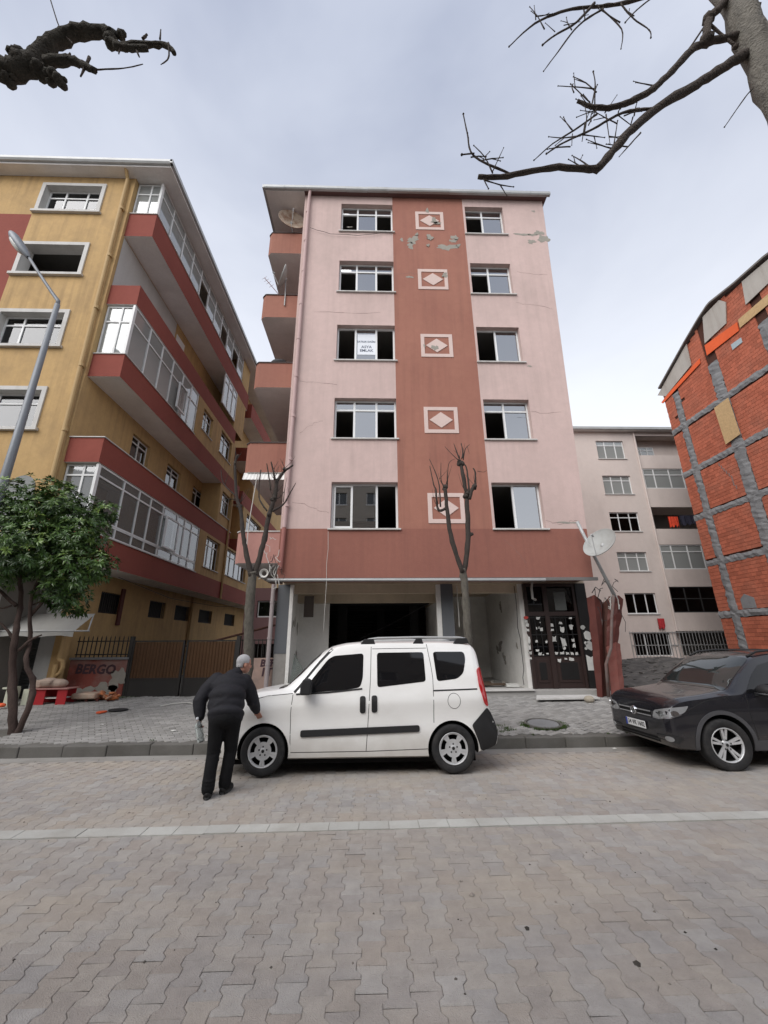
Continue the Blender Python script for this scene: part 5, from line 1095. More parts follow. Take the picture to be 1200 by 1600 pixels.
def evergreen():
    rng = random.Random(51); Y = 8.95
    root = thing('evergreen_tree', (-7.05, Y, pavz(Y)), 'dense dark green evergreen street tree in front of the yellow building', 'tree')
    bk = bark('red_brown_bark', (.075, .052, .045), (.04, .03, .027), 9)
    z0 = pavz(Y)
    for L, a, b in (([(-7.0, z0-.1), (-7.15, .7), (-7.38, 1.35), (-7.42, 2.0), (-7.6, 2.7), (-7.75, 3.6)], .085, .035), ([(-6.95, z0-.1), (-6.82, .6), (-6.88, 1.05), (-7.05, 1.45), (-7.2, 1.9), (-7.25, 2.8), (-7.2, 3.8)], .06, .03), ([(-7.3, 1.7), (-7.1, 1.9), (-6.95, 2.0)], .035, .015), ([(-7.25, 2.4), (-6.9, 2.9), (-6.6, 3.3)], .04, .02), ([(-7.6, 2.6), (-8.0, 2.9), (-8.5, 3.3)], .04, .02), ([(-7.45, 1.9), (-7.75, 2.2), (-8.0, 2.3)], .03, .015), ([(-7.3, 2.6), (-7.0, 2.7), (-6.7, 2.6)], .02, .01), ([(-7.7, 2.6), (-7.9, 2.55), (-8.2, 2.7)], .02, .01)):
        t = MB(); limb(t, [(x, Y+.02*i*(-1)**i, z) for i, (x, z) in enumerate(L)], a, b, rng, 9, .15); t.build('trunk', bk, root, True)
    leafm = bpy.data.materials.new('leaf'); leafm.use_nodes = True; nt = leafm.node_tree; b = nt.nodes['Principled BSDF']
    at = nt.nodes.new('ShaderNodeAttribute'); at.attribute_name = 'rnd'; cr = nt.nodes.new('ShaderNodeValToRGB')
    cr.color_ramp.elements[0].color = (.018, .048, .010, 1); cr.color_ramp.elements[1].color = (.17, .26, .05, 1); e = cr.color_ramp.elements.new(.6); e.color = (.058, .118, .022, 1)
    nt.links.new(at.outputs['Fac'], cr.inputs[0]); nt.links.new(cr.outputs[0], b.inputs['Base Color']); b.inputs['Roughness'].default_value = .38; b.inputs['Specular IOR Level'].default_value = .45
    clus = [(-8.95, 9.0, 4.2, .95), (-7.95, 8.8, 4.65, .85), (-7.0, 8.9, 4.75, .62), (-6.55, 8.8, 4.15, .6), (-7.45, 8.6, 3.85, .85), (-6.45, 8.8, 3.4, .62), (-6.5, 9.0, 2.75, .40), (-8.0, 8.8, 3.55, .75), (-7.55, 9.1, 5.1, .55), (-8.5, 9.1, 4.9, .7), (-7.0, 9.2, 3.7, .8), (-5.95, 8.85, 3.45, .34), (-6.75, 8.9, 2.95, .45), (-8.9, 8.9, 3.3, .6), (-7.3, 9.6, 4.4, .8), (-8.3, 9.7, 4.2, .8), (-6.35, 9.2, 4.75, .33)]
    mb = MB(); up = Vector((0, 0, 1))
    for cx, cy, cz, r_ in clus:
        nros = int(140*r_**2*2.3)+12
        for _ in range(nros):
            d = Vector((rng.gauss(0, 1), rng.gauss(0, 1), rng.gauss(0, 1))).normalized()
            rad = r_*(rng.random()**.28)*rng.uniform(.82, 1.12)
            c = Vector((cx, cy, cz))+Vector((d.x*rad, d.y*rad, d.z*rad*.95)); ax = (d+up*.55+Vector((rng.uniform(-.3, .3), rng.uniform(-.3, .3), 0))).normalized()
            e1 = ax.orthogonal().normalized(); e2 = ax.cross(e1); ph = rng.random()*6.28; tone = min(1, max(0, rng.gauss(.42, .2)+.12*d.z))
            for k in range(rng.randint(8, 12)):
                a = ph+k*2.4; out = e1*math.cos(a)+e2*math.sin(a); ln = rng.uniform(.08, .15); wd = ln*.18
                dr = (out*rng.uniform(.75, 1.0)+ax*rng.uniform(-.1, .75)).normalized(); sd = dr.cross(ax); sd = sd.normalized() if sd.length > .01 else e1
                nr = sd.cross(dr)*-1; b0 = c+dr*.012; m1 = c+dr*ln*.5; tp = c+dr*ln-up*ln*.18
                mb.cr = min(1, max(.001, tone+rng.uniform(-.18, .18)))
                mb.add([b0, m1+sd*wd+nr*wd*.3, tp, m1-sd*wd+nr*wd*.3, m1-nr*.004], [(0, 1, 4), (1, 2, 4), (2, 3, 4), (3, 0, 4)])
    mb.build('crown', leafm, root)
evergreen()

def street_lamp():
    st = M('painted_steel', (.20, .215, .235), .5, .12, 2, .1, 60, metal=.3, dirt=(.12, .12, .125), dirt_amt=.4)
    root = thing('street_lamp', (-8.27, 8.55, pavz(8.55)), 'grey street lamp with a bent arm in front of the yellow building', 'street lamp'); Y = 8.55
    p = MB(); p.tube([(-8.27, Y, pavz(Y)), (-8.27, Y, .6), (-8.27, Y, 5.5), (-8.28, Y, 10.3)], [.13, .105, .088, .06], 14); p.build('pole', st, root, True)
    p = MB(); p.lathe([(0, .03), (.2, .03), (.2, -.05)], 12, Matrix.Translation((-8.27, Y, pavz(Y)+.02))); p.build('base_plate', st, root)
    p = MB(); p.tube([(-8.28, Y, 10.25), (-8.29, Y, 10.42), (-8.5, Y-.03, 10.68), (-9.0, Y-.08, 11.35), (-9.32, Y-.12, 11.8)], [.05, .048, .042, .038, .036], 10); p.build('arm', st, root, True)
    p = MB(); ax = Vector((-.60, -.05, .78)).normalized(); c0 = Vector((-9.3, Y-.12, 11.76)); sd = Vector((0, 1, 0)); n = 12; rings = []
    up = ax.cross(sd).normalized()
    for t, w_, h in ((0, .05, .05), (.08, .09, .07), (.25, .14, .1), (.55, .18, .12), (.85, .16, .11), (1.0, .09, .07), (1.05, .02, .02)):
        c = c0+ax*t; rings.append([c+sd*math.cos(2*math.pi*k/n)*w_+up*math.sin(2*math.pi*k/n)*h for k in range(n)])
    p.add([q for r_ in rings for q in r_], [(i*n+k, i*n+(k+1) % n, (i+1)*n+(k+1) % n, (i+1)*n+k) for i in range(len(rings)-1) for k in range(n)]); hd = p.build('lamp_head', st, root, True)
    p = MB(); c = c0+ax*.56; sg = 1 if up.z < 0 else -1
    p.ell(c+up*sg*.07, (.36, .14, .10), 16, 8, Matrix((ax, sd, up)).transposed().to_3x3()); p.build('lens', M('lamp_lens', (.5, .5, .47), .15, .05, 3, 0, spec=.5), root, True)
street_lamp()
# ------------------------------------------------------------------ vehicles
LOCAL = set()
_link0 = link
def link(o, parent=None):
    if parent is not None and parent.name in LOCAL:
        COL.objects.link(o); o.parent = parent; return o
    return _link0(o, parent)

def pchip(xs, ys, x):
    xs = np.array(xs, float); ys = np.array(ys, float); h = np.diff(xs); d = np.diff(ys)/h; m = np.zeros(len(xs))
    for i in range(1, len(xs)-1):
        if d[i-1]*d[i] > 0: w1, w2 = 2*h[i]+h[i-1], h[i]+2*h[i-1]; m[i] = (w1+w2)/(w1/d[i-1]+w2/d[i])
    m[0], m[-1] = d[0], d[-1]
    i = int(np.clip(np.searchsorted(xs, x)-1, 0, len(h)-1)); t = (x-xs[i])/h[i]
    return float((2*t**3-3*t**2+1)*ys[i]+(t**3-2*t**2+t)*h[i]*m[i]+(-2*t**3+3*t**2)*ys[i+1]+(t**3-t**2)*h[i]*m[i+1])

def car_body(name, st, mats, parent, wheels, wr, xs, crease):
    """Closed lofted body with wheel wells cut out. st rows: x, zb, W, zbelt, Wr, zr, zt."""
    cols = list(zip(*st)); rows = []
    for x in xs:
        zb, W, zl, Wr, zr, zt = [pchip(cols[0], cols[k], x) for k in range(1, 7)]
        half = [(0, zb), (W*.6, zb), (W*.90, zb+.005), (W*.955, zb+.03)]
        for t in (.12, .24, .36, .48, .58, .66, .74, .82, .90, 1.0):
            z = zb+.03+(zl-zb-.03)*t; bul = 1-.035*(2*t-1)**2*(1 if t > .5 else 1.3)
            if crease: bul += crease*math.exp(-((t-.80)/.07)**2)-crease*.9*math.exp(-((t-.52)/.12)**2)
            half.append((W*min(bul, 1.012), z))
        w1 = half[-1][0]
        for t in (.2, .4, .6, .8, .93): half.append((w1+(Wr-w1)*(t**1.12), zl+(zr-zl)*t))
        for a in (.12, .3, .52, .75, .9): half.append((Wr*math.cos(a*math.pi/2)**.62, zr+(zt-zr)*math.sin(a*math.pi/2)))
        half.append((0, zt)); rows.append((x, half))
    n = len(rows[0][1]); ring = 2*n-2; vs = []; fs = []
    for x, hf in rows:
        vs += [(x, -y, z) for y, z in hf]+[(x, y, z) for y, z in hf[-2:0:-1]]
    for i in range(len(rows)-1):
        for k in range(ring): a, b = i*ring+k, i*ring+(k+1) % ring; fs.append((a, b, b+ring, a+ring))
    fs += [tuple(range(ring)), tuple(range((len(rows)-1)*ring, len(rows)*ring))[::-1]]
    mb = MB(); mb.add(vs, fs); o = mb.build(name, mats, parent, True, 1e-5)
    bm = bmesh.new(); bm.from_mesh(o.data); bmesh.ops.recalc_face_normals(bm, faces=bm.faces); bm.to_mesh(o.data)
    bvh = BVHTree.FromBMesh(bm); bm.free()
    cut = MB()
    for wx, wz, rr in wheels:
        for s in (-1, 1):
            cut.prism([(wx+rr*math.cos(2*math.pi*k/48), wz+rr*math.sin(2*math.pi*k/48)) for k in range(48)], 'y', s*.60, s*1.3)
    c = cut.build('cutter', mats[1], parent); bm = bmesh.new(); bm.from_mesh(c.data); bmesh.ops.recalc_face_normals(bm, faces=bm.faces); bm.to_mesh(c.data); bm.free()
    md = o.modifiers.new('b', 'BOOLEAN'); md.operation = 'DIFFERENCE'; md.object = c; md.solver = 'EXACT'; md.material_mode = 'TRANSFER'
    apply_mods(o); bpy.data.objects.remove(c)
    # the wells are lined in black
    me = o.data
    if len(me.materials) < 2: me.materials.append(mats[1])
    for p in me.polygons:
        q = p.center
        for wx, wz, rr in wheels:
            d = math.hypot(q.x-wx, q.z-wz)
            if d < rr*1.01 and abs(q.y) < .93 and (abs(q.y) < .605 or abs(d-rr) < .03 and abs(p.normal.y) < .5): p.material_index = 1
    me.polygons.foreach_set('use_smooth', [True]*len(me.polygons))
    md = o.modifiers.new('n', 'WEIGHTED_NORMAL'); md.keep_sharp = True
    try: me.set_sharp_from_angle(angle=R(38))
    except Exception: pass
    return o, bvh

def decal(bvh, poly, ray, off=.004, step=.05, depth=.012):
    """Sheet that follows a body: 2-D outline, ray(u,v)->(origin, direction); returns an MB."""
    us = [p[0] for p in poly]; vs = [p[1] for p in poly]; pts = []; n = 0
    dense = []
    for a, b in zip(poly, poly[1:]+poly[:1]):
        L = math.hypot(b[0]-a[0], b[1]-a[1]); k = max(1, int(L/step))
        dense += [(a[0]+(b[0]-a[0])*i/k, a[1]+(b[1]-a[1])*i/k) for i in range(k)]
    pts = [Vector(p) for p in dense]; nb = len(pts)
    def inside(u, v):
        c = False
        for a, b in zip(dense, dense[1:]+dense[:1]):
            if (a[1] > v) != (b[1] > v) and u < (b[0]-a[0])*(v-a[1])/(b[1]-a[1])+a[0]: c = not c
        return c
    u = min(us)+step*.5
    while u < max(us):
        v = min(vs)+step*.5
        while v < max(vs):
            if inside(u, v): pts.append(Vector((u, v)))
            v += step
        u += step
    r_ = geometry.delaunay_2d_cdt(pts, [], [list(range(nb))], 1, 1e-5)
    V2 = r_[0]; P = []; F = [f for f in r_[2] if inside(sum(V2[i][0] for i in f)/len(f), sum(V2[i][1] for i in f)/len(f))]
    for q in r_[0]:
        o, d = ray(q[0], q[1]); h = bvh.ray_cast(Vector(o), Vector(d))
        if h[0] is None: h = bvh.find_nearest(Vector(o)+Vector(d)*2.2)
        nn = h[1] if h[1].dot(Vector(d)) < 0 else -h[1]
        P.append((h[0]+nn*off, h[0]-nn*depth))
    mb = MB(); mb.add([p[0] for p in P], F)
    eb = {}
    for f in F:
        for a, b in zip(f, tuple(f[1:])+(f[0],)): eb[(a, b)] = eb.get((a, b), 0)+1
    for (a, b) in list(eb):
        if (b, a) not in eb: mb.quad(P[a][0], P[b][0], P[b][1], P[a][1])
    return mb
def rayside(s):            # seen from the side: u = x, v = z
    return lambda u, v: ((u, s*3, v), (0, -s, 0))
def rayfront(cx):          # seen round the front: u = angle in degrees from straight ahead towards the near side, v = z
    def f(u, v):
        a = R(u); return ((cx-3*math.cos(a), -3*math.sin(a), v), (math.cos(a), math.sin(a), 0))
    return f
def raytop(u, v): return ((u, v, 4), (0, 0, -1))
def strip(pts, w):         # a thin outline along a polyline
    L, Rr = [], []
    for i, p in enumerate(pts):
        a, b = pts[max(i-1, 0)], pts[min(i+1, len(pts)-1)]; d = Vector((b[0]-a[0], b[1]-a[1])).normalized(); n = Vector((-d.y, d.x))*w/2
        L.append((p[0]+n.x, p[1]+n.y)); Rr.append((p[0]-n.x, p[1]-n.y))
    return L+Rr[::-1]
def rounded(poly, r_, k=4):
    out = []
    n = len(poly)
    for i in range(n):
        p0, p1, p2 = Vector(poly[i-1]), Vector(poly[i]), Vector(poly[(i+1) % n]); a = (p0-p1); b = (p2-p1); rr = min(r_, a.length*.45, b.length*.45)
        A, B = p1+a.normalized()*rr, p1+b.normalized()*rr
        for j in range(k+1): t = j/k; out.append(tuple((1-t)**2*A+2*t*(1-t)*p1+t*t*B))
    return out

paint_w = M('white_car_paint', (.86, .86, .84), .30, .03, 1.5, 0, spec=.5, coat=.5, dirt=(.62, .60, .56), dirt_amt=.3, dirt_scale=(1.5, 1.5, 3), grain=0, dust=((.40, .36, .30), .62, .75))
m_blackp = M('black_plastic', (.022, .022, .023), .6, .15, 5, .15, 120)
m_seam = M('panel_gap', (.02, .02, .02), .8, 0, 1, 0, grain=0)
m_tint = M('tinted_glass', (.008, .008, .009), .04, 0, 1, 0, spec=.5, grain=0)
m_tyre = M('tyre', (.022, .022, .023), .82, .2, 8, .25, 90, dirt=(.07, .065, .06), dirt_amt=.5, dirt_scale=(6, 6, 6))
m_rim = M('silver_rim', (.62, .63, .64), .32, .08, 6, 0, metal=.35, dirt=(.35, .34, .32), dirt_amt=.35, dirt_scale=(9, 9, 9))
m_well = M('wheel_well', (.006, .006, .006), .95, 0, 1, 0, grain=0)
m_redl = M('red_lens', (.45, .008, .012), .12, .1, 3, 0, spec=.6, coat=.5)
m_chrome = M('chrome', (.62, .63, .65), .12, 0, 1, 0, metal=1, grain=0)

def wheel(parent, x, y, z, r_, w, side, style, rimr, steer=0):
    """Wheel with tyre, rim disc, spokes, hub; side -1 = near (-y)."""
    Mx = Matrix.Translation((x, y, z)) @ Matrix.Rotation(steer, 4, 'Z') @ Matrix.Rotation(R(90)*(1 if side < 0 else -1), 4, 'X')   # local +z looks outwards
    p = MB(); hw = w/2
    p.lathe([(rimr*.96, -hw*.8), (rimr+.01, -hw), (r_*.93, -hw*1.0), (r_*.985, -hw*.86), (r_, -hw*.6), (r_, hw*.6), (r_*.985, hw*.86), (r_*.95, hw*.98), (r_*.90, hw*1.04), (r_*.82, hw*1.05), (rimr+.022, hw*1.0), (rimr+.006, hw*.9), (rimr*.98, hw*.75)], 48, Mx)
    ty = p.build('wheel', m_tyre, parent, True)
    p = MB(); p.lathe([(0, -hw*.2), (rimr*.9, -hw*.2), (rimr*.99, hw*.3)], 40, Mx); p.build('dark_backing', m_well, ty)  # near-black disc paints the shade behind the spokes
    p = MB(); p.lathe([(rimr*.97, hw*.35), (rimr*1.0, hw*.86), (rimr*.965, hw*.93), (rimr*.93, hw*.88), (rimr*.90, hw*.6)], 48, Mx); p.build('rim', m_rim, ty, True)
    p = MB()
    def spoke(a, w0, w1, r0, r1, h0, h1, th=.02):
        ca, sa = math.cos(a), math.sin(a); pts = [(r0, -w0, h0), (r0, w0, h0), (r1, w1, h1), (r1, -w1, h1)]
        tp = [(q[0]*ca-q[1]*sa, q[0]*sa+q[1]*ca, q[2]) for q in pts]; bt = [(q[0], q[1], q[2]-th) for q in tp]
        p.add([Mx @ Vector(q) for q in tp+bt], [(0, 1, 2, 3), (0, 1, 5, 4), (1, 2, 6, 5), (2, 3, 7, 6), (3, 0, 4, 7)])
    if style == 'cover':
        def sector(a0, a1, r0, r1, h0, h1, m=4):
            vs = []
            for i in range(m+1):
                t = a0+(a1-a0)*i/m; vs += [Mx @ Vector((r0*math.cos(t), r0*math.sin(t), h0)), Mx @ Vector((r1*math.cos(t), r1*math.sin(t), h1)), Mx @ Vector((r0*math.cos(t), r0*math.sin(t), h0-.02)), Mx @ Vector((r1*math.cos(t), r1*math.sin(t), h1-.02))]
            fs = []
            for i in range(m): q = 4*i; fs += [(q, q+1, q+5, q+4), (q+1, q+3, q+7, q+5), (q, q+4, q+6, q+2)]
            fs += [(0, 2, 3, 1), (4*m, 4*m+1, 4*m+3, 4*m+2)]; p.add(vs, fs)
        for k in range(5):
            a = 2*math.pi*k/5+R(90)
            for d in (-1, 1): sector(a+d*R(29.5)-R(6), a+d*R(29.5)+R(6), rimr*.34, rimr*.95, hw*.70, hw*.80, 2)      # twin spokes
            sector(a+R(36)-R(1.6), a+R(36)+R(1.6), rimr*.62, rimr*.95, hw*.66, hw*.72, 1)
            sector(a-R(24), a+R(24), rimr*.34, rimr*.56, hw*.69, hw*.73); sector(a-R(24), a+R(24), rimr*.86, rimr*.95, hw*.76, hw*.80)
            sector(a+R(35.4)-R(1), a+R(36.6)+R(1), rimr*.34, rimr*.6, hw*.68, hw*.70, 1)
        p.lathe([(0, hw*.74), (rimr*.16, hw*.74), (rimr*.2, hw*.7), (rimr*.36, hw*.68), (rimr*.4, hw*.55)], 30, Mx)
    else:
        for k in range(5):
            a = 2*math.pi*k/5+R(90)
            for d in (-1, 1): spoke(a+d*.15, .014, .017, rimr*.2, rimr*.94, hw*.55, hw*.82, .03)
        p.lathe([(0, hw*.62), (rimr*.14, hw*.62), (rimr*.2, hw*.56), (rimr*.26, hw*.4)], 30, Mx)
    p.build('spokes', m_rim, ty)
    p = MB()
    for k in range(5):
        a = 2*math.pi*k/5+R(90); p.lathe([(0, hw*.705), (.012, hw*.705)], 8, Mx @ Matrix.Translation((rimr*.27*math.cos(a), rimr*.27*math.sin(a), .002)))
    p.lathe([(0, hw*.76), (.022, hw*.76)], 14, Mx); p.build('bolts', m_blackp, ty)
    return ty

def white_van():
    root = thing('white_van', (-2.47, 7.425, -.012), 'white passenger van with roof rails parked along the kerb', 'van', rot=(-R(1.6), 0, 0)); LOCAL.add(root.name)
    st = [(0, .36, .52, .58, .42, .64, .66), (.05, .27, .70, .70, .57, .78, .81), (.18, .22, .815, .86, .69, .93, .96), (.45, .2, .875, .965, .75, 1.02, 1.05), (.8, .2, .905, 1.03, .775, 1.08, 1.115), (1.1, .2, .915, 1.065, .78, 1.115, 1.16), (1.3, .2, .915, 1.075, .80, 1.15, 1.36), (1.5, .2, .915, 1.08, .785, 1.35, 1.55), (1.65, .2, .915, 1.085, .765, 1.52, 1.67), (1.85, .2, .915, 1.09, .73, 1.685, 1.765), (2.1, .2, .915, 1.10, .71, 1.745, 1.81), (2.6, .2, .915, 1.12, .705, 1.77, 1.835), (3.3, .2, .915, 1.15, .705, 1.77, 1.835), (3.85, .22, .91, 1.17, .70, 1.755, 1.82), (4.05, .25, .90, 1.17, .69, 1.725, 1.79), (4.14, .28, .885, 1.16, .675, 1.62, 1.70), (4.19, .29, .87, 1.10, .66, 1.36, 1.42), (4.22, .30, .855, .95, .70, 1.08, 1.12), (4.25, .31, .84, .82, .72, .88, .90), (4.33, .33, .80, .60, .70, .64, .65), (4.36, .38, .74, .50, .6, .53, .54)]
    xs = sorted({*[s[0] for s in st], *np.linspace(0, 4.36, 88).round(3).tolist()})
    wh = [(.90, .315, .372), (3.655, .315, .372)]
    body, bvh = car_body('body', st, [paint_w, m_well], root, wh, .32, xs, .02)
    for s in (-1, 1):
        ray = rayside(s)
        for nm, poly, m_, off, dep in (
            ('door_window', rounded([(1.40, 1.075), (1.775, 1.545), (1.864, 1.599), (2.333, 1.633), (2.326, 1.279), (2.288, 1.148), (2.064, 1.115)], .05), m_tint, .004, .01),
            ('sliding_door_window', rounded([(2.544, 1.64), (3.282, 1.644), (3.29, 1.22), (2.548, 1.145)], .045), m_tint, .004, .01),
            ('quarter_window', rounded([(3.434, 1.648), (3.932, 1.645), (3.945, 1.543), (3.885, 1.335), (3.78, 1.255), (3.464, 1.22)], .05), m_tint, .004, .01),
            ('side_trim', rounded([(1.43, .585), (3.165, .632), (3.165, .548), (1.43, .497)], .03), m_blackp, .018, .01),
            ('window_seal', strip([(1.33, 1.062), (1.8, 1.082), (2.32, 1.128)], .022), m_blackp, .006, .01),
            ('pillar_trim', strip([(1.30, 1.085), (1.47, 1.29), (1.66, 1.52), (1.84, 1.705)], .035), m_blackp, .005, .01),
            ('fuel_flap', strip([(3.70+.095*math.cos(t*math.pi/14), .95+.105*math.sin(t*math.pi/14)) for t in range(28)]+[(3.795, .95)], .006), m_seam, .0018, .004)):
            if nm == 'fuel_flap' and s > 0: continue
            decal(bvh, poly, ray, off, .05, dep).build(nm, m_, root, True)
        for pts in ([(2.454, 1.79), (2.445, 1.281), (2.405, .60), (2.383, .296)], [(3.342, 1.765), (3.385, 1.45), (3.401, 1.272), (3.39, .9), (3.382, .66)], [(1.285, 1.06), (1.27, .8), (1.293, .30)], [(1.293, .30), (2.383, .30), (3.28, .32)], [(2.47, 1.70), (3.33, 1.705)], [(.62, .97), (.9, 1.045), (1.28, 1.075)]):
            decal(bvh, strip(pts, .008), ray, .0015, .06, .004).build('door_seam', m_seam, root, True)
        decal(bvh, strip([(3.395, 1.092), (4.07, 1.108)], .02), ray, .003, .05, .004).build('door_track', m_blackp, root)
        for (a, b, c, d) in ((2.288, 2.372, .80, 1.03), (2.462, 2.546, .808, 1.036)):
            decal(bvh, rounded([(a, c), (b, c), (b, d), (a, d)], .035), ray, .012, .03, .006).build('door_handle', m_blackp, root, True)
        # tail lamp and black bumper corner
        decal(bvh, rounded([(4.10, 1.385), (4.165, 1.42), (4.195, 1.26), (4.215, .86), (4.16, .90), (4.10, 1.16)], .03), ray, .012, .03, .012).build('tail_lamp', m_redl, root, True)
        decal(bvh, rounded([(4.20, .855), (4.30, .66), (4.34, .50), (4.30, .345), (4.06, .285), (4.03, .40), (3.985, .52), (3.945, .62)], .03), ray, .014, .04, .012).build('rear_bumper', m_blackp, root, True)
        # roof rail
        y = s*.68; p = MB(); p.tube([(2.28, y, 1.80), (2.42, y, 1.845), (2.56, y, 1.862), (3.2, y, 1.87), (3.88, y, 1.862), (3.98, y, 1.85)], [.012, .018, .02, .02, .02, .016], 8); rl = p.build('roof_rail', m_galv, root, True)
        for x0, x1 in ((2.28, 2.52), (3.12, 3.30), (3.78, 4.04)):
            p = MB(); p.prism([(x0, 1.77), (x1, 1.77), (x1-.03, 1.856), (x0+.06, 1.85)], 'y', y-.024, y+.024); bevel(p.build('rail_foot', m_blackp, rl), .008)
        # mirror
        p = MB(); p.prism(rounded([(1.42, 1.07), (1.575, 1.07), (1.585, 1.22), (1.545, 1.285), (1.46, 1.285), (1.425, 1.2)], .03), 'y', s*1.03-.10, s*1.03+.10); mi = bevel(p.build('mirror', m_blackp, root), .03, 3)
        p = MB(); p.box(1.46, 1.54, min(s*.85, s*1.0), max(s*.85, s*1.0), 1.08, 1.13); p.build('mirror_arm', m_blackp, mi)
        p = MB(); p.box(1.435, 1.56, s*1.055-.04, s*1.055+.04, 1.065, 1.10); bevel(p.build('indicator', m_galv, mi), .01)
        decal(bvh, strip([(.90+.385*math.cos(R(t)), .315+.385*math.sin(R(t))) for t in range(-8, 190, 8)], .03), ray, .004, .05, .01).build('wheel_arch', m_blackp if 0 else paint_w, root, True)
    for x in (.90, 3.655):
        for s in (-1, 1): wheel(root, x, s*.80, .318, .318, .20, s, 'cover', .212)
    rf = rayfront(1.2)
    decal(bvh, rounded([(-58, .52), (58, .52), (58, .30), (-58, .30)], 4), lambda u, v: rf(u, v), .012, 3.0, .01) if 0 else None
    p = decal(bvh, rounded([(1.02, -.70), (1.02, .70), (1.66, .66), (1.66, -.66)], .06), raytop, .004, .06, .008); p.build('windscreen', m_tint, root, True)
    for s in (-1, 1):
        q = lambda u, v, s=s: rf(s*u, v)
        decal(bvh, rounded([(18, .74), (22, .86), (38, .93), (44, .86), (38, .74)], 2), q, .006, 1.5, .01).build('headlamp', M('lamp_glass', (.45, .46, .47), .1, .2, 8, 0, spec=.6), root, True)
    decal(bvh, [(-42, .30), (-42, .54), (42, .54), (42, .30)], rf, .01, 2.5, .012).build('front_bumper', m_blackp, root, True)
    p = MB(); p.box(.45, 4.0, -.74, .74, .13, .24); p.build('underbody', m_well, root)  # real floor pan, lowered and widened to deepen the shade under the van
white_van()

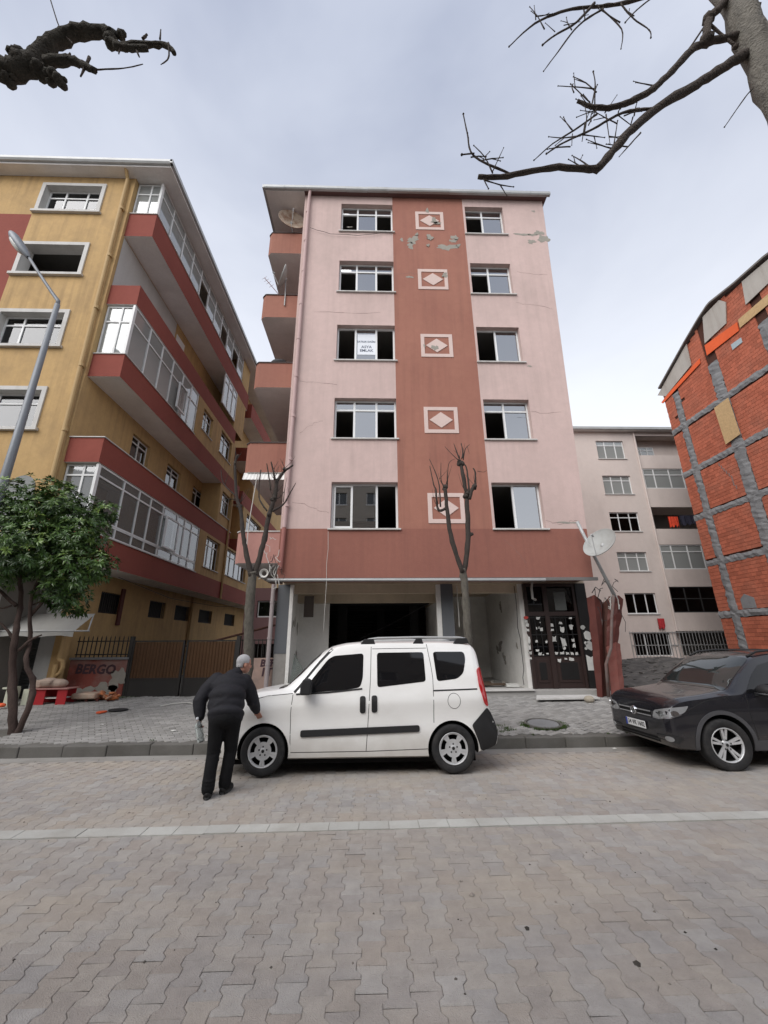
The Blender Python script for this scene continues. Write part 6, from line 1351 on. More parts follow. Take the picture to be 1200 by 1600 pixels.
def black_suv():
    root = thing('black_suv', (4.34, 7.36, -.03), 'black sport utility car parked at the kerb in front of the rubble lot', 'car', rot=(-R(1.2), 0, 0)); LOCAL.add(root.name)
    paint = M('black_car_paint', (.011, .011, .015), .22, .05, 1.5, 0, spec=.5, coat=.5, dirt=(.03, .029, .028), dirt_amt=.3, dirt_scale=(1.5, 1.5, 3), grain=0, dust=((.10, .09, .08), .55, .6))
    st = [(0, .40, .70, .66, .60, .735, .76), (.03, .32, .785, .76, .68, .825, .85), (.09, .28, .845, .84, .735, .885, .915), (.28, .26, .885, .92, .775, .955, .985), (.7, .25, .895, .965, .785, 1.0, 1.035), (1.0, .24, .905, 1.0, .79, 1.035, 1.075), (1.12, .24, .905, 1.005, .80, 1.05, 1.10), (1.35, .24, .905, 1.01, .785, 1.20, 1.29), (1.6, .24, .905, 1.015, .75, 1.39, 1.475), (1.80, .24, .905, 1.02, .715, 1.52, 1.585), (2.2, .24, .905, 1.03, .69, 1.575, 1.64), (3.0, .24, .905, 1.05, .68, 1.575, 1.65), (3.7, .26, .90, 1.06, .65, 1.53, 1.60), (4.1, .3, .88, 1.05, .62, 1.43, 1.51), (4.22, .32, .86, .98, .62, 1.12, 1.17), (4.32, .34, .82, .80, .6, .86, .88), (4.38, .4, .74, .55, .55, .58, .59)]
    st = [((.88-(.88-q[0])*.86) if q[0] < .88 else q[0],)+q[1:] for q in st]
    xs = sorted({*[s[0] for s in st], *np.linspace(.125, 4.38, 80).round(3).tolist()})
    wh = [(.88, .345, .405), (3.485, .345, .405)]
    body, bvh = car_body('body', st, [paint, m_well], root, wh, .345, xs, .01)
    g_ws = M('windscreen_glass', (.02, .024, .024), .03, 0, 1, 0, spec=.6, grain=0)
    grey = M('grey_cladding', (.075, .075, .08), .5, .1, 3, .05)
    for s in (-1, 1):
        ray = rayside(s)
        for nm, poly in (('door_window', rounded([(1.38, 1.035), (1.62, 1.29), (1.80, 1.43), (2.08, 1.495), (2.36, 1.505), (2.36, 1.06)], .03)), ('door_window', rounded([(2.44, 1.06), (2.44, 1.505), (3.0, 1.50), (3.25, 1.45), (3.3, 1.08)], .03)), ('quarter_window', rounded([(3.38, 1.09), (3.36, 1.44), (3.7, 1.38), (3.9, 1.15)], .03))):
            decal(bvh, poly, ray, .004, .05, .01).build(nm, m_tint, root, True)
        for pts in ([(1.36, 1.02), (1.33, .8), (1.37, .32)], [(2.40, 1.5), (2.40, .9), (2.36, .32)], [(1.02, .985), (1.06, .92)], [(.36, .80), (.7, .93), (1.06, .985)]): decal(bvh, strip(pts, .008), ray, .0015, .06, .004).build('door_seam', m_seam, root, True)
        for wx in (.88, 3.485):
            decal(bvh, strip([(wx+.435*math.cos(R(t)), .345+.435*math.sin(R(t))) for t in range(-10, 192, 6)], .055), ray, .012, .05, .012).build('wheel_arch', grey, root, True)
            wheel(root, wx, s*.80, .345, .345, .215, s, 'alloy', .232, R(-4) if wx < 1 else 0)
        decal(bvh, rounded([(1.32, .40), (3.05, .40), (3.05, .27), (1.32, .27)], .02), ray, .012, .05, .012).build('sill_cladding', grey, root, True)
        p = MB(); p.ell((1.56, s*1.03, 1.085), (.10, .13, .085), 16, 10); mi = p.build('mirror', m_blackp, root, True)
        p = MB(); p.box(1.50, 1.58, min(s*.88, s*1.0), max(s*.88, s*1.0), 1.0, 1.05); p.build('mirror_arm', m_blackp, mi)
        p = MB(); p.box(1.47, 1.485, s*1.05-.09, s*1.05+.09, 1.03, 1.048); p.build('indicator', m_chrome, mi)
        y = s*.62; p = MB(); p.tube([(1.78, y, 1.56), (1.95, y, 1.63), (2.3, y, 1.66), (3.4, y, 1.645), (3.9, y, 1.55)], .017, 8); p.build('roof_rail', m_blackp if s < 0 else m_blackp, root, True)
    rf = rayfront(1.0); p = decal(bvh, rounded([(1.10, -.77), (1.10, .77), (1.74, .68), (1.74, -.68)], .06), raytop, .004, .06, .008); p.build('windscreen', g_ws, root, True)
    lens = M('headlamp_lens', (.22, .225, .23), .08, .3, 9, 0, spec=.7, coat=.6)
    for s in (-1, 1):
        q = lambda u, v, s=s: rf(s*u, v)
        h = decal(bvh, rounded([(27, .67), (30.5, .775), (44, .835), (57, .87), (53.5, .785), (45, .70), (34, .66)], 1.2), q, .006, 1.2, .01).build('headlamp', lens, root, True)
        for u in (37, 47):
            decal(bvh, [(u+2.6*math.cos(t*math.pi/8), .742+(.02 if u > 40 else 0)+.036*math.sin(t*math.pi/8)) for t in range(16)], q, .010, .9, .003).build('reflector', m_chrome, h, True)
        decal(bvh, strip([(28, .672), (34, .665), (44, .70), (51, .755)], .018), q, .009, 1.2, .003).build('light_strip', m_chrome, h, True)
        decal(bvh, [(40+3.6*math.cos(t*math.pi/10), .405+.036*math.sin(t*math.pi/10)) for t in range(20)], q, .008, 1.0, .01).build('fog_lamp', lens, root, True)
        decal(bvh, rounded([(28, .38), (28, .45), (46, .47), (50, .43), (46, .36)], 1), q, .003, 1.5, .006).build('fog_lamp_recess', m_blackp, root, True)
    decal(bvh, [(-26, .655), (-26, .765), (26, .765), (26, .655)], rf, .004, 1.8, .01).build('grille', m_well, root, True)
    for z in (.735, .668):
        decal(bvh, [(-26, z), (-26, z+.02), (26, z+.02), (26, z)], rf, .012, 1.5, .006).build('grille_bar', m_chrome, root, True)
    decal(bvh, [(-30, .325), (-28, .40), (28, .40), (30, .325)], rf, .005, 1.8, .008).build('lower_grille', m_well, root, True)
    decal(bvh, strip([(-30, .36), (0, .36), (30, .36)], .014), rf, .011, 1.8, .004).build('grille_bar', m_blackp, root, True)
    # round badge: two letters in a ring
    fx = bvh.ray_cast(Vector((-2, 0, .712)), Vector((1, 0, 0)))[0].x
    Mb = Matrix.Translation((fx-.022, 0, .712)) @ Matrix.Rotation(R(-90), 4, 'Y') @ Matrix.Rotation(R(-90), 4, 'Z')
    p = MB(); p.lathe([(.055, 0), (.055, .012), (.063, .014), (.068, .008), (.068, -.02)], 30, Mb); bd = p.build('badge', m_chrome, root, True)
    p = MB(); p.lathe([(0, .001), (.056, .001)], 24, Mb); p.build('badge_plate', m_blackp, bd)
    p = MB()
    def bar(a, b):
        d = Vector((b[0]-a[0], b[1]-a[1])).normalized(); n = Vector((-d.y, d.x))*.006; q = [(a[0]+n.x, a[1]+n.y), (b[0]+n.x, b[1]+n.y), (b[0]-n.x, b[1]-n.y), (a[0]-n.x, a[1]-n.y)]
        p.add([Mb @ Vector((x, y, .003)) for x, y in q]+[Mb @ Vector((x, y, .011)) for x, y in q], [(4, 5, 6, 7), (0, 1, 5, 4), (1, 2, 6, 5), (2, 3, 7, 6), (3, 0, 4, 7)])
    for a, b in (((-.022, .05), (0, .004)), ((0, .004), (.022, .05)), ((-.048, .024), (-.022, -.046)), ((-.022, -.046), (0, .0)), ((0, 0), (.022, -.046)), ((.022, -.046), (.048, .024))): bar(a, b)
    p.build('badge_letters', m_chrome, bd)
    # number plate
    px = bvh.ray_cast(Vector((-2, 0, .52)), Vector((1, 0, 0)))[0].x-.022
    p = MB(); p.box(px-.006, px, -.26, .26, .465, .577); pl = p.build('number_plate', M('plate_white', (.62, .63, .63), .5, .05, 5, 0), root); bevel(pl, .004)
    p = MB(); p.box(px-.0075, px-.0062, .215, .258, .467, .575); p.build('plate_band', M('plate_blue', (.02, .05, .3), .5, 0, 1, 0), pl)
    text_obj('plate_text', '34 VK 1602', .092, M('plate_ink', (.01, .01, .01), .6, 0, 1, 0), Matrix.Translation((px-.0068, -.02, .521)) @ Matrix.Rotation(R(-90), 4, 'Z') @ Matrix.Rotation(R(90), 4, 'X'), pl, .0006, .002)
    p = MB(); p.box(.5, 3.95, -.6, .6, .2, .3); p.build('underbody', m_well, root)
black_suv()
# ------------------------------------------------------------------ the man at the van's front wing
def remesh(o, vox, smooth=8):
    md = o.modifiers.new('r', 'REMESH'); md.mode = 'VOXEL'; md.voxel_size = vox; md.use_smooth_shade = True
    sm = o.modifiers.new('s', 'SMOOTH'); sm.iterations = smooth; sm.factor = .5
    apply_mods(o); return shade(o)
def taper(mb, pts, rad, n=14, sub=4):
    """Rounded limb through points with radii, ends closed by spheres."""
    q, rr = [], []
    for i in range(len(pts)-1):
        for k in range(sub): t = k/sub; q.append(Vector(pts[i]).lerp(Vector(pts[i+1]), t)); rr.append(rad[i]+(rad[i+1]-rad[i])*t)
    q.append(Vector(pts[-1])); rr.append(rad[-1]); mb.tube(q, rr, n)
    for i in range(len(pts)): mb.ell(pts[i], (rad[i],)*3, n, 9)

def man():
    skin = M('skin', (.42, .21, .15), .55, .12, 14, .1, 200, spec=.35); black = M('black_jacket', (.016, .016, .020), .75, .25, 5, .35, 26, spec=.25)
    tro = M('black_trousers', (.008, .008, .009), .85, .25, 5, .4, 22, spec=.2); hairm = M('grey_hair', (.42, .42, .43), .8, .3, 40, .6, 160); shoe = M('black_shoe', (.014, .013, .013), .5, .2, 10, .1); sole = M('shoe_sole', (.05, .05, .05), .8)
    hipL, hipR = Vector((-2.02, 5.89, .87)), Vector((-1.85, 5.93, .87))
    kneeL, kneeR = Vector((-2.04, 5.90, .47)), Vector((-1.86, 6.02, .47)); ankL, ankR = Vector((-2.03, 5.82, .10)), Vector((-1.885, 5.99, .10))
    shL, shR = Vector((-2.21, 6.13, 1.325)), Vector((-1.79, 6.19, 1.30)); elL, elR = Vector((-2.33, 5.99, 1.07)), Vector((-1.70, 6.30, 1.03))
    wrL, wrR = Vector((-2.285, 5.95, .87)), Vector((-1.675, 6.475, .86))
    neck = Vector((-1.955, 6.22, 1.42)); head = Vector((-1.865, 6.29, 1.515))
    # body: head, neck, trunk, arms, hands, legs in one skin
    b = MB()
    fw = Vector((.80, .58, -.10)).normalized(); up = Vector((.14, .10, .98)); up = (up-fw*up.dot(fw)).normalized(); sd = up.cross(fw)   # sd = his left
    H3 = Matrix((fw, sd, up)).transposed().to_3x3()
    hp = lambda f, s, u: head+fw*f+sd*s+up*u
    b.ell(hp(-.012, 0, .035), (.098, .078, .095), 20, 14, H3); b.ell(hp(.02, 0, -.045), (.072, .062, .078), 18, 12, H3); b.ell(hp(.045, 0, -.085), (.038, .04, .03), 12, 8, H3)
    b.ell(hp(.092, 0, -.018), (.022, .014, .024), 10, 8, H3); b.ell(hp(.098, 0, -.032), (.016, .018, .012), 10, 8, H3); b.ell(hp(.078, 0, .018), (.014, .05, .012), 10, 8, H3)
    b.ell(hp(.08, 0, -.062), (.012, .026, .012), 10, 8, H3)
    for s in (-1, 1): b.ell(hp(-.008, s*.079, -.012), (.022, .011, .034), 10, 8, H3); b.ell(hp(.05, s*.045, -.02), (.025, .02, .022), 10, 8, H3)
    taper(b, [neck-Vector((.05, .06, .10)), neck, hp(-.01, 0, -.06)], [.062, .058, .055])
    pel = (hipL+hipR)/2; chest = (shL+shR)/2-Vector((0, .02, .08))
    taper(b, [pel, pel.lerp(chest, .5), chest], [.13, .13, .15]); taper(b, [shL, elL, wrL], [.05, .042, .027]); taper(b, [shR, elR, wrR], [.05, .042, .027])
    taper(b, [hipL, kneeL, ankL], [.085, .055, .04]); taper(b, [hipR, kneeR, ankR], [.085, .055, .04])
    def hand(w, dr, palm, spread, curl, thumb_side):
        dr = dr.normalized(); palm = (palm-dr*palm.dot(dr)).normalized(); ac = dr.cross(palm)*thumb_side
        M3 = Matrix((dr, ac, palm)).transposed().to_3x3(); b.ell(w+dr*.045, (.05, .04, .016), 14, 10, M3)
        for i, ln in enumerate((.070, .080, .074, .058)):
            o = (1.5-i)*.0205; p0 = w+dr*.078+ac*o; ang = 0; p = [p0-dr*.02, p0]; d = dr+ac*o*spread
            for k, f in enumerate((.45, .32, .23)):
                ang += curl[k]; p.append(p[-1]+(d.normalized()*math.cos(ang)+palm*math.sin(ang))*ln*f)
            taper(b, p, [.0095, .0095, .0088, .008, .007], 8, 2)
        t0 = w+dr*.02+ac*.034; taper(b, [w+dr*.015+ac*.02, t0+dr*.012+ac*.012+palm*.006, t0+dr*.038+ac*.02+palm*.018, t0+dr*.058+ac*.014+palm*.03], [.013, .0115, .01, .0085], 8, 2)
    hand(wrL, Vector((.10, -.03, -1)), Vector((1, -.25, .1)), 1.0, (.55, .75, .6), 1)
    hand(wrR, Vector((.25, .55, -.75)), Vector((-.1, .8, .5)), 1.5, (.10, .15, .15), -1)
    person = b.build('person', skin); remesh(person, .0065, 4)
    tag(person, 'grey haired man in black jacket and trousers bending over the van bonnet', 'person')
    # hair: close crop, higher at the nape
    h = MB(); h.ell(hp(-.022, 0, .045), (.103, .084, .095), 22, 14, H3); h.ell(hp(-.06, 0, -.005), (.056, .07, .075), 16, 10, H3)
    hair = h.build('hair', hairm, person); remesh(hair, .008, 3)
    bm = bmesh.new(); bm.from_mesh(hair.data)
    dl = [v for v in bm.verts if (v.co-head).dot(fw) > .045 and (v.co-head).dot(up) < .075 or (v.co-head).dot(up) < -.045 or (abs((v.co-head).dot(fw)+.008) < .03 and (v.co-head).dot(up) < .02 and abs((v.co-head).dot(sd)) > .05)]
    bmesh.ops.delete(bm, geom=dl, context='VERTS'); bm.to_mesh(hair.data); bm.free()
    # jacket
    rng = random.Random(61); j = MB()
    wa = Vector((-1.935, 5.915, .86)); mid = Vector((-1.965, 6.0, 1.08)); up_ = Vector((-1.99, 6.12, 1.27))
    for c, rx, ry, rz in ((wa, .225, .17, .07), (wa+Vector((0, .0, .06)), .24, .185, .09), (mid-Vector((0, .02, .06)), .245, .19, .14), (mid+Vector((0, 0, .05)), .245, .185, .14), (up_-Vector((0, .02, .04)), .25, .175, .13), (up_+Vector((0, .02, .04)), .225, .145, .09)):
        j.ell(c, (rx, ry, rz), 22, 14, Matrix.Rotation(R(8), 3, 'Z') @ Matrix.Rotation(R(-28), 3, 'X'))
    taper(j, [shL+Vector((.03, .0, -.01)), shL.lerp(elL, .5)+Vector((-.01, 0, 0)), elL, elL.lerp(wrL, .55), wrL+Vector((0, 0, .02))], [.11, .10, .09, .08, .062])
    taper(j, [shR+Vector((-.03, 0, -.01)), shR.lerp(elR, .5), elR, elR.lerp(wrR, .55), wrR-(wrR-elR).normalized()*.03], [.11, .098, .086, .074, .056])
    taper(j, [up_+Vector((.0, .05, .08)), neck-Vector((.015, .02, .035)), neck+Vector((.02, .02, .0))], [.11, .082, .074])
    for (p0, p1, p2, r_) in (((-2.16, 5.86, .99), (-2.05, 5.80, 1.04), (-1.90, 5.83, 1.15), .014), ((-1.75, 5.88, .98), (-1.86, 5.81, 1.02), (-1.98, 5.86, 1.12), .013), ((-2.17, 6.0, 1.2), (-2.12, 5.93, 1.12), (-2.08, 5.87, 1.0), .014), ((-1.80, 6.05, 1.2), (-1.85, 5.97, 1.1), (-1.86, 5.9, .98), .012)):   # folds
        j.tube([p0, p1, p2], [r_*.5, r_, r_*.5], 8)
    for k in range(24):   # hem band
        pass
    for a, c in ((elL, 1), (elR, 1)):
        for k in range(3): j.ell(a+Vector((rng.uniform(-.02, .02), rng.uniform(-.03, .0), .04*k-.05)), (.083-.003*k, .075, .012), 12, 6)
    for wv, ew, r_ in ((wrL+Vector((0, 0, .02)), elL, .060), (wrR-(wrR-elR).normalized()*.03, elR, .056)):
        d = (wv-ew).normalized(); j.tube([wv-d*.03, wv+d*.012], [r_, r_], 14)
    jk = j.build('jacket', black, person); remesh(jk, .011, 16)
    # trousers
    t = MB(); c = (hipL+hipR)/2
    t.ell(c+Vector((0, -.015, .015)), (.185, .15, .14), 20, 12)
    taper(t, [hipL+Vector((-.005, -.01, -.02)), hipL.lerp(kneeL, .5), kneeL, kneeL.lerp(ankL, .5)+Vector((0, -.015, 0)), ankL+Vector((0, -.005, .0))], [.115, .098, .082, .077, .078])
    taper(t, [hipR+Vector((.01, -.01, -.02)), hipR.lerp(kneeR, .5), kneeR, kneeR.lerp(ankR, .5)+Vector((0, -.015, 0)), ankR+Vector((0, -.005, .0))], [.115, .098, .082, .077, .076])
    for kn in (kneeL, kneeR):
        for k in range(4): t.ell(kn+Vector((rng.uniform(-.015, .015), -.01, -.07+.045*k)), (.084, .084, .012), 12, 6, Matrix.Rotation(rng.uniform(-.3, .3), 3, 'Y'))
    for an in (ankL, ankR):
        for k in range(3): t.ell(an+Vector((0, -.005, .02+.035*k)), (.083, .085, .012), 12, 6, Matrix.Rotation(rng.uniform(-.2, .2), 3, 'X'))
    tr = t.build('trousers', tro, person); remesh(tr, .011, 6)
    # shoes pointing towards the van
    for a, dr in ((ankL, Vector((-.25, .97, 0))), (ankR, Vector((.15, .99, 0)))):
        dr.normalize(); sd2 = Vector((dr.y, -dr.x, 0)); M3 = Matrix((dr, sd2, Vector((0, 0, 1)))).transposed().to_3x3(); g = Vector((a.x, a.y, 0))
        s = MB(); s.ell(g+dr*-.01+Vector((0, 0, .055)), (.075, .047, .05), 14, 9, M3); s.ell(g+dr*.09+Vector((0, 0, .045)), (.11, .05, .037), 16, 9, M3); s.ell(g+dr*.0+Vector((0, 0, .09)), (.05, .043, .045), 12, 8, M3)
        s.tube([g+dr*-.06+Vector((0, 0, .03)), g+dr*.17+Vector((0, 0, .03))], [.045, .048], 12)
        sh = s.build('shoe', shoe, person); remesh(sh, .008, 3)
        s = MB(); pts = []
        for k in range(20):
            th = 2*math.pi*k/20; pts.append(g+dr*(.05+.135*math.cos(th))+sd2*(.05*math.sin(th)*(1+.1*math.cos(th))))
        s.add([(p.x, p.y, .0) for p in pts]+[(p.x, p.y, .026) for p in pts], [tuple(range(20)), tuple(range(20, 40))]+[(i, (i+1) % 20, 20+(i+1) % 20, 20+i) for i in range(20)]); s.build('sole', sole, sh)
    # plastic bottle in the lowered hand
    pet = M('clear_plastic', (.62, .68, .68), .12, .1, 10, 0, spec=.6); b_ = pet.node_tree.nodes['Principled BSDF'] if 'Principled BSDF' in pet.node_tree.nodes else [n for n in pet.node_tree.nodes if n.type == 'BSDF_PRINCIPLED'][0]
    b_.inputs['Transmission Weight'].default_value = .75; b_.inputs['IOR'].default_value = 1.2
    bl = thing('plastic_bottle', (-2.25, 5.90, .62), "clear empty plastic bottle held in the man's lowered hand", 'bottle')
    Mb = Matrix.Translation((-2.215, 5.905, .60)) @ Matrix.Rotation(R(-14), 4, 'Y') @ Matrix.Rotation(R(8), 4, 'X')
    p = MB(); p.lathe([(0, 0), (.038, 0), (.045, .012), (.046, .05), (.042, .06), (.046, .07), (.046, .16), (.041, .17), (.046, .18), (.046, .205), (.036, .235), (.018, .262), (.015, .285)], 24, Mb); p.build('bottle_body', pet, bl, True)
    p = MB(); p.lathe([(0, .305), (.016, .305), (.017, .285), (.017, .28)], 16, Mb); p.build('cap', M('white_cap', (.6, .62, .65), .5), bl, True)
man()
# ------------------------------------------------------------------ dishes, cables, clutter on the pavement
def dish(name, label, c, r_, dirv, col, lnb=True, pole=None, mesh_col2=None, rim=None):
    root = thing(name, c, label, 'satellite dish'); d = Vector(dirv).normalized(); e = d.orthogonal().normalized()
    M4 = Matrix.Translation(c) @ d.to_track_quat('Z', 'Y').to_matrix().to_4x4()
    p = MB(); prof = [(r_*t, r_*.32*(t*t-1)) for t in (0, .15, .3, .45, .6, .75, .9, 1.0)]
    p.lathe(prof+[(r_*1.02, .012), (r_*1.0, -.02)]+[(r_*t, r_*.32*(t*t-1)-.018) for t in (.9, .6, .3, 0)], 36, M4); p.build('reflector', col, root, True)
    f = Vector(c)+d*r_*.75; p = MB(); low = Vector(c)-Vector((0, 0, 1))*r_*.9
    lo = Vector(c)+(Vector((0, 0, -1))-d*Vector((0, 0, -1)).dot(d)).normalized()*r_*.95
    if lnb:
        p.tube([lo, f], .012, 6); a = p.build('feed_arm', m_galv, root); p = MB(); p.tube([f, f-d*.09], [.03, .026], 10); p.build('feed_horn', m_galv, root)
    p = MB(); bk = Vector(c)-d*r_*.36; p.ell(bk, (.06, .06, .08), 10, 7)
    if pole: p.tube([bk]+[Vector(q) for q in pole], .022, 8)
    p.build('mount', m_galv, root); return root
def fittings():
    rng = random.Random(71)
    rust = M('rusty_dish', (.50, .42, .34), .8, .15, 3, .1, dirt=(.20, .07, .025), dirt_amt=1, dirt_scale=(4, 4, 4)); wht = M('white_dish', (.36, .37, .36), .6, .1, 3, .05, dirt=(.25, .24, .22), dirt_amt=.5, dirt_scale=(5, 5, 5))
    dish('satellite_dish', 'rust stained satellite dish on the top left balcony of the pink building', (-3.25, 11.75, 17.98), .52, (.30, -.85, .12), rust, True, [(-3.2, 11.95, 17.4)])
    dish('satellite_dish', 'pale satellite dish on the fourth floor balcony of the pink building', (-3.45, 11.75, 14.95), .46, (-.90, -.42, .2), wht, True, [(-3.3, 11.85, 14.6), (-3.28, 11.86, 14.2), (-3.28, 11.86, 13.7)])
    # big leaning mast by the entrance
    root = dish('satellite_dish', 'large white satellite dish on a leaning pole beside the entrance door', (6.22, 10.52, 4.36), .46, (-.80, -.42, .56), wht, True)
    p = MB(); p.tube([(5.93, 10.95, 5.08), (6.3, 10.97, 4.0), (6.68, 11.0, 2.95)], .045, 10); p.build('pole', m_galv, root, True)
    p = MB(); p.tube([(6.66, 11.0, 3.02), (6.52, 11.05, 2.4), (6.38, 11.1, 1.6), (6.18, 11.12, 1.2), (6.12, 11.15, .4)], .038, 8); p.build('pole', M('peeling_pole', (.15, .12, .11), .85, .3, 7, .3, dirt=(.16, .05, .04), dirt_amt=.6, dirt_scale=(6, 6, 6)), root, True)
    for k in range(3): p = MB(); q = Vector((6.02+.1*k, 10.86, 4.75-.25*k)); p.tube([q, q+Vector((-.08, -.1, -.08)), q+Vector((-.05, -.15, -.2))], .01, 5); p.build('clamp', m_galv, root)
    # aerial
    a = thing('yagi_aerial', (-4.0, 11.9, 14.2), 'thin rooftop style aerial sticking out from the fourth floor balcony', 'aerial')
    p = MB(); p.tube([(-3.55, 11.9, 14.28), (-4.1, 11.8, 14.95)], .012, 6)
    for t in (.5, .7, .85, 1.0): q = Vector((-3.55, 11.9, 14.28)).lerp(Vector((-4.1, 11.8, 14.95)), t); p.tube([q+Vector((-.08, 0, -.07)), q+Vector((.08, 0, .07))], .005, 4)
    p.build('boom', M('aerial_red', (.25, .12, .11), .7), a)
    # black bag on the third balcony
    p = MB(); rg = random.Random(3)
    p.ell((-3.35, 12.1, 11.32), (.3, .2, .14), 14, 9); o = tag(p.build('black_bag', m_cable, None, True), 'black bag lying on the third floor balcony of the pink building', 'bag')
    # torn red metal shell
    rm = M('torn_red_metal', (.10, .028, .022), .6, .25, 2, .2, 30, dirt=(.07, .022, .018), dirt_amt=.6, dirt_scale=(2, 2, 1)); rm2 = M('torn_red_plaster', (.22, .085, .07), .9, .3, 4, .4, 30, dirt=(.2, .05, .04), dirt_amt=.7, dirt_scale=(5, 5, 5))
    root = thing('torn_metal_casing', (6.5, 11.4, .38), 'torn red sheet metal casing standing right of the entrance door', 'metal casing')
    def sheet(top, bot, zt, zb, m_, nm, wav=.03):
        n = len(top); p = MB(); rows = 9; vs = []
        for j in range(rows+1):
            t = j/rows
            for i in range(n):
                a, b = Vector((*bot[i], zb[i])), Vector((*top[i], zt[i])); q = a.lerp(b, t)+Vector((rng.uniform(-1, 1), rng.uniform(-1, 1), 0))*wav*(.3+t*.5); vs.append(q)
        fs = [(j*n+i, j*n+i+1, (j+1)*n+i+1, (j+1)*n+i) for j in range(rows) for i in range(n-1)]
        m = len(vs); p.add(vs+[v+Vector((0, .015, 0)) for v in vs], fs+[tuple(q+m for q in f) for f in fs]); return p.build(nm, m_, root)
    sheet([(6.13, 11.45), (6.28, 11.28), (6.5, 11.36)], [(6.02, 11.5), (6.12, 11.42), (6.2, 11.5)], (2.95, 3.02, 2.88), (.36, .36, .37), rm, 'sheet_panel')
    sheet([(6.5, 11.37), (6.6, 11.5), (6.72, 11.34)], [(6.2, 11.51), (6.3, 11.56), (6.34, 11.45)], (2.88, 2.8, 2.95), (.37, .37, .36), M('rust_brown2', (.10, .045, .035), .8, .3, 3, .2), 'sheet_panel')
    sheet([(6.72, 11.34), (6.95, 11.24), (7.12, 11.34)], [(6.34, 11.30), (6.5, 11.28), (6.66, 11.34)], (2.98, 3.0, 2.9), (1.5, 1.5, 1.5), rm, 'sheet_panel')
    sheet([(6.36, 11.27), (6.62, 11.25), (6.80, 11.34)], [(6.28, 11.28), (6.48, 11.26), (6.66, 11.34)], (1.62, 1.75, 1.7), (.34, .34, .34), rm2, 'broken_base', .015)
    for k in range(9):
        t0 = Vector((rng.uniform(6.2, 6.9), rng.uniform(11.15, 11.35), rng.uniform(2.8, 3.3))); pts = [t0]
        for i in range(5): pts.append(pts[-1]+Vector((rng.uniform(-.16, .18), rng.uniform(-.06, .06), rng.uniform(-.30, .16))))
        p = MB(); p.tube(pts, rng.uniform(.007, .013), 5); p.build('loose_cable', m_cable if k % 3 else m_cablew, root)
    # cable bundle at the left corner of the shop
    root = thing('cable_bundle', (-2.8, 11.2, 3.6), 'loose cables and a white coil hanging at the left corner of the pink building', 'cables')
    p = MB(); c = Vector((-2.98, 11.1, 3.62))
    for k in range(5):
        r_ = .075+.01*k; p.tube([c+Vector((r_*math.cos(t*math.pi/10), -.01*k, r_*math.sin(t*math.pi/10))) for t in range(21)], .011, 5)
    p.build('coil', m_cablew, root)
    for k in range(12):
        t0 = Vector((rng.uniform(-3.2, -2.6), 11.12, rng.uniform(3.7, 4.7))); pts = [t0]
        for i in range(5): pts.append(pts[-1]+Vector((rng.uniform(-.1, .12), rng.uniform(-.02, .02), rng.uniform(-.22, .08))))
        p = MB(); p.tube(pts, rng.uniform(.006, .012), 5); p.build('loose_cable', m_cable if k % 3 == 0 else m_cablew, root)
    p = MB(); p.tube([(-3.65, 11.8, 6.9), (-3.75, 11.75, 5.2), (-3.72, 11.7, 4.1)], .014, 6); p.build('loose_cable', m_cablew, root)
    # overhead wire along the yellow building
    p = MB(); p.tube([(-7.6, 12.2, 3.7), (-6.6, 13.5, 3.2), (-5.6, 15, 3.05), (-4.6, 16.4, 3.2)], .008, 4); tag(p.build('overhead_wire', m_cable), 'thin wire sagging across the alley under the red band', 'wire')
fittings()

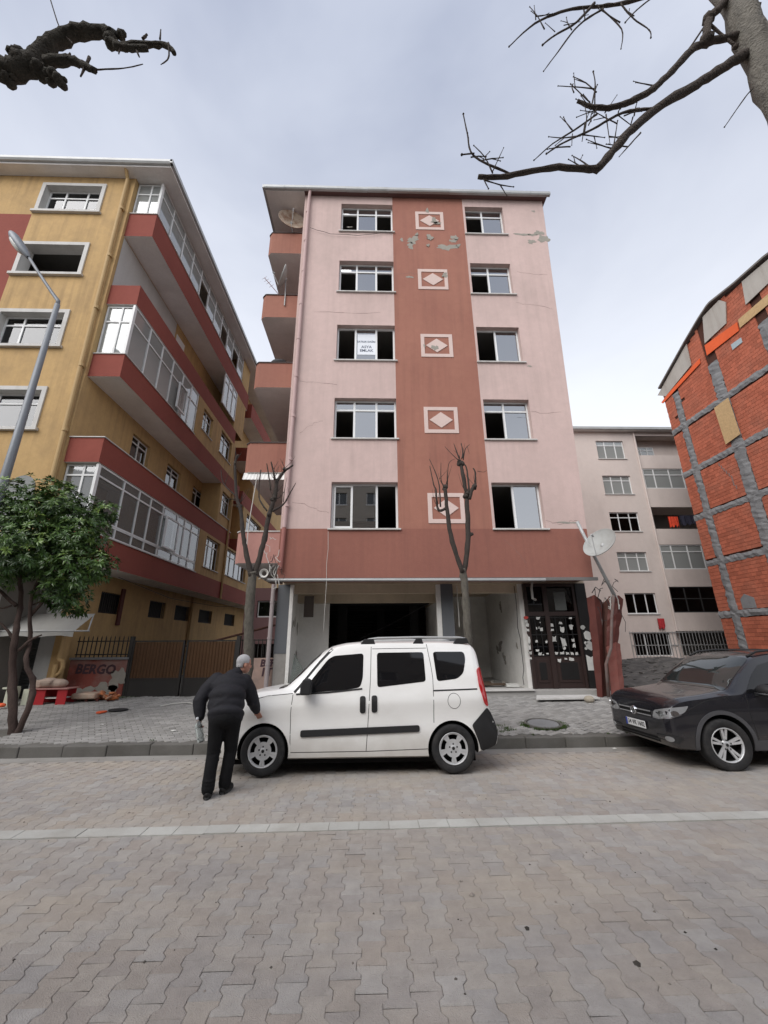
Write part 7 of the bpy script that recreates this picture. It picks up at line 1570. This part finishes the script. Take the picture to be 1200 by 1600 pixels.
def clutter():
    rng = random.Random(81); G = lambda y: pavz(y)
    redp = M('red_board', (.36, .02, .025), .5, .12, 3, .05); whitep = M('white_board', (.55, .55, .52), .6, .12, 3, .1); foam = M('dirty_foam', (.42, .33, .27), .95, .2, 6, .6, 40, dirt=(.26, .2, .17), dirt_amt=.5); cream = M('cream_board', (.50, .52, .42), .7, .1, 3, .1)
    y = 11.35; z = G(y)
    root = thing('red_shelf', (-8.25, y, z), 'small red shelf unit on the pavement before the grey shutter', 'shelf')
    p = MB(); p.box(-8.62, -8.32, y-.02, y+.0, z, z+.36); p.build('side_panel', redp, root); p = MB(); p.box(-8.02, -7.78, y-.02, y, z, z+.36); p.build('side_panel', redp, root)
    p = MB(); p.box(-8.72, -7.74, y-.06, y+.34, z+.36, z+.385); p.build('top_board', M('pale_red_board', (.40, .20, .18), .6, .15, 4, .1), root); p = MB(); p.box(-8.5, -7.86, y+.005, y+.3, z+.14, z+.16); p.build('shelf_board', whitep, root)
    p = MB(); p.box(-8.62, -7.78, y+.3, y+.32, z, z+.36); p.build('back_panel', redp, root)
    p = MB(); p.box(-8.86, -8.72, y-.04, y+.02, z, z+.37); tag(p.build('cream_board', cream), 'cream board leaning against the side of the red shelf', 'board')
    p = MB(); p.ell((-8.38, y+.12, z+.50), (.27, .17, .13), 14, 9); p.ell((-8.15, y+.14, z+.48), (.24, .15, .12), 12, 8); p.box(-8.66, -8.52, y, y+.2, z+.39, z+.58); p.box(-8.5, -8.22, y-.05, y+.2, z+.5, z+.57)
    o = p.build('foam_cushion', foam); remesh(o, .02, 2); tag(o, 'dirty beige foam cushion heaped on the red shelf', 'cushion')
    p = MB(); p.box(-9.12, -9.0, y-.25, y-.2, z, z+.42); p.box(-9.2, -8.98, y-.28, y+.0, z+.40, z+.44); p.box(-9.05, -8.98, y-.2, y+.02, z, z+.4); tag(p.build('broken_chair', cream), 'broken cream plastic chair frame behind the evergreen trunk', 'chair')
    p = MB(); p.ell((-8.98, y-.45, z+.06), (.10, .08, .05), 12, 8); tag(p.build('orange_bowl', M('bright_orange', (.75, .13, .05), .5, .1, 3, .05), None, True), 'bright orange bowl beside the evergreen trunk', 'bowl')
    # mattress slab with orange cloth
    y = 11.75; z = G(y)
    root = thing('old_mattress', (-7.35, y, z), 'old mattress slab with orange torn cloth against the red wall', 'mattress')
    p = MB(); p.box(-7.82, -7.2, y-.2, y+.25, z+.06, z+.2); bevel(p.build('slab', M('mattress_cloth', (.42, .33, .26), .9, .3, 9, .3, dirt=(.5, .15, .05), dirt_amt=.5, dirt_scale=(8, 8, 8)), root), .04, 3)
    p = MB()
    for k in range(22): p.ell((rng.uniform(-7.3, -6.72), y+rng.uniform(-.2, .15), z+rng.uniform(.02, .2)), (rng.uniform(.04, .12), rng.uniform(.04, .1), rng.uniform(.02, .05)), 8, 5, Matrix.Rotation(rng.uniform(-.6, .6), 3, 'Y'))
    o = p.build('torn_cloth', M('orange_brown_cloth', (.40, .13, .045), .9, .5, 9, .3, dirt=(.5, .42, .34), dirt_amt=.7, dirt_scale=(7, 7, 7)), root); remesh(o, .018, 2)
    for k in range(4): p = MB(); p.box(-7.75+.28*k, -7.7+.28*k, y-.15, y-.1, z, z+.07); p.build('leg', M('old_red_plank', (.10, .03, .024)), root)
    y = 10.45; z = G(y)
    p = MB(); p.prism(blob(rng, -6.3, y, .10, .14, 12, .15), 'z', z+.004, z+.03); tag(p.build('orange_plate', MATS['bright_orange']), 'flat orange plastic plate lying on the pavement', 'plate')
    p = MB(); p.prism([(-6.02+.22*math.cos(t*math.pi/9), y+.18+.16*math.sin(t*math.pi/9)) for t in range(18)], 'z', z+.02, z+.05); bevel(tag(p.build('black_pad', m_blackp), 'flat black oval pad lying beside the orange plate', 'pad'), .012)
    # hose on the pavement
    p = MB(); pts = [(-5.2, 10.95, 0), (-5.0, 11.2, 0), (-4.7, 11.3, 0), (-4.4, 11.1, 0), (-4.2, 10.9, 0), (-3.9, 11.15, 0), (-3.6, 11.1, 0)]
    p.tube([(x, yy, G(yy)+.02) for x, yy, _ in pts], .014, 6); tag(p.build('garden_hose', m_cablew, None, True), 'pale hose curling on the pavement in front of the gate', 'hose')
    # marble slab and stones by the entrance
    p = MB(); p.add([(4.15, 10.95, .375), (5.8, 10.98, .375), (5.72, 11.28, .40), (4.3, 11.3, .40), (4.15, 10.95, .415), (5.8, 10.98, .415), (5.72, 11.28, .445), (4.3, 11.3, .445)], [(0, 1, 2, 3), (4, 5, 6, 7), (0, 1, 5, 4), (1, 2, 6, 5), (2, 3, 7, 6), (3, 0, 4, 7)])
    tag(p.build('stone_slab', m_sill), 'pale stone slab laid as a step in front of the entrance door', 'slab')
    p = MB(); p.ell((5.46, 10.86, .39), (.13, .11, .09), 10, 7); o = p.build('field_stone', M('beige_stone', (.35, .31, .25), .9, .2, 6, .5)); tag(o, 'rounded beige stone beside the stone slab', 'stone')
    p = MB(); p.box(3.2, 3.95, 12.75, 12.85, .545, .60); p.box(3.35, 4.1, 12.9, 13.0, .545, .58); p.box(3.0, 3.6, 13.0, 13.3, .545, .62); tag(p.build('scrap_wood', M('scrap_wood', (.10, .07, .05), .9, .3, 5, .2)), 'dark scrap boards on the right shop floor', 'scrap wood')
    p = MB(); p.add([(3.85, 12.3, .545), (4.2, 12.25, .545), (4.25, 12.5, .545), (3.9, 12.55, .545), (3.85, 12.3, .6), (4.2, 12.25, .6), (4.25, 12.5, .62), (3.9, 12.55, .62)], [(0, 1, 2, 3), (4, 5, 6, 7), (0, 1, 5, 4), (1, 2, 6, 5), (2, 3, 7, 6), (3, 0, 4, 7)]); tag(p.build('white_tile', whitep), 'broken white tile on the right shop floor', 'tile')
    # glass sheet leaning in the left shop front
    p = MB(); p.add([(-2.3, 12.0, .545), (-1.6, 12.1, .545), (-2.25, 12.3, 1.5), (-2.3, 12.03, .545), (-1.6, 12.13, .545), (-2.25, 12.33, 1.5)], [(0, 1, 2), (3, 4, 5), (0, 1, 4, 3), (1, 2, 5, 4), (2, 0, 3, 5)]); tag(p.build('glass_shard', glass('shard_glass', (.6, .65, .63), .05, .05, (.3, .32, .3), .25)), 'broken glass sheet leaning in the left shop front', 'glass')
    # manhole and weeds
    y = 9.02; z = G(y); root = thing('manhole_cover', (3.5, y, z), 'round concrete manhole cover in the pavement near the van', 'manhole')
    tl = Matrix.Translation((3.5, y, z+.012)) @ Matrix.Rotation(.076, 4, 'X')
    p = MB(); p.lathe([(0, .02), (.27, .02), (.30, .015), (.31, 0), (.31, -.05)], 36, tl); p.build('lid', m_conc, root); p = MB(); p.lathe([(.325, -.03), (.325, .018), (.37, .018), (.375, -.03)], 36, tl); p.build('ring', m_kerb, root)
    gm = M('moss_green', (.05, .085, .02), .9, .4, 20, .3, piece=.4); mb = MB()
    def tuft(x, yy, n, s):
        for _ in range(n):
            a = rng.random()*6.28; px, py = x+rng.gauss(0, s), yy+rng.gauss(0, s*.7); zz = G(py)-.004; h = rng.uniform(.015, .05); w_ = rng.uniform(.004, .009); dx, dy = math.cos(a)*w_, math.sin(a)*w_; l = rng.uniform(-.03, .03); mb.cr = rng.random()+.001
            mb.add([(px-dx, py-dy, zz), (px+dx, py+dy, zz), (px+l, py+l, zz+h)], [(0, 1, 2)])
    for k in range(30):
        a = rng.uniform(2.6, 6.8); tuft(3.5+.40*math.cos(a), y+.36*math.sin(a), 40, .045)
    for k in range(12): tuft(rng.uniform(2.15, 2.75), rng.uniform(8.55, 9.1), 26, .05)
    for k in range(9): tuft(rng.uniform(-3.2, -1.9), rng.uniform(8.42, 9.2), 22, .06)
    for k in range(10): tuft(rng.uniform(-7.0, -6.5), rng.uniform(12.0, 12.15), 24, .05)
    for k in range(16): tuft(rng.uniform(-6, 5), KY+.17+rng.uniform(0, .03), 9, .025)
    tag(mb.build('weeds', gm), 'short green weeds growing between paving blocks', 'weeds', kind='stuff')
    # grit, leaves and small litter on road and pavement
    mb = MB()
    for k in range(520):
        if rng.random() < .6: yy = rng.uniform(2.5, 8.0); x = rng.uniform(-.9, .9)*yy; zz = roadz(yy)
        else: yy = rng.uniform(8.4, 12); x = rng.uniform(-9, 7); zz = G(yy)
        s = rng.uniform(.004, .013)*(1 if rng.random() < .93 else 2.2); mb.cr = rng.random()+.001; a = rng.random()*6.28
        q = [(x+s*math.cos(a+i*1.57)*rng.uniform(.6, 1.2), yy+s*math.sin(a+i*1.57)*rng.uniform(.6, 1.2)) for i in range(4)]
        mb.add([(*c, zz) for c in q]+[(x, yy, zz+s*.7)], [(0, 1, 4), (1, 2, 4), (2, 3, 4), (3, 0, 4)])
    tag(mb.build('grit', M('grit', (.18, .16, .14), .9, .3, 30, 0, piece=.9)), 'grit and small litter scattered over the street', 'litter', kind='stuff')
    for k, (x, yy, s) in enumerate(((-3.9, 8.9, .06), (-2.6, 9.7, .05), (1.95, 8.75, .045), (4.35, 8.0, .04), (-.6, 8.0, .04), (-5.6, 9.4, .04))):
        zz = G(yy) if yy > 8.2 else roadz(yy); p = MB(); pl = blob(rng, x, yy, s, s*.7, 8, .4); n = len(pl)
        p.add([(a, b, zz+.008+rng.uniform(0, .02)) for a, b in pl]+[(x, yy, zz+.03)], [(i, (i+1) % n, n) for i in range(n)]); tag(p.build('paper_litter', whitep), 'small crumpled scrap of white paper on the ground', 'litter', 'scraps of paper on the ground')
clutter()
